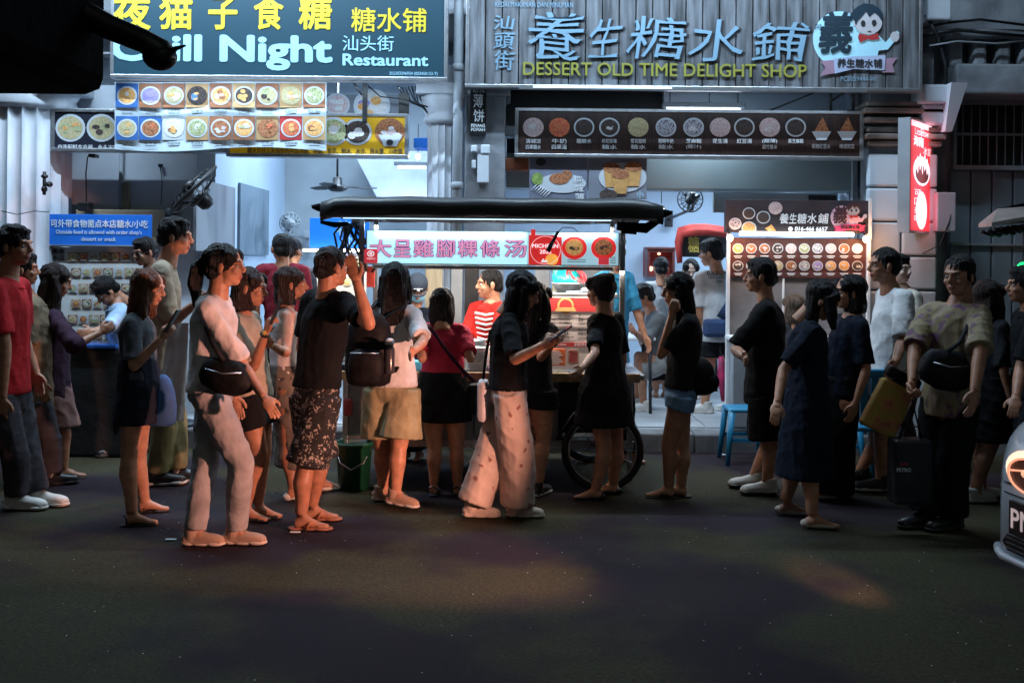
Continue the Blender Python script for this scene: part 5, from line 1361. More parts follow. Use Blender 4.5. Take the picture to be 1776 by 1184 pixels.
b.add(P, [(0, 2, 3, 1), (4, 5, 7, 6), (0, 1, 5, 4), (1, 3, 7, 5), (3, 2, 6, 7), (2, 0, 4, 6)]); plate = b.build('number_plate', m_black, t, fix=True)
lettering('PMU 2718', 0, 1, 0, 1, 0, mat('plate_white', (.7, .6, .6), var=0, estr=.25), plate, bold=.02, fn=lambda p: PL(-.285 + .48 * (p[0]), .57 + .08 * p[2], .0105))  # slight glow put into the letters so they read
for s_ in (-1, 1):
    cy_, cz_ = s_ * .19, .80
    patch('headlamp', glow('lamp_lit_ring', (1.0, .74, .52), 1.1), oval_pts(cy_, cz_, .150, .085, tw=-s_ * .0), .012)
    patch('lamp_lens', mat('lamp_inner', (.10, .06, .05), rough=.15, var=.3), oval_pts(cy_ - s_ * .012, cz_ - .010, .125, .066), .020)
    q = CL(front(cy_, cz_, .03), cy_, cz_)
    b = MB(); b.ell(q, (.016, .016, .016)); b.build('lamp_bulb', glow('lamp_bulb_glow', (1, .5, .3), .8), t)
    op = oval_pts(cy_ - s_ * .012, cz_ - .010, .125, .066); b = MB(); b.tube([CL(front(y, z, .026), y, z) for y, z in op + [op[0]]], .005, 5); b.tube([CL(front(y, cz_ + .01, .026), y, cz_ + .01 + (y - cy_) * .15) for y in np.linspace(cy_ - .1, cy_ + .1, 6)], .004, 5); b.build('lamp_rim', glow('lamp_edge', (1.0, .42, .25), .8), t)
b = MB(); b.tube([CL(front(y, .735, .002), y, .735) for y in list(np.linspace(-.6, -.30, 6))], .004, 5); b.tube([CL(front(y, .695, .002), y, .695) for y in np.linspace(-.5, .5, 15)], .0035, 5); b.build('panel_gap', m_black, t)
b = MB(); b.tube([CL(front(y, .45, .012), y, .440) for y in np.linspace(-.5, .5, 15)], .016, 7); b.build('bumper_lip', m_car, t)
# light thrown by the lit headlamps along the road
for s_, e, tgt, sz in ((-1, 680, (-1.6, 6.15, .42), 42), (1, 230, (1.64, 5.12, 0.0), 12)):
    sp = bpy.data.lights.new('headlamp_beam', 'SPOT'); sp.energy = e; sp.color = (1.0, .43, .30); sp.spot_size = R(sz); sp.spot_blend = .5; sp.shadow_soft_size = .06
    so = bpy.data.objects.new('headlamp_beam', sp); sc.collection.objects.link(so)
    pos = CL(.10, s_ * .22, .82)
    d = (Vector(tgt) - pos).normalized(); so.rotation_euler = d.to_track_quat('-Z', 'Y').to_euler()
    so.parent = t; so.location = pos - org
# overhead street lamp behind the camera, lights the road faintly
t = thing('street_lamp', 'street lamp on the near side of the road behind the viewer', 'street lamp', (1.5, -2.5, 0))
b = MB(); b.tube([(1.5, -2.5, 0), (1.5, -2.5, 5.6), (1.5, -2.0, 6.0), (1.4, -.8, 6.1)], [.08, .06, .05, .04], 10); b.build('pole', m_grey, t)
b = MB(); b.bbox(1.25, 1.55, -1.0, -.4, 6.05, 6.15, .03); b.build('lamp_head', m_grey, t)
area('street_glow', (1.4, -.7, 6.0), .25, .5, 6, (.85, 1.0, .70), (R(28), 0, 0), parent=t)
# ------------------------------------------------------------------ people: machinery
def evaluate(objs):
    dg = bpy.context.evaluated_depsgraph_get()
    dg.update()
    out = []
    for o in objs:
        me = o.evaluated_get(dg).to_mesh()
        n = len(me.vertices); v = np.empty(n * 3); me.vertices.foreach_get('co', v); v = v.reshape(-1, 3)
        nr = np.empty(n * 3); me.vertex_normals.foreach_get('vector', nr); nr = nr.reshape(-1, 3)
        ls = np.empty(len(me.loops), dtype=np.int64); me.loops.foreach_get('vertex_index', ls)
        lt = np.empty(len(me.polygons), dtype=np.int64); me.polygons.foreach_get('loop_total', lt)
        f = [tuple(int(i) for i in a) for a in np.split(ls, np.cumsum(lt)[:-1])] if len(set(lt.tolist())) > 1 else ls.reshape(-1, int(lt[0])).tolist()
        out.append((v, f, nr))
        o.evaluated_get(dg).to_mesh_clear()
    for o in objs:
        m = o.data; bpy.data.objects.remove(o); bpy.data.meshes.remove(m)
    return out

def solid(b, voxel, smooth=4):
    me = b.mesh('tmp'); bm = bmesh.new(); bm.from_mesh(me); bmesh.ops.recalc_face_normals(bm, faces=bm.faces); bm.to_mesh(me); bm.free()
    o = bpy.data.objects.new('tmp', me); sc.collection.objects.link(o)
    r_ = o.modifiers.new('r', 'REMESH'); r_.mode = 'VOXEL'; r_.voxel_size = voxel
    if smooth:
        s_ = o.modifiers.new('s', 'SMOOTH'); s_.factor = .5; s_.iterations = smooth
    return o

# ---- head template (x right, y forward, z up, metres)
hb = MB()
hb.ell((0, -.012, .030), (.074, .093, .086), 22, 14); hb.ell((0, .026, -.030), (.058, .060, .072), 20, 12)
hb.ell((0, .052, -.080), (.028, .028, .024)); hb.ell((0, .01, -.075), (.048, .045, .035))
for s_ in (-1, 1):
    hb.ell((s_ * .036, .058, -.025), (.022, .022, .022)); hb.ell((s_ * .078, -.008, -.008), (.010, .020, .031), M=Matrix.Rotation(s_ * -.25, 4, 'Z'))
hb.tube([(-.045, .070, .030), (-.02, .080, .027), (.02, .080, .027), (.045, .070, .030)], [.010, .012, .012, .010], 8)
hb.tube([(0, .080, .022), (0, .093, -.004), (0, .106, -.022)], [.008, .010, .013], 8); hb.ell((0, .097, -.026), (.018, .012, .009))
hb.ell((0, .083, -.052), (.024, .010, .007)); hb.ell((0, .080, -.063), (.021, .010, .007))
hb.tube([(0, -.030, -.03), (0, -.034, -.10), (0, -.045, -.19)], [.056, .054, .062], 14)
# ---- hand templates (wrist at 0, fingers +y, back of hand +z, thumb +x) = a left hand
def hand_mb(curl, spread=.0, thumb_in=.0):
    b = MB()
    b.ell((0, .045, 0), (.040, .052, .015)); b.tube([(0, -.03, 0), (0, .03, 0)], [.026, .030], 10, flat=.65, side=(1, 0, 0))
    for k, (x, L) in enumerate(((.028, .070), (.010, .078), (-.009, .072), (-.026, .058))):
        p = Vector((x * .8, .075, 0)); a = spread * (x / .03); pts = [p]
        ang = .1
        for j, fr in enumerate((.45, .32, .25)):
            ang += curl[j]
            p = p + Vector((math.sin(a) * L * fr, math.cos(a) * math.cos(ang) * L * fr, -math.sin(ang) * L * fr)); pts.append(p)
        b.tube([Vector((x * .5, .04, 0))] + pts, [.011, .0095, .0085, .008, .0065], 7)
    b.tube([(.020, .018, -.002), (.042, .040, -.008 - thumb_in * .3), (.052 - thumb_in, .066, -.014 - thumb_in), (.050 - thumb_in * 1.5, .088, -.018 - thumb_in * 1.2)], [.016, .013, .0105, .008], 7)
    return b
T = evaluate([solid(hb, .0056, 3), solid(hand_mb((.15, .25, .2), .06), .0042, 2), solid(hand_mb((.7, 1.0, .7), .0, .012), .0042, 2)])
HEAD, HAND = T[0], {'relax': T[1], 'grip': T[2]}
hv = HEAD[0]
lipmask = None
m_idx_head = []
for f in HEAD[1]:
    c = hv[list(f)].mean(0)
    lip = abs(c[0]) < .022 and -.070 < c[2] < -.046 and c[1] > .080
    m_idx_head.append(1 if lip else 0)

SKINS = {}
def skin(k):
    cols = {'a': (.52, .255, .155), 'b': (.42, .195, .115), 'c': (.26, .13, .08), 'p': (.60, .40, .31)}
    if k not in SKINS:
        m = mat('skin_' + {'a': 'light', 'b': 'tan', 'c': 'deep', 'p': 'pale'}[k], cols[k], rough=.48, var=.16, scale=22, bump=.06, bscale=150)
        m.node_tree.nodes['Principled BSDF'].inputs['Subsurface Weight'].default_value = .06
        m.node_tree.nodes['Principled BSDF'].inputs['Subsurface Radius'].default_value = (.02, .008, .004)
        SKINS[k] = m
    return SKINS[k]
m_lip = mat('lips', (.38, .12, .10), rough=.4, var=.05)
m_eye = mat('eye_white', (.6, .6, .6), rough=.2, var=0)
m_iris = mat('iris', (.02, .012, .01), rough=.1, var=0)
def hairmat(name, c, rough=.5): return mat(name, c, rough=.40, var=.6, scale=34, stretch=(4, 4, .25), bump=.9, bscale=60, spec=.30)
H_BLK = hairmat('black_hair', (.010, .009, .010)); H_BRN = hairmat('brown_hair', (.14, .062, .035)); H_GRY = hairmat('grey_brown_hair', (.10, .07, .05)); H_DK = hairmat('dark_brown_hair', (.025, .014, .012))

def fabric(name, c, **k):
    k.setdefault('spec', .12); k.setdefault('rough', .85); k.setdefault('var', .22); k.setdefault('scale', 6); k.setdefault('bump', .32); k.setdefault('bscale', 22)
    return mat(name, c, **k)

def wrinkle(v, nr, seed, amp):
    rs = np.random.RandomState(seed)
    d = np.zeros(len(v))
    for k in range(7):
        w = rs.normal(size=3); w[2] *= (.35 if k < 5 else 1.2); w /= np.linalg.norm(w); fq = rs.uniform(16, 46)
        w2 = rs.normal(size=3) * 6
        ph = rs.uniform(0, 6.28)
        x = v @ w * fq + ph + 1.6 * np.sin(v @ w2 + ph * 2)
        d += ((1 - np.abs(np.sin(x))) ** 1.6 * 2.2 - .7) * (1.0 if k < 4 else .6)
    d /= 4.5
    zb = v[:, 2].min(); tb = np.clip((v[:, 2] - zb - .01) / .09, .15, 1.0); d = d * tb
    return v + nr * (d * amp)[:, None]

BATCH = []
def queue(mb, voxel, smooth, fin): BATCH.append((solid(mb, voxel, smooth), fin))

def add_mesh(name, v, f, parent, mats, midx=None, off=None):
    me = bpy.data.meshes.new(name)
    if off is None:
        off = Vector(parent.location) if parent is not None else Vector((0, 0, 0))
        if parent is not None and parent.parent is not None: off = off + parent.parent.location
    me.from_pydata((np.asarray(v) - np.array(off)).tolist(), [], f)
    me.polygons.foreach_set('use_smooth', [True] * len(f))
    if midx is not None: me.polygons.foreach_set('material_index', midx)
    me.update()
    return link(name, me, parent, mats)

def xform(M, v):
    A = np.array(M); return v @ A[:3, :3].T + A[:3, 3]

# ---- shoe templates: origin under the ankle on the ground, +y forward
SH = {}
def shoe_templates():
    b = MB(); b.tube([(0, -.082, .046), (0, -.065, .050), (0, -.02, .054), (0, .03, .054), (0, .08, .046), (0, .13, .038), (0, .165, .034), (0, .185, .031)], [.020, .034, .039, .040, .041, .042, .034, .016], 14, side=(1, 0, 0), flat=.86); b.tube([(0, -.02, .05), (0, -.022, .118)], [.045, .047], 14); b.tube([(0, .0, .09), (0, .07, .072)], [.032, .026], 10, side=(1, 0, 0), flat=.5)
    b.box(-.040, .040, -.07, .165, .018, .034)
    s1 = solid(b, .0075, 3)
    b = MB(); b.ell((0, -.035, .022), (.045, .052, .020), 18, 8); b.ell((0, .05, .018), (.046, .10, .017), 18, 8); b.ell((0, .125, .020), (.052, .070, .019), 18, 8); s2 = solid(b, .0075, 1)
    b = MB(); b.ell((0, -.035, .035), (.036, .045, .032)); b.ell((0, .04, .026), (.038, .09, .022)); b.ell((0, .115, .024), (.040, .070, .018)); s3 = solid(b, .0075, 2)
    b = MB(); b.ell((0, -.03, .010), (.044, .055, .010), 18, 8); b.ell((0, .045, .010), (.042, .10, .010), 18, 8); b.ell((0, .13, .010), (.050, .065, .010), 18, 8); s4 = solid(b, .006, 0)
    r = evaluate([s1, s2, s3, s4])
    def mk(name, v, f):
        me = bpy.data.meshes.new(name); me.from_pydata(v.tolist(), [], f); me.polygons.foreach_set('use_smooth', [True] * len(f)); me.update(); return me
    SH['upper'] = mk('shoe_upper', r[0][0], r[0][1]); SH['sole'] = mk('sole', r[1][0], r[1][1]); SH['flat'] = mk('flat', r[2][0], r[2][1]); SH['slab'] = mk('slab', r[3][0], r[3][1])
    b = MB()
    for k in range(4): b.tube([(-.022, .03 + .022 * k, .080 - .010 * k), (0, .035 + .022 * k, .088 - .011 * k), (.022, .03 + .022 * k + .01, .080 - .010 * k)], .0035, 5)
    SH['laces'] = b.mesh('laces')
    b = MB(); b.tube([(-.048, .04, .012), (-.034, .055, .05), (0, .07, .062), (.034, .055, .05), (.048, .04, .012)], [.010] * 5, 8, flat=.5); b.tube([(0, .12, .018), (0, .07, .060)], .007, 6)
    SH['thong'] = b.mesh('strap')
    b = MB(); b.tube([(-.044, -.02, .012), (-.036, -.03, .06), (0, -.06, .08), (.036, -.03, .06), (.044, -.02, .012)], .007, 6); b.tube([(-.048, .09, .012), (0, .10, .045), (.048, .09, .012)], [.012] * 3, 7, flat=.5)
    b.tube([(-.04, .0, .03), (0, .035, .075), (.04, .0, .03)], .006, 6)
    SH['straps'] = b.mesh('strap')
shoe_templates()
def put_shoe(root, kind, pos, yaw, pitch, s, m1, m2):
    def one(name, key, m, parent):
        me = SH[key].copy(); me.materials.clear(); me.materials.append(m)
        o = bpy.data.objects.new(name, me); sc.collection.objects.link(o); o.parent = parent
        return o
    main = {'sneaker': 'upper', 'flat': 'flat', 'slipper': 'slab', 'sandal': 'slab'}[kind]
    o = one({'sneaker': 'shoe', 'flat': 'shoe', 'slipper': 'slipper', 'sandal': 'sandal'}[kind], main, m1, root)
    o.location = Vector(pos) - root.location; o.rotation_euler = (-pitch, 0, yaw - R(90)); o.scale = (s, s, s)
    if kind == 'sneaker': one('sole', 'sole', m2, o); one('laces', 'laces', m2, o)
    if kind == 'slipper': one('strap', 'thong', m2, o)
    if kind == 'sandal': one('strap', 'straps', m2, o)

def person(label, Y=None, g=0.0, a=0, ha=None, hp=0, hd=(0, 0), nk=(0, 0), pv=(0, 0), aL=None, aR=None, kL=None, kR=None, eL=None, wL=None, eR=None, wR=None,
           s=1.0, w=1.0, female=False, sk='a', hair='short', hm=None, hlen=.3, top=None, bottom=None, shoes=None, group='people queueing and walking at the food cart', glasses=False,
           lift=(0, 0), feet=(None, None), voxel=.013, handL='relax', handR='relax', seed=0, extra=None, hscale=1.0, tL=None, tR=None, legs=True):
    aR_, = (R(a),)
    w = .6 * w + .31
    fwd = Vector((math.cos(aR_), math.sin(aR_), 0)); side = Vector((math.sin(aR_), -math.cos(aR_), 0)); up = Vector((0, 0, 1))
    if ha is None: ha = a
    YL = groundY(*aL, g) if (aL and Y is None) else Y
    YR = groundY(*aR, g) if (aR and Y is None) else Y
    Y0 = (YL + YR) / 2
    if Y is not None:
        # known depth: split the feet a little along the facing direction
        YL = Y0 - side.y * .08; YR = Y0 + side.y * .08
    px_x = lambda p, YY: W(p[0], p[1], YY).x
    NK = W(*nk, Y0); PV = W(*pv, Y0); HD = W(*hd, Y0) + fwd * .01
    AL = Vector((px_x(aL, YL), YL, g + .088 * s)) if aL else PV + Vector((0, 0, g + .088 * s - PV.z)) - side * .09
    AR = Vector((px_x(aR, YR), YR, g + .088 * s)) if aR else PV + Vector((0, 0, g + .088 * s - PV.z)) + side * .09
    AL.z += lift[0]; AR.z += lift[1]
    sw = (.150 if female else .172) * s * w; hw_ = .088 * s
    SL_ = NK - side * sw + up * (-.045 * s); SR_ = NK + side * sw + up * (-.045 * s)
    HL = PV - side * hw_; HR = PV + side * hw_
    def kn(kp, H_, A_):
        if kp is None:
            m_ = (H_ + A_) / 2 + fwd * .03; m_.z = (H_.z * .48 + A_.z * .52); return m_
        dd = kp[2] if len(kp) > 2 else 0
        return W(kp[0], kp[1], (H_.y + A_.y) / 2 + dd)
    KL = kn(kL, HL, AL); KR = kn(kR, HR, AR)
    UA, FA = .285 * s, .25 * s
    def reach(p0, px, L):
        """point at the pixel, at limb length L from p0 when the picture allows; third value: -1 towards the camera, 1 away"""
        sg = px[2] if len(px) > 2 else -1
        q = W(px[0], px[1], p0.y)
        d2 = (q - p0).length
        dy = math.sqrt(max(0, L * L - d2 * d2)) * sg * min(1, abs(sg))
        if abs(sg) not in (0, 1): dy = sg
        if sg == 0: dy = 0
        return W(px[0], px[1], p0.y + dy)
    def arm(S_, e, w_, sd):
        if e is None:
            E = S_ + side * sd * .05 * s - up * UA * .98 - fwd * .02
        else: E = reach(S_, e, UA)
        if w_ is None: Wp = E + fwd * .08 * s - up * FA * .94
        else: Wp = reach(E, w_, FA)
        return E, Wp
    EL, WL = arm(SL_, eL, wL, -1); ER, WR = arm(SR_, eR, wR, 1)
    root = thing('person', label, 'person', (PV.x, Y0, g), group)
    # ---------- body
    b = MB()
    ax_ = (NK - PV)
    def spn(t): 
        p = PV + ax_ * t
        if t > .2 and t < .9: p = p - fwd * .0
        return p
    fm = female
    prof = [(-.16, .10, .085), (-.05, .150, .108), (.06, .160 if not fm else .162, .112), (.30, .135 if not fm else .122, .098), (.55, .150 if not fm else .132, .108 if not fm else .105), (.78, .158 if not fm else .140, .108), (.92, .120, .085), (.99, .062, .055)]
    def torso(b, ease, prof=prof, t0=-1, t1=2):
        rings = []
        n = 20
        for (t, rx, ry) in prof:
            if t < t0 or t > t1: continue
            c = spn(t)
            if t < 0: c = PV + up * (t * ax_.length)
            rings.append([c + side * ((rx * w * s + ease) * math.cos(6.2832 * k / n)) + fwd * ((ry * w * s + ease) * math.sin(6.2832 * k / n)) for k in range(n)])
        vs_ = [p for r_ in rings for p in r_]; fs_ = []
        for i in range(len(rings) - 1):
            for k in range(n): a0 = i * n + k; b0 = i * n + (k + 1) % n; fs_.append((a0, b0, b0 + n, a0 + n))
        fs_.append(tuple(reversed(range(n)))); fs_.append(tuple((len(rings) - 1) * n + k for k in range(n)))
        b.add(vs_, fs_)
    torso(b, 0)
    b.tube([SL_ + up * .01, NK - up * .03 * s, SR_ + up * .01], [.052 * s, .062 * s, .052 * s], 12)
    MY = Matrix.Translation(HD) @ Matrix.Rotation(R(ha - 90), 4, 'Z')
    MH = MY @ Matrix.Rotation(R(-hp), 4, 'X') @ Matrix.Scale(s * hscale, 4)
    nb = MH @ Vector((0, -.034, -.10))
    b.tube([nb + (nb - NK) * .2, (nb + NK) / 2, NK - up * .05 * s], [.050 * s, .052 * s, .07 * s], 12)
    aw = (.85 if fm else 1.0) * (.6 + .4 * w)
    for S_, E, Wp in ((SL_, EL, WL), (SR_, ER, WR)):
        b.tube([S_, S_.lerp(E, .35), E], [.052 * s * aw, .049 * s * aw, .040 * s * aw], 12); b.tube([E, E.lerp(Wp, .3), Wp], [.039 * s * aw, .040 * s * aw, .027 * s * aw], 12)
        b.ell(E, (.038 * s * aw,) * 3); b.ell(S_, (.054 * s * aw,) * 3)
    FD = []
    for i_, (H_, K_, A_) in enumerate(((HL, KL, AL), (HR, KR, AR)) if legs else ()):
        calf = K_.lerp(A_, .32) - fwd * .012 * s
        b.tube([H_, H_.lerp(K_, .4), K_], [.092 * s * w, .080 * s * w, .056 * s], 14); b.ell(K_, (.054 * s,) * 3)
        b.tube([K_, calf, K_.lerp(A_, .72), A_], [.052 * s, .058 * s, .042 * s, .036 * s], 14)
        fy = feet[i_] if feet[i_] is not None else a
        fd = Vector((math.cos(R(fy)), math.sin(R(fy)), 0)); ph = min(1.0, lift[i_] / .16) if lift[i_] > 0 else 0
        z0 = A_.z - .088 * s
        # heel raised: the foot pivots on the toes
        tip = A_ + fd * .15 * s; tip.z = A_.z - .068 * s - lift[i_] * .9
        ball = A_ + fd * .10 * s; ball.z = A_.z - .062 * s - lift[i_] * .7
        b.tube([A_ - fd * .035 * s - up * .055 * s, A_ + fd * .03 * s - up * .035 * s, ball, tip], [.034 * s, .036 * s, .026 * s, .016 * s], 12, side=fd.cross(up), flat=.9)
        b.tube([ball, tip + fd * .012], [.036 * s, .028 * s], 10, side=fd.cross(up), flat=.5)
        FD.append((A_, fd, fy, ph))
    hands = []
    for (Wp, E, left, hk, th) in ((WL, EL, True, handL, tL), (WR, ER, False, handR, tR)):
        d = (Wp - E).normalized()
        if th is None: th = fwd if d.z < -.6 else up
        x_ = (th - d * th.dot(d)).normalized()
        if not left: x_ = -x_
        z_ = x_.cross(d)
        Mx = Matrix(((x_.x, d.x, z_.x, Wp.x), (x_.y, d.y, z_.y, Wp.y), (x_.z, d.z, z_.z, Wp.z), (0, 0, 0, 1))) @ Matrix.Scale(s * (.92 if fm else 1.02), 4)
        v, f, _ = HAND[hk]
        if not left: v = v * np.array([-1, 1, 1]); f = [tuple(reversed(q)) for q in f]
        hands.append((xform(Mx, v), f))
    sm = skin(sk)
    def fin_body(v, f, nr):
        V = [v]; Fc = list(f); mi = [0] * len(f); n = len(v)
        hvv = xform(MH, HEAD[0]); V.append(hvv); Fc += [tuple(i + n for i in q) for q in HEAD[1]]; mi += m_idx_head; n += len(hvv)
        for hv_, hf in hands: V.append(hv_); Fc += [tuple(i + n for i in q) for q in hf]; mi += [0] * len(hf); n += len(hv_)
        # eyes, pupils, brows
        e = MB()
        for q in (-1, 1):
            e.ell((q * .030, .0705, .004), (.0125, .010, .0075), 10, 7, 2); e.ell((q * .030, .0775, .004), (.0058, .004, .0058), 8, 6, 3)
            e.tube([(q * .016, .0880, .026), (q * .032, .0855, .031), (q * .048, .074, .026)], [.003, .004, .002], 5, 4)
        ev = xform(MH, np.array(e.v)); V.append(ev); Fc += [tuple(i + n for i in q) for q in e.f]; mi += e.m
        add_mesh('body', np.concatenate(V), Fc, root, [sm, m_lip, m_eye, m_iris, hm or H_BLK], mi)
    queue(b, voxel, 4, fin_body)
    # ---------- hair
    if hair:
        b = MB(); q = lambda x, y, z: MH @ Vector((x, y, z)); qy = lambda x, y, z: MY @ (Vector((x, y, z)) * s)
        Mr = MH.to_3x3().to_4x4()
        def el(c, r_): b.ell(q(*c), r_, 20, 12, 0, Mr)
        if hair in ('short', 'crop', 'neat'):
            th = .007 if hair == 'crop' else .013
            el((0, -.019, .046), (.075 + th, .090 + th * .8, .078 + th)); el((0, -.055, -.012), (.066 + th * .5, .052 + th, .060))
            if hair != 'crop': el((0, .040, .090), (.062, .044, .026)); el((.02, .02, .105), (.055, .055, .022))
            for q_ in (-1, 1): el((q_ * .070, .005, .01), (.010, .022, .035))
        else:
            el((0, -.028, .036), (.088, .103, .094))
            for q_ in (-1, 1): el((q_ * .055, .040, .052), (.036, .040, .045))
            if hair == 'long':
                L = hlen
                b.tube([qy(0, -.05, .02), qy(0, -.075, -.10), qy(0, -.095, -.10 - L * .5), qy(0, -.09, -.10 - L)], [.085 * s, .088 * s, .080 * s, .05 * s], 16, side=MY.to_3x3() @ Vector((1, 0, 0)), flat=.62)
                for q_ in (-1, 1): b.tube([qy(q_ * .070, .0, .03), qy(q_ * .082, .005, -.07), qy(q_ * .085, -.01, -.10 - L * .45), qy(q_ * .07, -.03, -.10 - L * .8)], [.030 * s, .034 * s, .032 * s, .012], 10)
            elif hair == 'drape':
                L = hlen
                b.tube([qy(0, -.05, .02), qy(0, -.07, -.10), qy(0, -.08, -.10 - L)], [.085 * s, .085 * s, .06 * s], 16, side=MY.to_3x3() @ Vector((1, 0, 0)), flat=.6)
                for q_ in (-1, 1): b.tube([qy(q_ * .070, .03, .03), qy(q_ * .080, .05, -.07), qy(q_ * .075, .06, -.10 - L * .6)], [.034 * s, .034 * s, .014], 10)
            elif hair == 'bob':
                b.tube([qy(0, -.035, .03), qy(0, -.045, -.07), qy(0, -.045, -.135)], [.088 * s, .098 * s, .086 * s], 18, side=MY.to_3x3() @ Vector((1, 0, 0)), flat=.80)
            elif hair == 'pony':
                b.ell(q(0, -.115, .03), (.03,) * 3); b.tube([qy(0, -.11, .03), qy(0, -.155, .0), qy(0, -.165, -.10), qy(0, -.145, -.10 - hlen)], [.026 * s, .038 * s, .038 * s, .012 * s], 12)
                el((0, -.05, -.03), (.072, .06, .05))
            elif hair == 'bun':
                el((0, -.085, .095), (.044, .040, .040)); el((0, -.05, -.03), (.070, .055, .05))
            elif hair == 'tied':
                el((0, -.115, -.03), (.042, .036, .045)); el((0, -.05, -.03), (.072, .058, .05))
        def fin_hair(v, f, nr, sd=seed):
            rs = np.random.RandomState(sd + 50)
            d = (np.sin(v[:, 0] * 330 + 3 * np.sin(v[:, 2] * 14)) + np.sin(v[:, 1] * 300 + 2.5 * np.sin(v[:, 2] * 11 + 1))) * .0017 + .003 * np.sin(v[:, 0] * 60 + v[:, 1] * 75 + v[:, 2] * 20)
            add_mesh('hair', v + nr * d[:, None], f, root, hm or H_BLK)
        queue(b, .0068, 3, fin_hair)
    if glasses:
        b = MB(); q = lambda x, y, z: MH @ Vector((x, y, z))
        for q_ in (-1, 1):
            b.tube([q(q_ * .031 + .021 * math.cos(6.2832 * k / 14), .092 - .004 * abs(math.cos(6.2832 * k / 14)), .003 + .016 * math.sin(6.2832 * k / 14)) for k in range(15)], .0014, 5)
            b.tube([q(q_ * .052, .088, .008), q(q_ * .078, .04, .01), q(q_ * .082, -.005, .004)], .0013, 5)
        b.tube([q(-.010, .094, .006), q(.010, .094, .006)], .0014, 5)
        b.build('glasses', mat('spectacle_wire', (.06, .06, .07), rough=.3, metal=.6, var=.05), root)
    # ---------- top
    zpx = lambda py: W(pv[0], py, Y0).z
    if top:
        m_, hem, slv, ease = top[0], top[1], top[2], .72 * (top[3] if len(top) > 3 else .018)
        b = MB()
        hz = zpx(hem); tb_ = (hz - PV.z) / max(.1, ax_.z)
        extra_r = top[4] if len(top) > 4 else .0
        pr = []
        wR = max(prof, key=lambda q: q[1])
        ts = [tb_, tb_ + (0.05 - tb_) * .5, .06, .30, .55, .78, .90, .985]
        for t_ in ts:
            rx = np.interp(t_, [q[0] for q in prof[1:]], [q[1] for q in prof[1:]]); ry = np.interp(t_, [q[0] for q in prof[1:]], [q[2] for q in prof[1:]])
            low = max(0, .55 - t_)
            rx = max(rx, .140 if low > 0 else 0); ry = max(ry, .100 if low > 0 else 0)
            e_ = ease * (1.15 if t_ < .5 else 1.0) + extra_r * low
            if t_ > .95: e_ = .016; rx, ry = .066, .062
            pr.append((t_, rx + e_ / (w * s), ry + e_ / (w * s)))
        torso(b, 0, pr)
        if slv > 0:
            b.tube([SL_ + up * .008, NK - up * .035 * s, SR_ + up * .008], [.052 * s + ease * .7, .062 * s + ease * .4, .052 * s + ease * .7], 14)
            for S_, E, Wp in ((SL_, EL, WL), (SR_, ER, WR)):
                f_ = min(slv, 1.0); e2 = S_.lerp(E, f_)
                b.ell(S_, (.053 * s * aw + ease * .8,) * 3)
                b.tube([S_, S_.lerp(e2, .5), e2], [.054 * s * aw + ease * .7, .053 * s * aw + ease * .85, .050 * s * aw + ease * 1.1], 14)
                if slv > 1: b.tube([E, E.lerp(Wp, slv - 1)], [.046 * s * aw + ease, .038 * s * aw + ease], 12); b.ell(E, (.042 * s * aw + ease,) * 3)
        else:
            b.tube([SL_.lerp(NK, .25) + up * .012, NK - up * .035 * s, SR_.lerp(NK, .25) + up * .012], [.046 * s + ease * .5, .058 * s + ease * .4, .046 * s + ease * .5], 14)
        nm_ = top[5] if len(top) > 5 else 'shirt'
        def fin_top(v, f, nr, sd=seed, nm_=nm_, m_=m_, ease=ease): add_mesh(nm_, wrinkle(v, nr, sd, .0062 + ease * .10), f, root, m_)
        queue(b, voxel * .92, 3, fin_top)
        if voxel < .015:
            b = MB(); cn = NK - up * .022 * s + fwd * .012
            rr_ = [cn + side * (.072 * s * w + .010) * math.cos(6.2832 * k / 20) + fwd * (.068 * s * w + .010) * math.sin(6.2832 * k / 20) - up * .018 * math.sin(6.2832 * k / 20) for k in range(21)]
            b.tube(rr_, .0075, 6, cap=False); b.build('collar', m_, root)
    if bottom:
        kind, m_, hem = bottom[0], bottom[1], bottom[2]
        fl = bottom[3] if len(bottom) > 3 else .02
        b = MB(); hz = zpx(hem)
        wt = [(-.10, .135, .105), (-.02, .158, .114), (.08, .160, .114), (.2, .145, .106)]
        if kind == 'skirt':
            n = 22; rings = []
            c1 = (KL + KR) / 2
            for u in (0, .15, .4, .7, 1.0):
                z = (PV.z + .16 * s) * (1 - u) + hz * u
                t_ = max(0, min(1, (PV.z - z) / max(.1, PV.z - c1.z))) if z < PV.z else 0
                cc = PV.lerp(c1, t_); cc = Vector((cc.x, cc.y, z))
                if z > PV.z: cc = Vector(spn((z - PV.z) / ax_.z)); 
                rx = (.150 + .018 * min(1, u * 3) + fl * u) * s * w + .012; ry = (.108 + .016 * min(1, u * 3) + fl * u) * s * w + .014
                rings.append([cc + side * rx * math.cos(6.2832 * k / n) * (1 + .03 * u * math.sin(k * 2.2)) + fwd * ry * math.sin(6.2832 * k / n) for k in range(n)])
            vs_ = [p for r_ in rings for p in r_]; fs_ = []
            for i in range(len(rings) - 1):
                for k in range(n): a0 = i * n + k; b0 = i * n + (k + 1) % n; fs_.append((a0, b0, b0 + n, a0 + n))
            fs_.append(tuple(reversed(range(n)))); fs_.append(tuple((len(rings) - 1) * n + k for k in range(n)))
            b.add(vs_, fs_)
        else:
            torso(b, .006, wt)
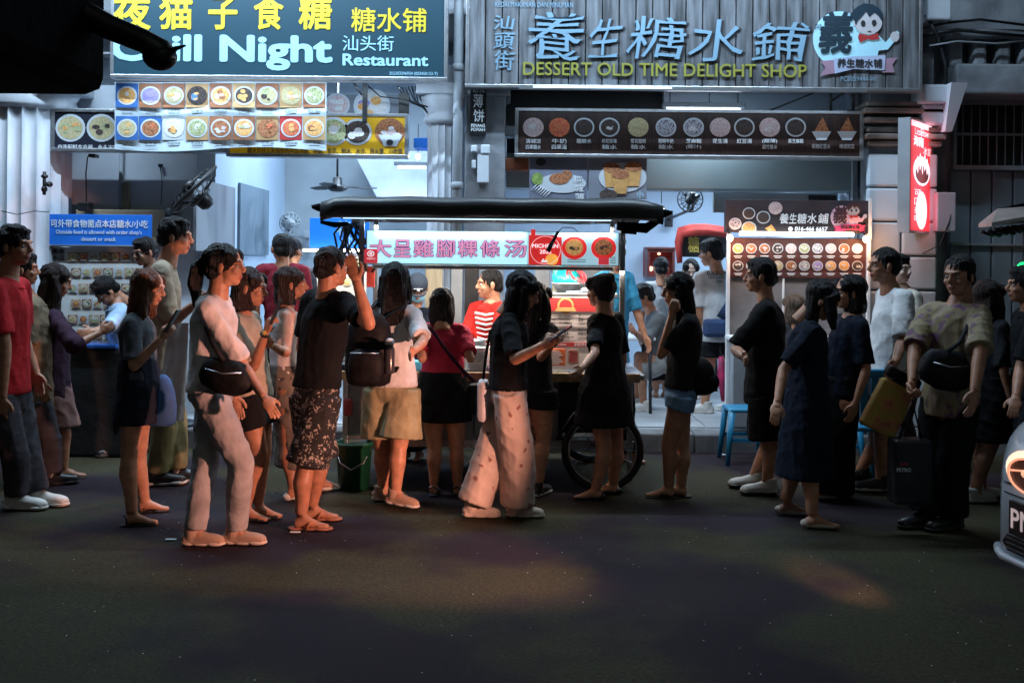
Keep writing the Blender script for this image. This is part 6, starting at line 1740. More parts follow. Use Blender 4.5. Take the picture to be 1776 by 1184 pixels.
            for H_, K_, A_ in ((HL, KL, AL), (HR, KR, AR)):
                tot = H_.z - A_.z
                if kind == 'shorts':
                    f_ = max(.15, min(1.0, (H_.z - hz) / max(.05, H_.z - K_.z)))
                    e_ = H_.lerp(K_, f_)
                    if (H_.z - hz) > (H_.z - K_.z): e_ = K_.lerp(A_, min(.5, (K_.z - hz) / max(.05, K_.z - A_.z)))
                    b.tube([H_ + up * .03, H_.lerp(e_, .5), e_], [.100 * s * w + .01, .096 * s * w + fl * .7, .086 * s * w + fl * 1.3], 16)
                else:
                    wd = fl
                    kz = K_ - fwd * 0
                    fpt = max(.2, min(1.0, (K_.z - hz) / max(.05, K_.z - A_.z)))
                    en = K_.lerp(A_, fpt)
                    b.tube([H_ + up * .03, H_.lerp(K_, .5), K_, K_.lerp(en, .5), en], [.096 * s * w + .006, .082 * s * w + .007 + wd * .5, .060 * s + .007 + wd, .055 * s + .008 + wd, .042 * s + .010 + wd * 1.3], 16)
                    b.ell(K_, (.058 * s + .007 + wd,) * 3)
        nm_ = {'skirt': 'skirt', 'shorts': 'shorts', 'trousers': 'trousers'}[kind]
        def fin_b(v, f, nr, sd=seed, nm_=nm_, m_=m_, fl=fl): add_mesh(nm_, wrinkle(v, nr, sd + 9, .0062 + fl * .05), f, root, m_)
        queue(b, voxel * .92, 3, fin_b)
    if shoes:
        kind, m1, m2 = shoes
        for A_, fd, fy, ph in FD:
            i_ = 0 if A_ is AL else 1
            z = A_.z - .088 * s - lift[i_] * .15
            put_shoe(root, kind, (A_.x, A_.y, max(g, z)), R(fy), ph * R(32), s * (.88 if fm else .97), m1, m2)
    return dict(root=root, NK=NK, PV=PV, SL=SL_, SR=SR_, EL=EL, ER=ER, WL=WL, WR=WR, side=side, fwd=fwd, Y=Y0, s=s, MH=MH, AL=AL, AR=AR)
# ------------------------------------------------------------------ people: who stands where
c_blk = fabric('black_cotton', (.010, .0105, .012)); c_blk2 = fabric('faded_black_cotton', (.017, .018, .021)); c_navy = fabric('navy_cotton', (.010, .014, .026))
c_red = fabric('red_cotton', (.42, .020, .025)); c_crim = fabric('crimson_knit', (.50, .035, .075), bscale=40); c_beige = fabric('beige_cotton', (.40, .33, .25)); c_rose = fabric('dusty_pink_cotton', (.70, .65, .65))
c_white = fabric('white_cotton', (.62, .64, .66)); c_cream = fabric('cream_cotton', (.52, .48, .42)); c_grey = fabric('grey_cotton', (.16, .17, .18)); c_denim = fabric('grey_denim', (.09, .10, .115), var=.35, scale=14)
c_jean = fabric('light_blue_denim', (.18, .32, .52), var=.2, scale=20); c_olive = fabric('olive_twill', (.20, .19, .10)); c_khaki = fabric('khaki_trousers', (.32, .29, .22)); c_purple = fabric('dark_plum_knit', (.045, .022, .04))
c_ltgrey = fabric('light_grey_trousers', (.38, .37, .385)); c_dkgrey = fabric('charcoal_trousers', (.05, .047, .055)); c_maroon = fabric('maroon_cotton', (.20, .02, .035)); c_blue = fabric('pale_blue_cotton', (.34, .48, .66)); c_sky = fabric('sky_blue_jersey', (.06, .35, .62))
c_floral = spotted('pink_floral_cloth', (.60, .49, .43), (.30, .14, .12), scale=12, thr=.21, soft=.06, warp=.07)
c_pais = spotted('paisley_cloth', (.012, .012, .014), (.38, .33, .29), scale=26, thr=.37, soft=.07, warp=.10)
c_leaf = spotted('leaf_pattern_cloth', (.20, .17, .14), (.06, .05, .045), scale=18, thr=.4, soft=.2, warp=.06)
c_shirt34 = spotted('patterned_batik_shirt', (.27, .22, .10), (.15, .06, .13), scale=7, thr=.45, soft=.25, warp=.35, base2=(.30, .22, .18))
m_shoeW = mat('white_leather', (.60, .58, .54), rough=.5, var=.08); m_shoeK = mat('black_leather', (.015, .015, .017), rough=.35, var=.2); m_tan = mat('tan_print_ground', (.42, .26, .12)); m_shoeT = mat('tan_suede', (.40, .27, .20), rough=.8, var=.12); m_rub = mat('dark_rubber', (.03, .028, .03), rough=.7); m_slip = mat('brown_slipper', (.34, .14, .08), rough=.7, var=.15)
m_flat = mat('beige_flat', (.62, .52, .44), rough=.6, var=.08)
KW = dict
P = {}
SN = lambda a, b: ('sneaker', a, b)
P['red'] = person('man in a bright red T-shirt at the far left edge, facing right', a=0, ha=-8, hd=(24, 428), nk=(14, 488), pv=(12, 690), aR=(28, 884), aL=(66, 878), kR=(26, 790), kL=(48, 788), s=1.08, w=1.05, sk='b', hair='short', top=(c_red, 682, .8, .024), bottom=('trousers', c_dkgrey, 868, .012), shoes=SN(m_shoeW, m_shoeW), seed=1, eR=(8, 600), wR=(4, 690))
P['beige_back'] = person('dark haired person in an olive beige shirt half hidden behind the red T-shirt man', Y=7.2, a=20, hd=(38, 468), nk=(58, 520), pv=(66, 700), s=1.0, sk='b', hair='short', top=(fabric('olive_beige_cotton', (.22, .17, .11)), 712, .9, .022), bottom=('trousers', c_dkgrey, 850), shoes=SN(m_shoeK, m_rub), aL=(58, 850), aR=(88, 850), seed=2)
P['plum'] = person('woman with long dark hair and a plum top reaching over the black counter', Y=7.35, a=35, ha=20, hp=15, hd=(96, 488), nk=(88, 540), pv=(92, 700), female=True, s=1.0, w=1.08, sk='b', hair='long', hm=H_DK, hlen=.25, top=(c_purple, 700, 1.3, .03), bottom=('skirt', fabric('dull_pink_skirt', (.20, .11, .10)), 738, .03), aL=(88, 838), aR=(108, 842), eR=(130, 600), wR=(174, 576, 1), shoes=('sandal', m_rub, m_rub), seed=3)
P['crouch'] = person('black haired person in a pale blue shirt bending over beside the photo menu', Y=8.25, a=215, ha=220, hp=45, hd=(187, 506), nk=(203, 530), pv=(222, 650), s=.95, sk='b', hair='neat', top=(c_blue, 640, .9, .02), bottom=('trousers', c_blk, 790), aL=(205, 800), aR=(225, 800), shoes=SN(m_shoeK, m_rub), eL=(185, 570), wL=(158, 575), seed=4)
P['dark_face'] = person('dark haired man with glasses looking left just below the blue notice', Y=8.4, a=235, ha=235, hp=12, hd=(252, 438), nk=(256, 482), pv=(256, 640), s=.95, sk='c', hair='neat', glasses=True, top=(c_dkgrey, 640, .9), bottom=('trousers', c_blk, 790), aL=(245, 800), aR=(268, 800), seed=5)
P['tall'] = person('tall young man in a beige T-shirt facing right under the tilted black fan', a=15, ha=5, hp=3, hd=(303, 412), nk=(283, 458), pv=(285, 655), aR=(272, 842), aL=(306, 836), s=1.1, w=.95, sk='a', hair='neat', top=(c_beige, 668, .95, .024), bottom=('trousers', c_olive, 830, .015), shoes=SN(m_shoeK, m_shoeW), eR=(296, 560), wR=(338, 528), glasses=True, seed=6)
P['denim'] = person(voxel=.0105, label='woman with brown hair and glasses in a grey denim shirt holding a phone', a=10, ha=0, hp=12, hd=(256, 500), nk=(236, 548), pv=(242, 660), aR=(228, 912), aL=(250, 888), kR=(224, 790), kL=(240, 785), female=True, s=.93, w=1.05, sk='a', hair='long', hm=H_BRN, hlen=.14, glasses=True, top=(c_denim, 668, .85, .024), bottom=('skirt', fabric('dark_blue_skirt', (.018, .02, .032)), 732, .02), shoes=('sandal', m_rub, m_rub), eR=(232, 636), wR=(282, 584), handR='grip', seed=7)
P['pink_near'] = person(voxel=.0105, label='woman with a black ponytail in a dusty pink tee and light grey trousers', a=0, ha=0, hd=(388, 462), nk=(372, 518), pv=(366, 680), aR=(410, 944), aL=(338, 946), kR=(418, 800), kL=(356, 800), female=True, s=1.02, w=1.12, sk='a', hair='pony', hlen=.16, glasses=True, top=(c_rose, 678, .95, .026), bottom=('trousers', c_ltgrey, 920, .006), shoes=SN(m_shoeT, m_flat), eR=(420, 632), wR=(458, 690), seed=8)
P['watch'] = person('woman in beige shirt and black shorts raising her watch wrist', a=-10, ha=-5, hp=8, hd=(432, 500), nk=(420, 548), pv=(436, 690), aR=(424, 904), aL=(446, 898), kR=(450, 790), kL=(456, 785), female=True, s=1.0, w=1.1, sk='b', hair='bob', hm=H_DK, top=(c_beige, 690, .9, .026), bottom=('shorts', c_blk, 738, .02), shoes=('flat', m_rub, m_rub), eR=(440, 636), wR=(462, 574), handR='grip', seed=9)
P['maroon_back'] = person('person in a maroon T-shirt seen from behind inside the restaurant', Y=8.4, g=.15, a=100, ha=120, hd=(488, 432), nk=(490, 462), pv=(492, 600), s=1.0, w=1.05, sk='b', hair='crop', top=(c_maroon, 610, .9, .022), bottom=('trousers', c_blk, 730), aL=(480, 740), aR=(505, 740), seed=10)
P['dark_back'] = person('man in a dark printed T-shirt standing right behind the maroon T-shirt', Y=8.9, g=.15, a=60, hd=(506, 436), nk=(512, 465), pv=(516, 600), s=1.0, sk='c', hair='crop', top=(c_navy, 610, .9, .022), bottom=('trousers', c_blk, 720), aL=(508, 735), aR=(528, 735), seed=11)
P['sleeveless'] = person('woman in a sleeveless top and long leaf pattern skirt', a=20, ha=10, hd=(504, 494), nk=(496, 538), pv=(496, 670), aR=(508, 868), aL=(556, 852), kR=(500, 770), female=True, s=.98, w=1.05, sk='b', hair='bob', hm=H_DK, top=(c_rose, 668, 0, .018), bottom=('skirt', c_leaf, 806, .03), shoes=('flat', m_shoeW, m_shoeW), eR=(496, 612), wR=(470, 598), handR='grip', seed=12)
P['black_tee'] = person(voxel=.0105, label='man in a black T-shirt and paisley shorts lifting a hand to his forehead', a=50, ha=40, hd=(574, 465), nk=(570, 512), pv=(546, 690), aR=(522, 918), aL=(540, 902), kR=(530, 810), kL=(556, 805), s=1.02, w=1.08, sk='b', hair='crop', top=(c_blk, 668, .75, .026), bottom=('shorts', c_pais, 800, .035), shoes=('slipper', m_slip, m_slip), eR=(640, 562), wR=(618, 486), handR='relax', feet=(5, 0), seed=13)
P['backpack'] = person(voxel=.0105, label='woman with very long dark hair in a white T-shirt wearing a black backpack', a=75, ha=90, hd=(684, 488), nk=(680, 534), pv=(680, 680), aL=(664, 868), aR=(686, 880), kL=(664, 775), kR=(692, 775), female=True, s=1.0, w=1.08, sk='a', hair='long', hlen=.22, top=(c_white, 668, .85, .026), bottom=('shorts', fabric('light_olive_cotton', (.36, .33, .20)), 756, .05), shoes=SN(m_shoeT, m_shoeW), eR=(734, 592), wR=(716, 610), feet=(0, -20), lift=(0, .02), seed=14)
P['crimson'] = person(voxel=.0105, label='short haired woman in a crimson top and black skirt seen from behind at the counter', a=90, ha=95, hp=12, hd=(766, 530), nk=(768, 566), pv=(768, 680), aL=(752, 858), aR=(793, 858), kL=(754, 775), kR=(792, 775), female=True, s=.92, w=1.22, sk='a', hair='bob', hm=H_DK, top=(c_crim, 664, .8, .022), bottom=('skirt', c_blk, 729, .02), shoes=('sandal', m_rub, m_rub), eL=(732, 622), wL=(742, 600, 1), eR=(816, 622), wR=(806, 590, 1), seed=15)
P['cap_vendor'] = person('vendor in a navy cap and blue face mask bending over the cart counter', Y=8.15, a=-95, ha=-80, hp=38, hd=(724, 500), nk=(716, 538), pv=(716, 660), s=.98, sk='b', hair=None, top=(c_navy, 680, .9, .02), bottom=('trousers', c_blk, 790), aL=(705, 815), aR=(728, 815), eL=(735, 590), wL=(748, 612), eR=(692, 590), wR=(700, 618), seed=16)
P['jersey'] = person('vendor in a red and white striped jersey looking left behind the cart', Y=8.1, a=-140, ha=195, hd=(850, 494), nk=(848, 528), pv=(850, 660), s=1.0, w=1.08, sk='a', hair='crop', glasses=False, top=(fabric('red_jersey', (.62, .03, .025)), 680, .9, .022), bottom=('trousers', c_blk, 790), aL=(840, 815), aR=(862, 815), eR=(808, 586), wR=(826, 618), eL=(866, 590), wL=(846, 620), seed=17)
P['floral'] = person(voxel=.0105, label='woman in a black tee and wide pink floral trousers reading her phone as she walks', a=0, ha=0, hp=25, hd=(905, 506), nk=(884, 548), pv=(882, 685), aL=(822, 897, ), aR=(898, 897), kL=(852, 790), kR=(896, 785), female=True, s=1.0, w=1.12, sk='a', hair='long', hm=H_BLK, hlen=.10, top=(c_blk, 672, .9, .022), bottom=('trousers', c_floral, 880, .045), shoes=SN(m_flat, m_flat), eR=(893, 624), wR=(944, 598), handR='grip', eL=(905, 620, 1), wL=(948, 594), handL='grip', seed=18)
P['behind_floral'] = person('long haired woman in black just behind the woman with the phone', Y=6.98, a=60, ha=50, hp=10, hd=(930, 520), nk=(926, 562), pv=(924, 680), female=True, s=.97, sk='a', hair='long', hlen=.30, top=(c_blk2, 690, .9), bottom=('shorts', c_blk, 705, .03), aL=(916, 858), aR=(934, 855), shoes=SN(m_shoeK, m_shoeW), eR=(938, 620), wR=(960, 596), seed=19)
P['bun'] = person('girl with hair in a bun wearing a loose black dress and black shoes', a=140, ha=135, hd=(1042, 506), nk=(1052, 548), pv=(1048, 690), aL=(1034, 868), aR=(1064, 858), kL=(1048, 775), kR=(1068, 772), female=True, s=.96, w=.95, sk='a', hair='bun', hm=H_DK, top=(c_blk, 735, .8, .026, .10), bottom=('skirt', c_blk, 734, .07), shoes=('flat', m_shoeK, m_shoeK), eL=(1032, 612), wL=(1008, 640), feet=(178, 170), seed=20)
P['blue_vendor'] = person('worker in a sky blue jersey reaching down behind the right end of the cart', Y=8.2, a=-60, ha=-70, hp=30, hd=(1066, 446), nk=(1066, 474), pv=(1066, 640), s=.96, w=.8, sk='b', hair='crop', top=(c_sky, 640, .95, .016), bottom=('trousers', c_blk, 790), aL=(1080, 810), aR=(1098, 810), eL=(1104, 540), wL=(1120, 585), seed=21)
P['seated'] = person('man in dark grey seated at a small table inside the dessert shop', Y=9.9, g=.15, a=185, ha=185, hp=15, hd=(1117, 515), nk=(1136, 542), pv=(1146, 632), aL=(1116, 690), aR=(1104, 690), kL=(1110, 622, -.05), kR=(1108, 618, .1), s=1.0, sk='b', hair='neat', top=(c_grey, 632, .9, .022), bottom=('shorts', fabric('pale_grey_cotton', (.30, .30, .29)), 640, .02), shoes=SN(m_shoeW, m_shoeW), eL=(1118, 590), wL=(1100, 575), seed=22, feet=(180, 180))
P['altar_man'] = person('man in a light grey shirt seen from behind in front of the red altar', Y=11.6 - .8, g=.15, a=95, hd=(1146, 466), nk=(1146, 492), pv=(1146, 600), s=.98, sk='b', hair='crop', top=(fabric('light_grey_cotton', (.34, .35, .36)), 600, .9, .02), bottom=('trousers', c_blk, 660), aL=(1138, 680), aR=(1154, 680), voxel=.016, seed=23)
P['face'] = person('woman with parted black hair facing the street beside the white polo man', Y=10.8, g=.15, a=-90, ha=-95, hp=18, hd=(1198, 470), nk=(1198, 494), pv=(1198, 600), female=True, s=.97, sk='p', hair='bob', top=(c_blk2, 600, .9), bottom=('trousers', c_blk, 660), aL=(1192, 680), aR=(1206, 680), voxel=.016, seed=24)
P['chin'] = person('woman with straight black hair resting her chin on her hand', a=175, ha=180, hp=8, hd=(1176, 504), nk=(1192, 548), pv=(1180, 690), aL=(1160, 864), aR=(1182, 862), kL=(1160, 775), kR=(1182, 775), female=True, s=.97, w=1.05, sk='a', hair='long', hlen=.34, glasses=True, top=(c_blk2, 668, .8, .024), bottom=('shorts', c_jean, 706, .02), shoes=('slipper', m_rub, m_rub), eL=(1146, 616), wL=(1166, 542), handL='grip', tL=Vector((1, 0, .4)), seed=25)
P['polo'] = person('tall man in a white polo with printed lettering seen from behind', Y=9.75, g=.15, a=110, ha=150, hp=5, hd=(1234, 440), nk=(1243, 474), pv=(1244, 600), aL=(1222, 716), aR=(1267, 718), kL=(1226, 655), kR=(1264, 655), s=1.1, w=1.08, sk='a', hair='neat', glasses=True, top=(c_white, 592, .8, .024), bottom=('shorts', c_blk, 618, .03), shoes=SN(m_shoeW, m_shoeW), eL=(1212, 545), wL=(1222, 590, 1), eR=(1280, 545), wR=(1282, 590, 1), feet=(170, 120), seed=26)
P['oversize'] = person('man with glasses in an oversize black tee and long black shorts, white and black sneakers', a=165, ha=170, hd=(1320, 480), nk=(1330, 526), pv=(1325, 690), aL=(1330, 858), aR=(1308, 846), kL=(1336, 775), kR=(1332, 770), s=1.02, w=1.16, sk='a', hair='neat', glasses=True, top=(c_blk, 700, .95, .034), bottom=('shorts', c_blk, 756, .045), shoes=SN(m_shoeW, m_shoeK), eL=(1276, 606), wL=(1290, 620), feet=(178, 178), seed=27)
P['brown_low'] = person('brown haired seated person low behind the man in the oversize tee', Y=8.55, g=.15, a=95, hd=(1378, 534), nk=(1380, 562), pv=(1382, 660), s=.95, sk='a', hair='bob', hm=H_GRY, top=(c_dkgrey, 660, .9), bottom=('trousers', c_blk, 730), aL=(1372, 740), aR=(1392, 740), seed=28)
P['navy'] = person(voxel=.0105, label='woman in a long navy dress and beige flats looking down as she walks right', a=-8, ha=-15, hp=32, hd=(1424, 522), nk=(1402, 562), pv=(1400, 700), aR=(1408, 916), aL=(1362, 892), kR=(1408, 800), kL=(1384, 800), female=True, s=1.0, w=1.10, sk='a', hair='drape', hlen=.12, top=(c_navy, 712, .85, .026), bottom=('skirt', c_navy, 824, .05), shoes=('flat', m_flat, m_flat), eR=(1358, 642), wR=(1348, 700), seed=29)
P['bob'] = person('woman with a black bob in a navy top and long black skirt facing left', Y=7.0, a=190, ha=185, hd=(1474, 508), nk=(1474, 552), pv=(1456, 690), aL=(1436, 862), aR=(1450, 858), female=True, s=1.0, w=1.05, sk='a', hair='bob', top=(c_navy, 690, .9, .024), bottom=('skirt', c_blk, 850, .02), shoes=('flat', m_flat, m_flat), seed=30, feet=(182, 182))
P['white_tee'] = person('man in a plain white T-shirt and black shorts facing left beside the kiosk', a=180, ha=185, hd=(1534, 462), nk=(1552, 506), pv=(1536, 670), aL=(1528, 852), aR=(1492, 838), kL=(1528, 765), kR=(1520, 765), s=1.06, w=1.12, sk='b', hair='crop', top=(c_white, 652, .95, .034), bottom=('shorts', c_blk, 728, .03), shoes=SN(m_rub, m_shoeW), eL=(1566, 590), wL=(1552, 630), feet=(180, 180), seed=31)
P['pale_face'] = person('pale person in white just behind the white T-shirt man', Y=8.0, a=175, ha=-60, hd=(1562, 468), nk=(1576, 506), pv=(1568, 670), s=.98, sk='p', hair='short', top=(c_cream, 660, .9), bottom=('trousers', c_dkgrey, 790), aL=(1560, 810), aR=(1580, 810), seed=32)
P['batik'] = person(voxel=.0105, label='man in a loose patterned shirt and black trousers carrying bags towards the left', a=215, ha=218, hp=4, hd=(1664, 480), nk=(1654, 534), pv=(1648, 700), aL=(1650, 918), aR=(1604, 914), kL=(1652, 800), kR=(1620, 800), s=1.04, w=1.0, sk='b', hair='crop', top=(c_shirt34, 720, .95, .036), bottom=('trousers', c_blk, 905, .035), shoes=SN(m_shoeK, m_rub), eR=(1586, 606), wR=(1582, 664), eL=(1700, 610), wL=(1690, 680), handR='grip', feet=(200, 195), seed=33)
P['long_right'] = person('long haired woman in a black dress and pale sneakers behind the batik shirt man', Y=6.95, a=10, ha=20, hd=(1716, 516), nk=(1716, 558), pv=(1716, 690), female=True, s=.98, sk='b', hair='long', hm=H_DK, hlen=.2, top=(c_blk2, 700, .9, .022), bottom=('skirt', c_blk, 762, .04), aL=(1700, 862), aR=(1690, 866), shoes=SN(m_shoeW, m_shoeW), eL=(1744, 610), wL=(1756, 588), seed=34)
P['edge'] = person('person in a black T-shirt and dark trousers cut by the right edge', Y=6.6, a=170, ha=170, hd=(1778, 496), nk=(1786, 540), pv=(1792, 700), s=1.0, w=1.05, sk='b', hair='neat', top=(c_blk, 690, .85, .026), bottom=('trousers', c_blk, 880, .03), aL=(1786, 886), aR=(1806, 880), shoes=SN(m_shoeK, m_rub), eL=(1770, 640), wL=(1762, 690), seed=35)

res = evaluate([o for o, _ in BATCH])
for (v, f, nr), (_, fin) in zip(res, BATCH): fin(v, f, nr)

# ------------------------------------------------------------------ things worn with a person or carried (each a thing of its own)
def strap(b, pts, wdt=.018, th=.4, n=8):
    b.tube(pts, wdt, n, side=None, flat=th)
def sling(p, name, label, m, m_strap, sh, hip_, depth, size, face=1):
    """bag on a strap: sh and hip_ are pixels of strap top and bag centre, depth offset towards the viewer"""
    Y = p['Y']; c = W(*hip_, Y - depth)
    t = thing(name, label, 'bag', c)
    b = MB(); b.tube([c + Vector((-size[0] * 1.0, 0, .04)), c + Vector((-size[0] * .8, 0, .03)), c + Vector((-size[0] * .2, 0, 0)), c + Vector((size[0] * .5, 0, -.015)), c + Vector((size[0] * .9, 0, -.01)), c + Vector((size[0], 0, 0))], [size[1] * q for q in (.45, .8, 1.0, 1.0, .8, .5)], 18, side=(0, 1, 0), flat=1.0)
    b.v = [(q[0], c.y + (q[1] - c.y) * size[2] / size[1], q[2]) for q in b.v]; b.build('pouch', m, t)
    b = MB(); b.tube([c + Vector((-size[0] * .7, -size[2] * .92, .045)), c + Vector((0, -size[2] * 1.0, .02)), c + Vector((size[0] * .75, -size[2] * .85, .025))], .004, 5); b.build('zip', m_alu, t)
    top_ = W(*sh, Y - .03)
    mid = W((sh[0] + hip_[0]) / 2, (sh[1] + hip_[1]) / 2, Y - depth - .03)
    b = MB(); b.tube([top_ + Vector((0, .08, -.03)), top_ + Vector((0, 0, .015)), W(sh[0] * .75 + hip_[0] * .25, sh[1] * .75 + hip_[1] * .25, Y - depth * .92), mid, c + Vector((0, -size[2] * .5, size[1] * .9))], .014, 8, flat=.5); b.build('strap', m_strap, t)
    return t
m_bagk = mat('black_nylon', (.010, .010, .012), rough=.6, spec=.15, var=.3, scale=20, bump=.25, bscale=25)
sling(P['pink_near'], 'crossbody_bag', 'black crossbody bag at the hip of the dusty pink tee woman', m_bagk, m_bagk, (350, 548), (392, 652), .22, (.13, .095, .07))
b = MB(); c = W(410, 640, P['pink_near']['Y'] - .3); b.tube([c + Vector((.0, 0, -.02)), c + Vector((.09, 0, -.005))], .008, 6)
# backpack
p = P['backpack']; c = p['NK'] + Vector((0, 0, -.235)) - p['fwd'] * .225 + Vector((-.06, 0, 0))
t = thing('backpack', 'black backpack on the long haired woman in white, with a bottle in its side pocket', 'backpack', c)
b = MB(); b.tube([c + Vector((0, 0, z)) for z in (-.245, -.225, -.15, .0, .12, .19, .225)], [.10, .135, .150, .150, .135, .10, .05], 22, side=(1, 0, 0), flat=.62); b.build('main_pocket', m_bagk, t)
b = MB(); b.tube([c + Vector((-.005, -.07, z)) for z in (-.225, -.20, -.10, -.03, -.005)], [.08, .11, .115, .10, .06], 18, side=(1, 0, 0), flat=.45); b.build('front_pocket', m_bagk, t)
b = MB(); b.tube([(c.x - .10, c.y - .118, c.z - .03), (c.x + .08, c.y - .118, c.z - .03)], .004, 5); b.disc((c.x - .0, c.y - .08, c.z + .06), .008, .008, 10, th=.003); b.build('zip', m_alu, t)
b = MB()
for sd in (-1, 1):
    S_ = p['SR'] if sd > 0 else p['SL']; nk_ = p['NK']
    q = S_.lerp(nk_, .3)
    b.tube([Vector((c.x + sd * .08, c.y + .06, c.z + .17)), q - p['fwd'] * .09 + Vector((0, 0, .035)), q + Vector((0, 0, .075)), q + p['fwd'] * .10 + Vector((0, 0, -.02)), q + p['fwd'] * .13 + Vector((0, 0, -.2)), Vector((c.x + sd * .15, c.y + .08, c.z - .16))], .022, 8, flat=.5)
b.build('strap', m_bagk, t)
b = MB(); bx = c.x + .135; b.lathe((bx, c.y - .05, c.z - .16), [(.032, 0), (.034, .02), (.034, .15), (.022, .18)], 14); b.build('bottle', mat('dark_bottle', (.05, .05, .06), rough=.2), t)
b = MB(); b.lathe((bx, c.y - .05, c.z + .02), [(.028, 0), (.03, .01), (.028, .03), (.01, .04)], 14); b.build('bottle_cap', m_whitepl, t)
# crimson woman's strap bag
p = P['crimson']; t = thing('shoulder_bag', 'dark shoulder bag with a diagonal strap across the crimson top', 'bag', p['PV'])
Yk = p['Y'] - .15
b = MB(); b.tube([p['SL'] + Vector((.03, .02, .06)), W(748, 570, Yk), W(772, 605, Yk - .03), W(800, 640, Yk - .02), W(822, 660, p['Y'] - .05)], .014, 8, flat=.5); b.build('strap', fabric('plum_strap', (.05, .012, .03)), t)
c = W(834, 690, p['Y'] - .02); b = MB(); b.bbox(c.x - .09, c.x + .06, c.y - .05, c.y + .06, c.z - .11, c.z + .10, .035); b.build('pouch', m_bagk, t)
# floral woman's white bag hanging at her back
c = W(838, 690, P['floral']['Y'] + .05); t = thing('hanging_bag', 'slim white tote with a black strap hanging behind the woman in floral trousers', 'bag', c)
b = MB(); b.bbox(c.x - .035, c.x + .035, c.y - .11, c.y + .06, c.z - .14, c.z + .12, .03); b.build('pouch', mat('pale_bag_cloth', (.50, .50, .54), var=.1, bump=.2), t)
b = MB(); b.tube([c + Vector((0, -.02, .12)), W(842, 620, c.y), W(850, 575, P['floral']['Y'] - .02), P['floral']['SR'] + Vector((0, .02, .065)), P['floral']['SR'] + Vector((.05, .06, .03))], .010, 7, flat=.5); b.build('strap', m_bagk, t)
# phones
def phone(p, which, label, off=(0, 0, 0), tilt=50):
    c = p[which] + (p[which] - p['E' + which[1]]).normalized() * .09 + Vector(off)
    t = thing('phone', label, 'phone', c)
    M = Matrix.Translation(c) @ Matrix.Rotation(R(tilt), 4, 'Y')
    b = MB(); b.bbox(-.078, .078, -.006, .003, -.037, .037, .004, M=M @ Matrix.Rotation(R(90), 4, 'X')); b.build('case', m_black, t)
    b = MB(); b.box(-.072, .072, .0035, .0045, -.033, .033, M=M @ Matrix.Rotation(R(90), 4, 'X')); b.build('screen', mat('dim_screen', (.03, .04, .06), rough=.1, var=.2, estr=.3), t)
phone(P['floral'], 'WR', 'black phone in the hand of the woman in floral trousers', (.03, 0, .035), -35)
phone(P['denim'], 'WR', 'phone held by the woman in the grey denim shirt', (0, -.02, .03), -60)
phone(P['watch'], 'WR', 'phone raised by the woman with the wristwatch', (.03, -.01, .04), -70)
phone(P['sleeveless'], 'WR', 'pale phone held behind the man in the black T-shirt', (0, 0, .03), -50)
# watch
p = P['watch']; d = (p['WR'] - p['ER']).normalized(); c = p['WR'] - d * .02
b = MB(); b.tube([c - d * .009, c + d * .009], [.031, .031], 16); o = b.build('wristwatch', m_black); tag(o, 'black wristwatch with a gold face on the raised wrist of the woman in black shorts', 'watch')
b = MB(); b.ell(c + Vector((.0, -.028, .008)), (.014, .008, .014)); b.build('watch_face', mat('gold_paint', (.55, .40, .08)), o)
# cap and mask
p = P['cap_vendor']; M = p['MH']
b = MB(); b.ell(M @ Vector((0, -.010, .045)), (.086, .104, .082), 20, 12, 0, M.to_3x3().to_4x4()); b.build('cap', mat('navy_cap', (.018, .032, .06), rough=.8, var=.15), p['root'])
b = MB(); pts = []
for k in range(13):
    a_ = R(-70 + k * 140 / 12); pts.append((math.sin(a_) * .072, .06 + math.cos(a_) * .085))
vs_ = [M @ Vector((x, y - .02 * (q == 0), .035 + .002 * q)) for q in (0, 1) for x, y in pts]
n = len(pts); b.add(vs_ + [v + Vector((0, 0, -.008)) for v in vs_], [(k, k + 1, n + k + 1, n + k) for k in range(n - 1)] + [(2 * n + k, 3 * n + k, 3 * n + k + 1, 2 * n + k + 1) for k in range(n - 1)] + [(n + k, n + k + 1, 3 * n + k + 1, 3 * n + k) for k in range(n - 1)], 0, True); b.build('brim', mat('navy_cap', (.018, .032, .06)), p['root'])
b = MB()
for k in range(7):
    a_ = R(-36 + k * 12); b.ell(M @ Vector((math.sin(a_) * .055, .099 - .01 * abs(k - 3) * .4, .078 - .004 * abs(k - 3))), (.006, .004, .004), 6, 5)
b.ell(M @ Vector((0, .097, .060)), (.013, .006, .012), 8, 6); b.build('cap_print', m_white_l, p['root'])
b = MB(); b.ell(M @ Vector((0, .045, -.045)), (.064, .062, .050), 18, 10, 0, M.to_3x3().to_4x4()); b.build('mask', mat('blue_mask', (.22, .50, .68), rough=.8, var=.06, bump=.15, bscale=60), p['root'])
# jersey white yoke with stripes
p = P['jersey']
b = MB(); Yj = p['Y'] - .158
for k in range(8):
    z0 = p['NK'].z - .06 - k * .038; wdt = .085 - .004 * k
    b.tube([Vector((p['NK'].x - .02 - wdt, Yj + .035, z0)), Vector((p['NK'].x - .02, Yj, z0 - .015)), Vector((p['NK'].x - .02 + wdt, Yj + .02, z0))], .008 + .004 * (k < 3), 6)
b.build('stripes', m_white_l, p['root'])
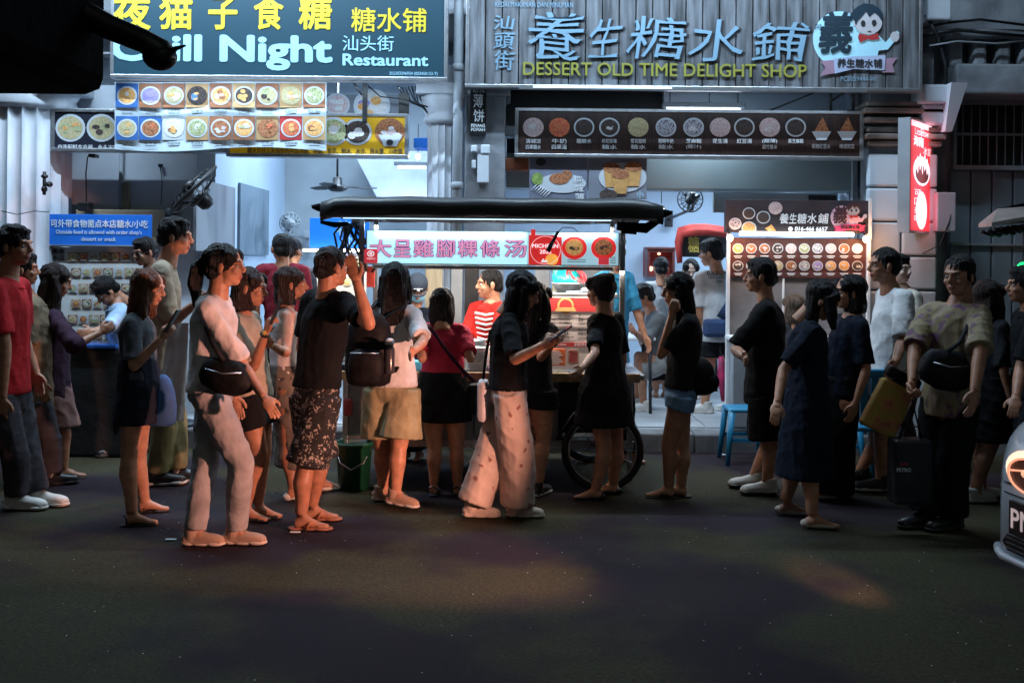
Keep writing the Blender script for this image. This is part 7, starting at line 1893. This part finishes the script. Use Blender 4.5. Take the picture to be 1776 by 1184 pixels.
# polo lettering
p = P['polo']; Yp = p['Y'] - .165 * 1.1
for s_, a_, c0, c1_, d_ in (('KUALA LUMPUR', 1226, 470, 1272, 478), ('YOUTH CHAMPIONSHIP', 1228, 479, 1268, 484), ('OPEN', 1242, 486, 1254, 490)):
    lpx(s_, a_, c0, c1_, d_, Yp, m_black_l, p['root'], bold=.02)
Y_ = p['Y'] - .19; t = thing('sling_bag', 'navy blue sling bag on the back of the tall man in the white polo', 'bag', W(1242, 560, Y_))
b = MB(); b.tube([W(1276, 474, Y_ + .08), W(1274, 500, Y_ + .01), W(1262, 530, Y_), W(1250, 552, Y_)], [.018, .024, .035, .045], 8, flat=.35); b.build('strap', mat('navy_blue_nylon', (.02, .045, .12), rough=.7, var=.2), t)
b = MB(); c = W(1240, 566, Y_ - .01); b.bbox(c.x - .11, c.x + .11, c.y - .04, c.y + .05, c.z - .10, c.z + .07, .035); b.build('pouch', mat('navy_blue_nylon', (.02, .045, .12)), t)
t = thing('umbrella_bag', 'magenta and red folded umbrella hanging between the legs of the polo man', 'umbrella', W(1252, 650, 9.6))
b = MB(); b.tube([W(1250, 618, 9.6), W(1252, 650, 9.6), W(1256, 695, 9.6)], [.02, .045, .03], 9); b.build('cloth', mat('magenta_cloth', (.42, .02, .10), rough=.6, var=.35, scale=12), t)
b = MB(); b.tube([W(1249, 600, 9.6), W(1250, 618, 9.6)], .008, 6); b.build('handle', m_black, t); t.name = 'folded_umbrella'
# black bag at the back of the chin woman
c = W(1212, 652, P['chin']['Y'] - .05); t = thing('shoulder_bag', 'soft black shoulder bag behind the woman resting her chin on her hand', 'bag', c)
b = MB(); b.ell(c, (.11, .08, .13), 20, 12); b.ell(c + Vector((.02, 0, -.04)), (.12, .08, .09), 20, 12); b.build('pouch', m_bagk, t)
b = MB(); b.tube([c + Vector((-.04, 0, .1)), W(1208, 600, c.y), P['chin']['SR'] * .5 + P['chin']['SL'] * .5 + Vector((.04, -.08, .03))], .011, 7, flat=.5); b.build('strap', m_bagk, t)
# batik man's black sling
sling(P['batik'], 'sling_bag', 'black sling bag across the chest of the man in the patterned shirt', m_bagk, m_bagk, (1688, 548), (1640, 640), .26, (.14, .12, .07))
# yellow patterned bag and black shopping bag
c = W(1541, 706, P['batik']['Y'] - .02); t = thing('shopping_bag', 'yellow orange patterned paper bag hanging tilted from the batik man\'s arm', 'bag', c)
M = Matrix.Translation(c) @ Matrix.Rotation(R(27), 4, 'Y')
b = MB(); b.bbox(-.115, .105, -.045, .045, -.165, .150, .02, M=M); b.build('paper', spotted('yellow_flower_paper', (.50, .26, .06), (.45, .10, .08), scale=12, thr=.5, soft=.4, warp=.12, base2=(.34, .30, .06)), t)
b = MB(); b.tube([M @ Vector((-.08, 0, .165)), M @ Vector((.0, 0, .26)), M @ Vector((.10, 0, .165))], .006, 6); b.build('handle', m_black, t)
b = MB(); b.bbox(-.12, .10, -.05, .04, .165, .23, .02, M=M); b.build('black_wrap', m_bagk, t)
p = P['batik']; c = W(1588, 800, p['Y'] - .16); t = thing('shopping_bag', 'large black shopping bag with small red and white print held low by the batik man', 'bag', c)
b = MB(); x0, x1, z0, z1 = rect(1545, 760, 1612, 872, c.y); b.bbox(x0, x1, c.y - .06, c.y + .08, z0, z1, .02); b.build('sack', mat('black_bag_film', (.020, .023, .028), rough=.5, var=.35, scale=6, bump=.4, bscale=12), t)
b = MB(); hd_ = p['WR'] + Vector((0, 0, -.09))
b.tube([Vector((x0 + .05, c.y, z1)), hd_, Vector((x1 - .05, c.y, z1))], .007, 6); b.build('handle', m_black, t)
lpx('JUS', 1560, 801, 1575, 808, c.y - .063, mat('red_bag_print', (.45, .06, .05)), t, bold=.03); lpx('PETRO', 1555, 811, 1580, 818, c.y - .063, m_white_l, t, bold=.03)
# denim woman's blue bag, checkered bag at far left, white cloth of tall man
c = W(276, 692, P['denim']['Y'] + .02); t = thing('cloth_bag', 'bright blue cloth bag at the hip of the woman in grey denim', 'bag', c)
b = MB(); b.tube([c + Vector((.01, 0, z)) for z in (-.16, -.14, -.05, .05, .12, .15)], [.07, .095, .10, .085, .06, .03], 16, side=(1, 0, 0), flat=.6); b.build('sack', mat('blue_canvas', (.04, .12, .32), rough=.8, var=.25, scale=9, bump=.4, bscale=14), t)
b = MB(); b.tube([c + Vector((0, 0, .13)), W(262, 620, c.y), P['denim']['SL'] + Vector((0, .0, .05))], .010, 7, flat=.5); b.build('strap', mat('blue_canvas', (.04, .12, .32)), t)
c = W(72, 802, 7.2); t = thing('checked_bag', 'small red and white checked bag low beside the plum top woman\'s leg', 'bag', c)
ck = bpy.data.materials.new('checked_cloth'); ck.use_nodes = True; nt = ck.node_tree; chk = nt.nodes.new('ShaderNodeTexChecker'); chk.inputs['Scale'].default_value = 22; chk.inputs[1].default_value = (.6, .5, .45, 1); chk.inputs[2].default_value = (.5, .05, .03, 1)
tc_ = nt.nodes.new('ShaderNodeTexCoord'); nt.links.new(tc_.outputs['Object'], chk.inputs[0]); nt.links.new(chk.outputs[0], nt.nodes['Principled BSDF'].inputs['Base Color'])
b = MB(); b.bbox(c.x - .085, c.x + .085, c.y - .05, c.y + .05, c.z - .07, c.z + .07, .02); b.build('sack', ck, t); b = MB(); b.tube([c + Vector((-.05, 0, .07)), c + Vector((0, 0, .2)), c + Vector((.05, 0, .07))], .005, 6); b.build('handle', m_black, t)
c = W(303, 655, 7.0); t = thing('white_cloth', 'long white cloth draped over the arm of the tall beige tee man', 'cloth', c)
b = MB(); vs_ = []; fs_ = []
for j in range(12):
    for i in range(9):
        u = i / 8; v_ = j / 11; q = W(300 + (u - .5) * (34 + 16 * v_) - 6 * v_ + 10 * (1 - v_), 560 + 170 * v_, 6.98 + .018 * math.sin(u * 11 + v_ * 3)); vs_.append(q)
for j in range(11):
    for i in range(8): a0 = j * 9 + i; fs_.append((a0, a0 + 1, a0 + 10, a0 + 9))
b.add(vs_, fs_, 0, True); b.add([v + Vector((0, .006, 0)) for v in vs_], [tuple(reversed(f)) for f in fs_], 0, True); b.build('drape', c_white, t)
# small litter on the road
rr = random.Random(9)
for k, (px, py, lab) in enumerate([(1252, 790, 'scrap of white paper on the road by the kerb, left of the blue stool'), (512, 925, 'pale scrap on the road left of the brown slippers'), (296, 938, 'tiny pale crumb on the road behind the tan sneakers')]):
    Y_ = groundY(px, py); q = W(px, py, Y_); b = MB(); b.bbox(q.x - .03, q.x + .03, Y_ - .012, Y_ + .012, .008, .013, .002); tag(b.build('litter', m_white_l), lab, 'litter')
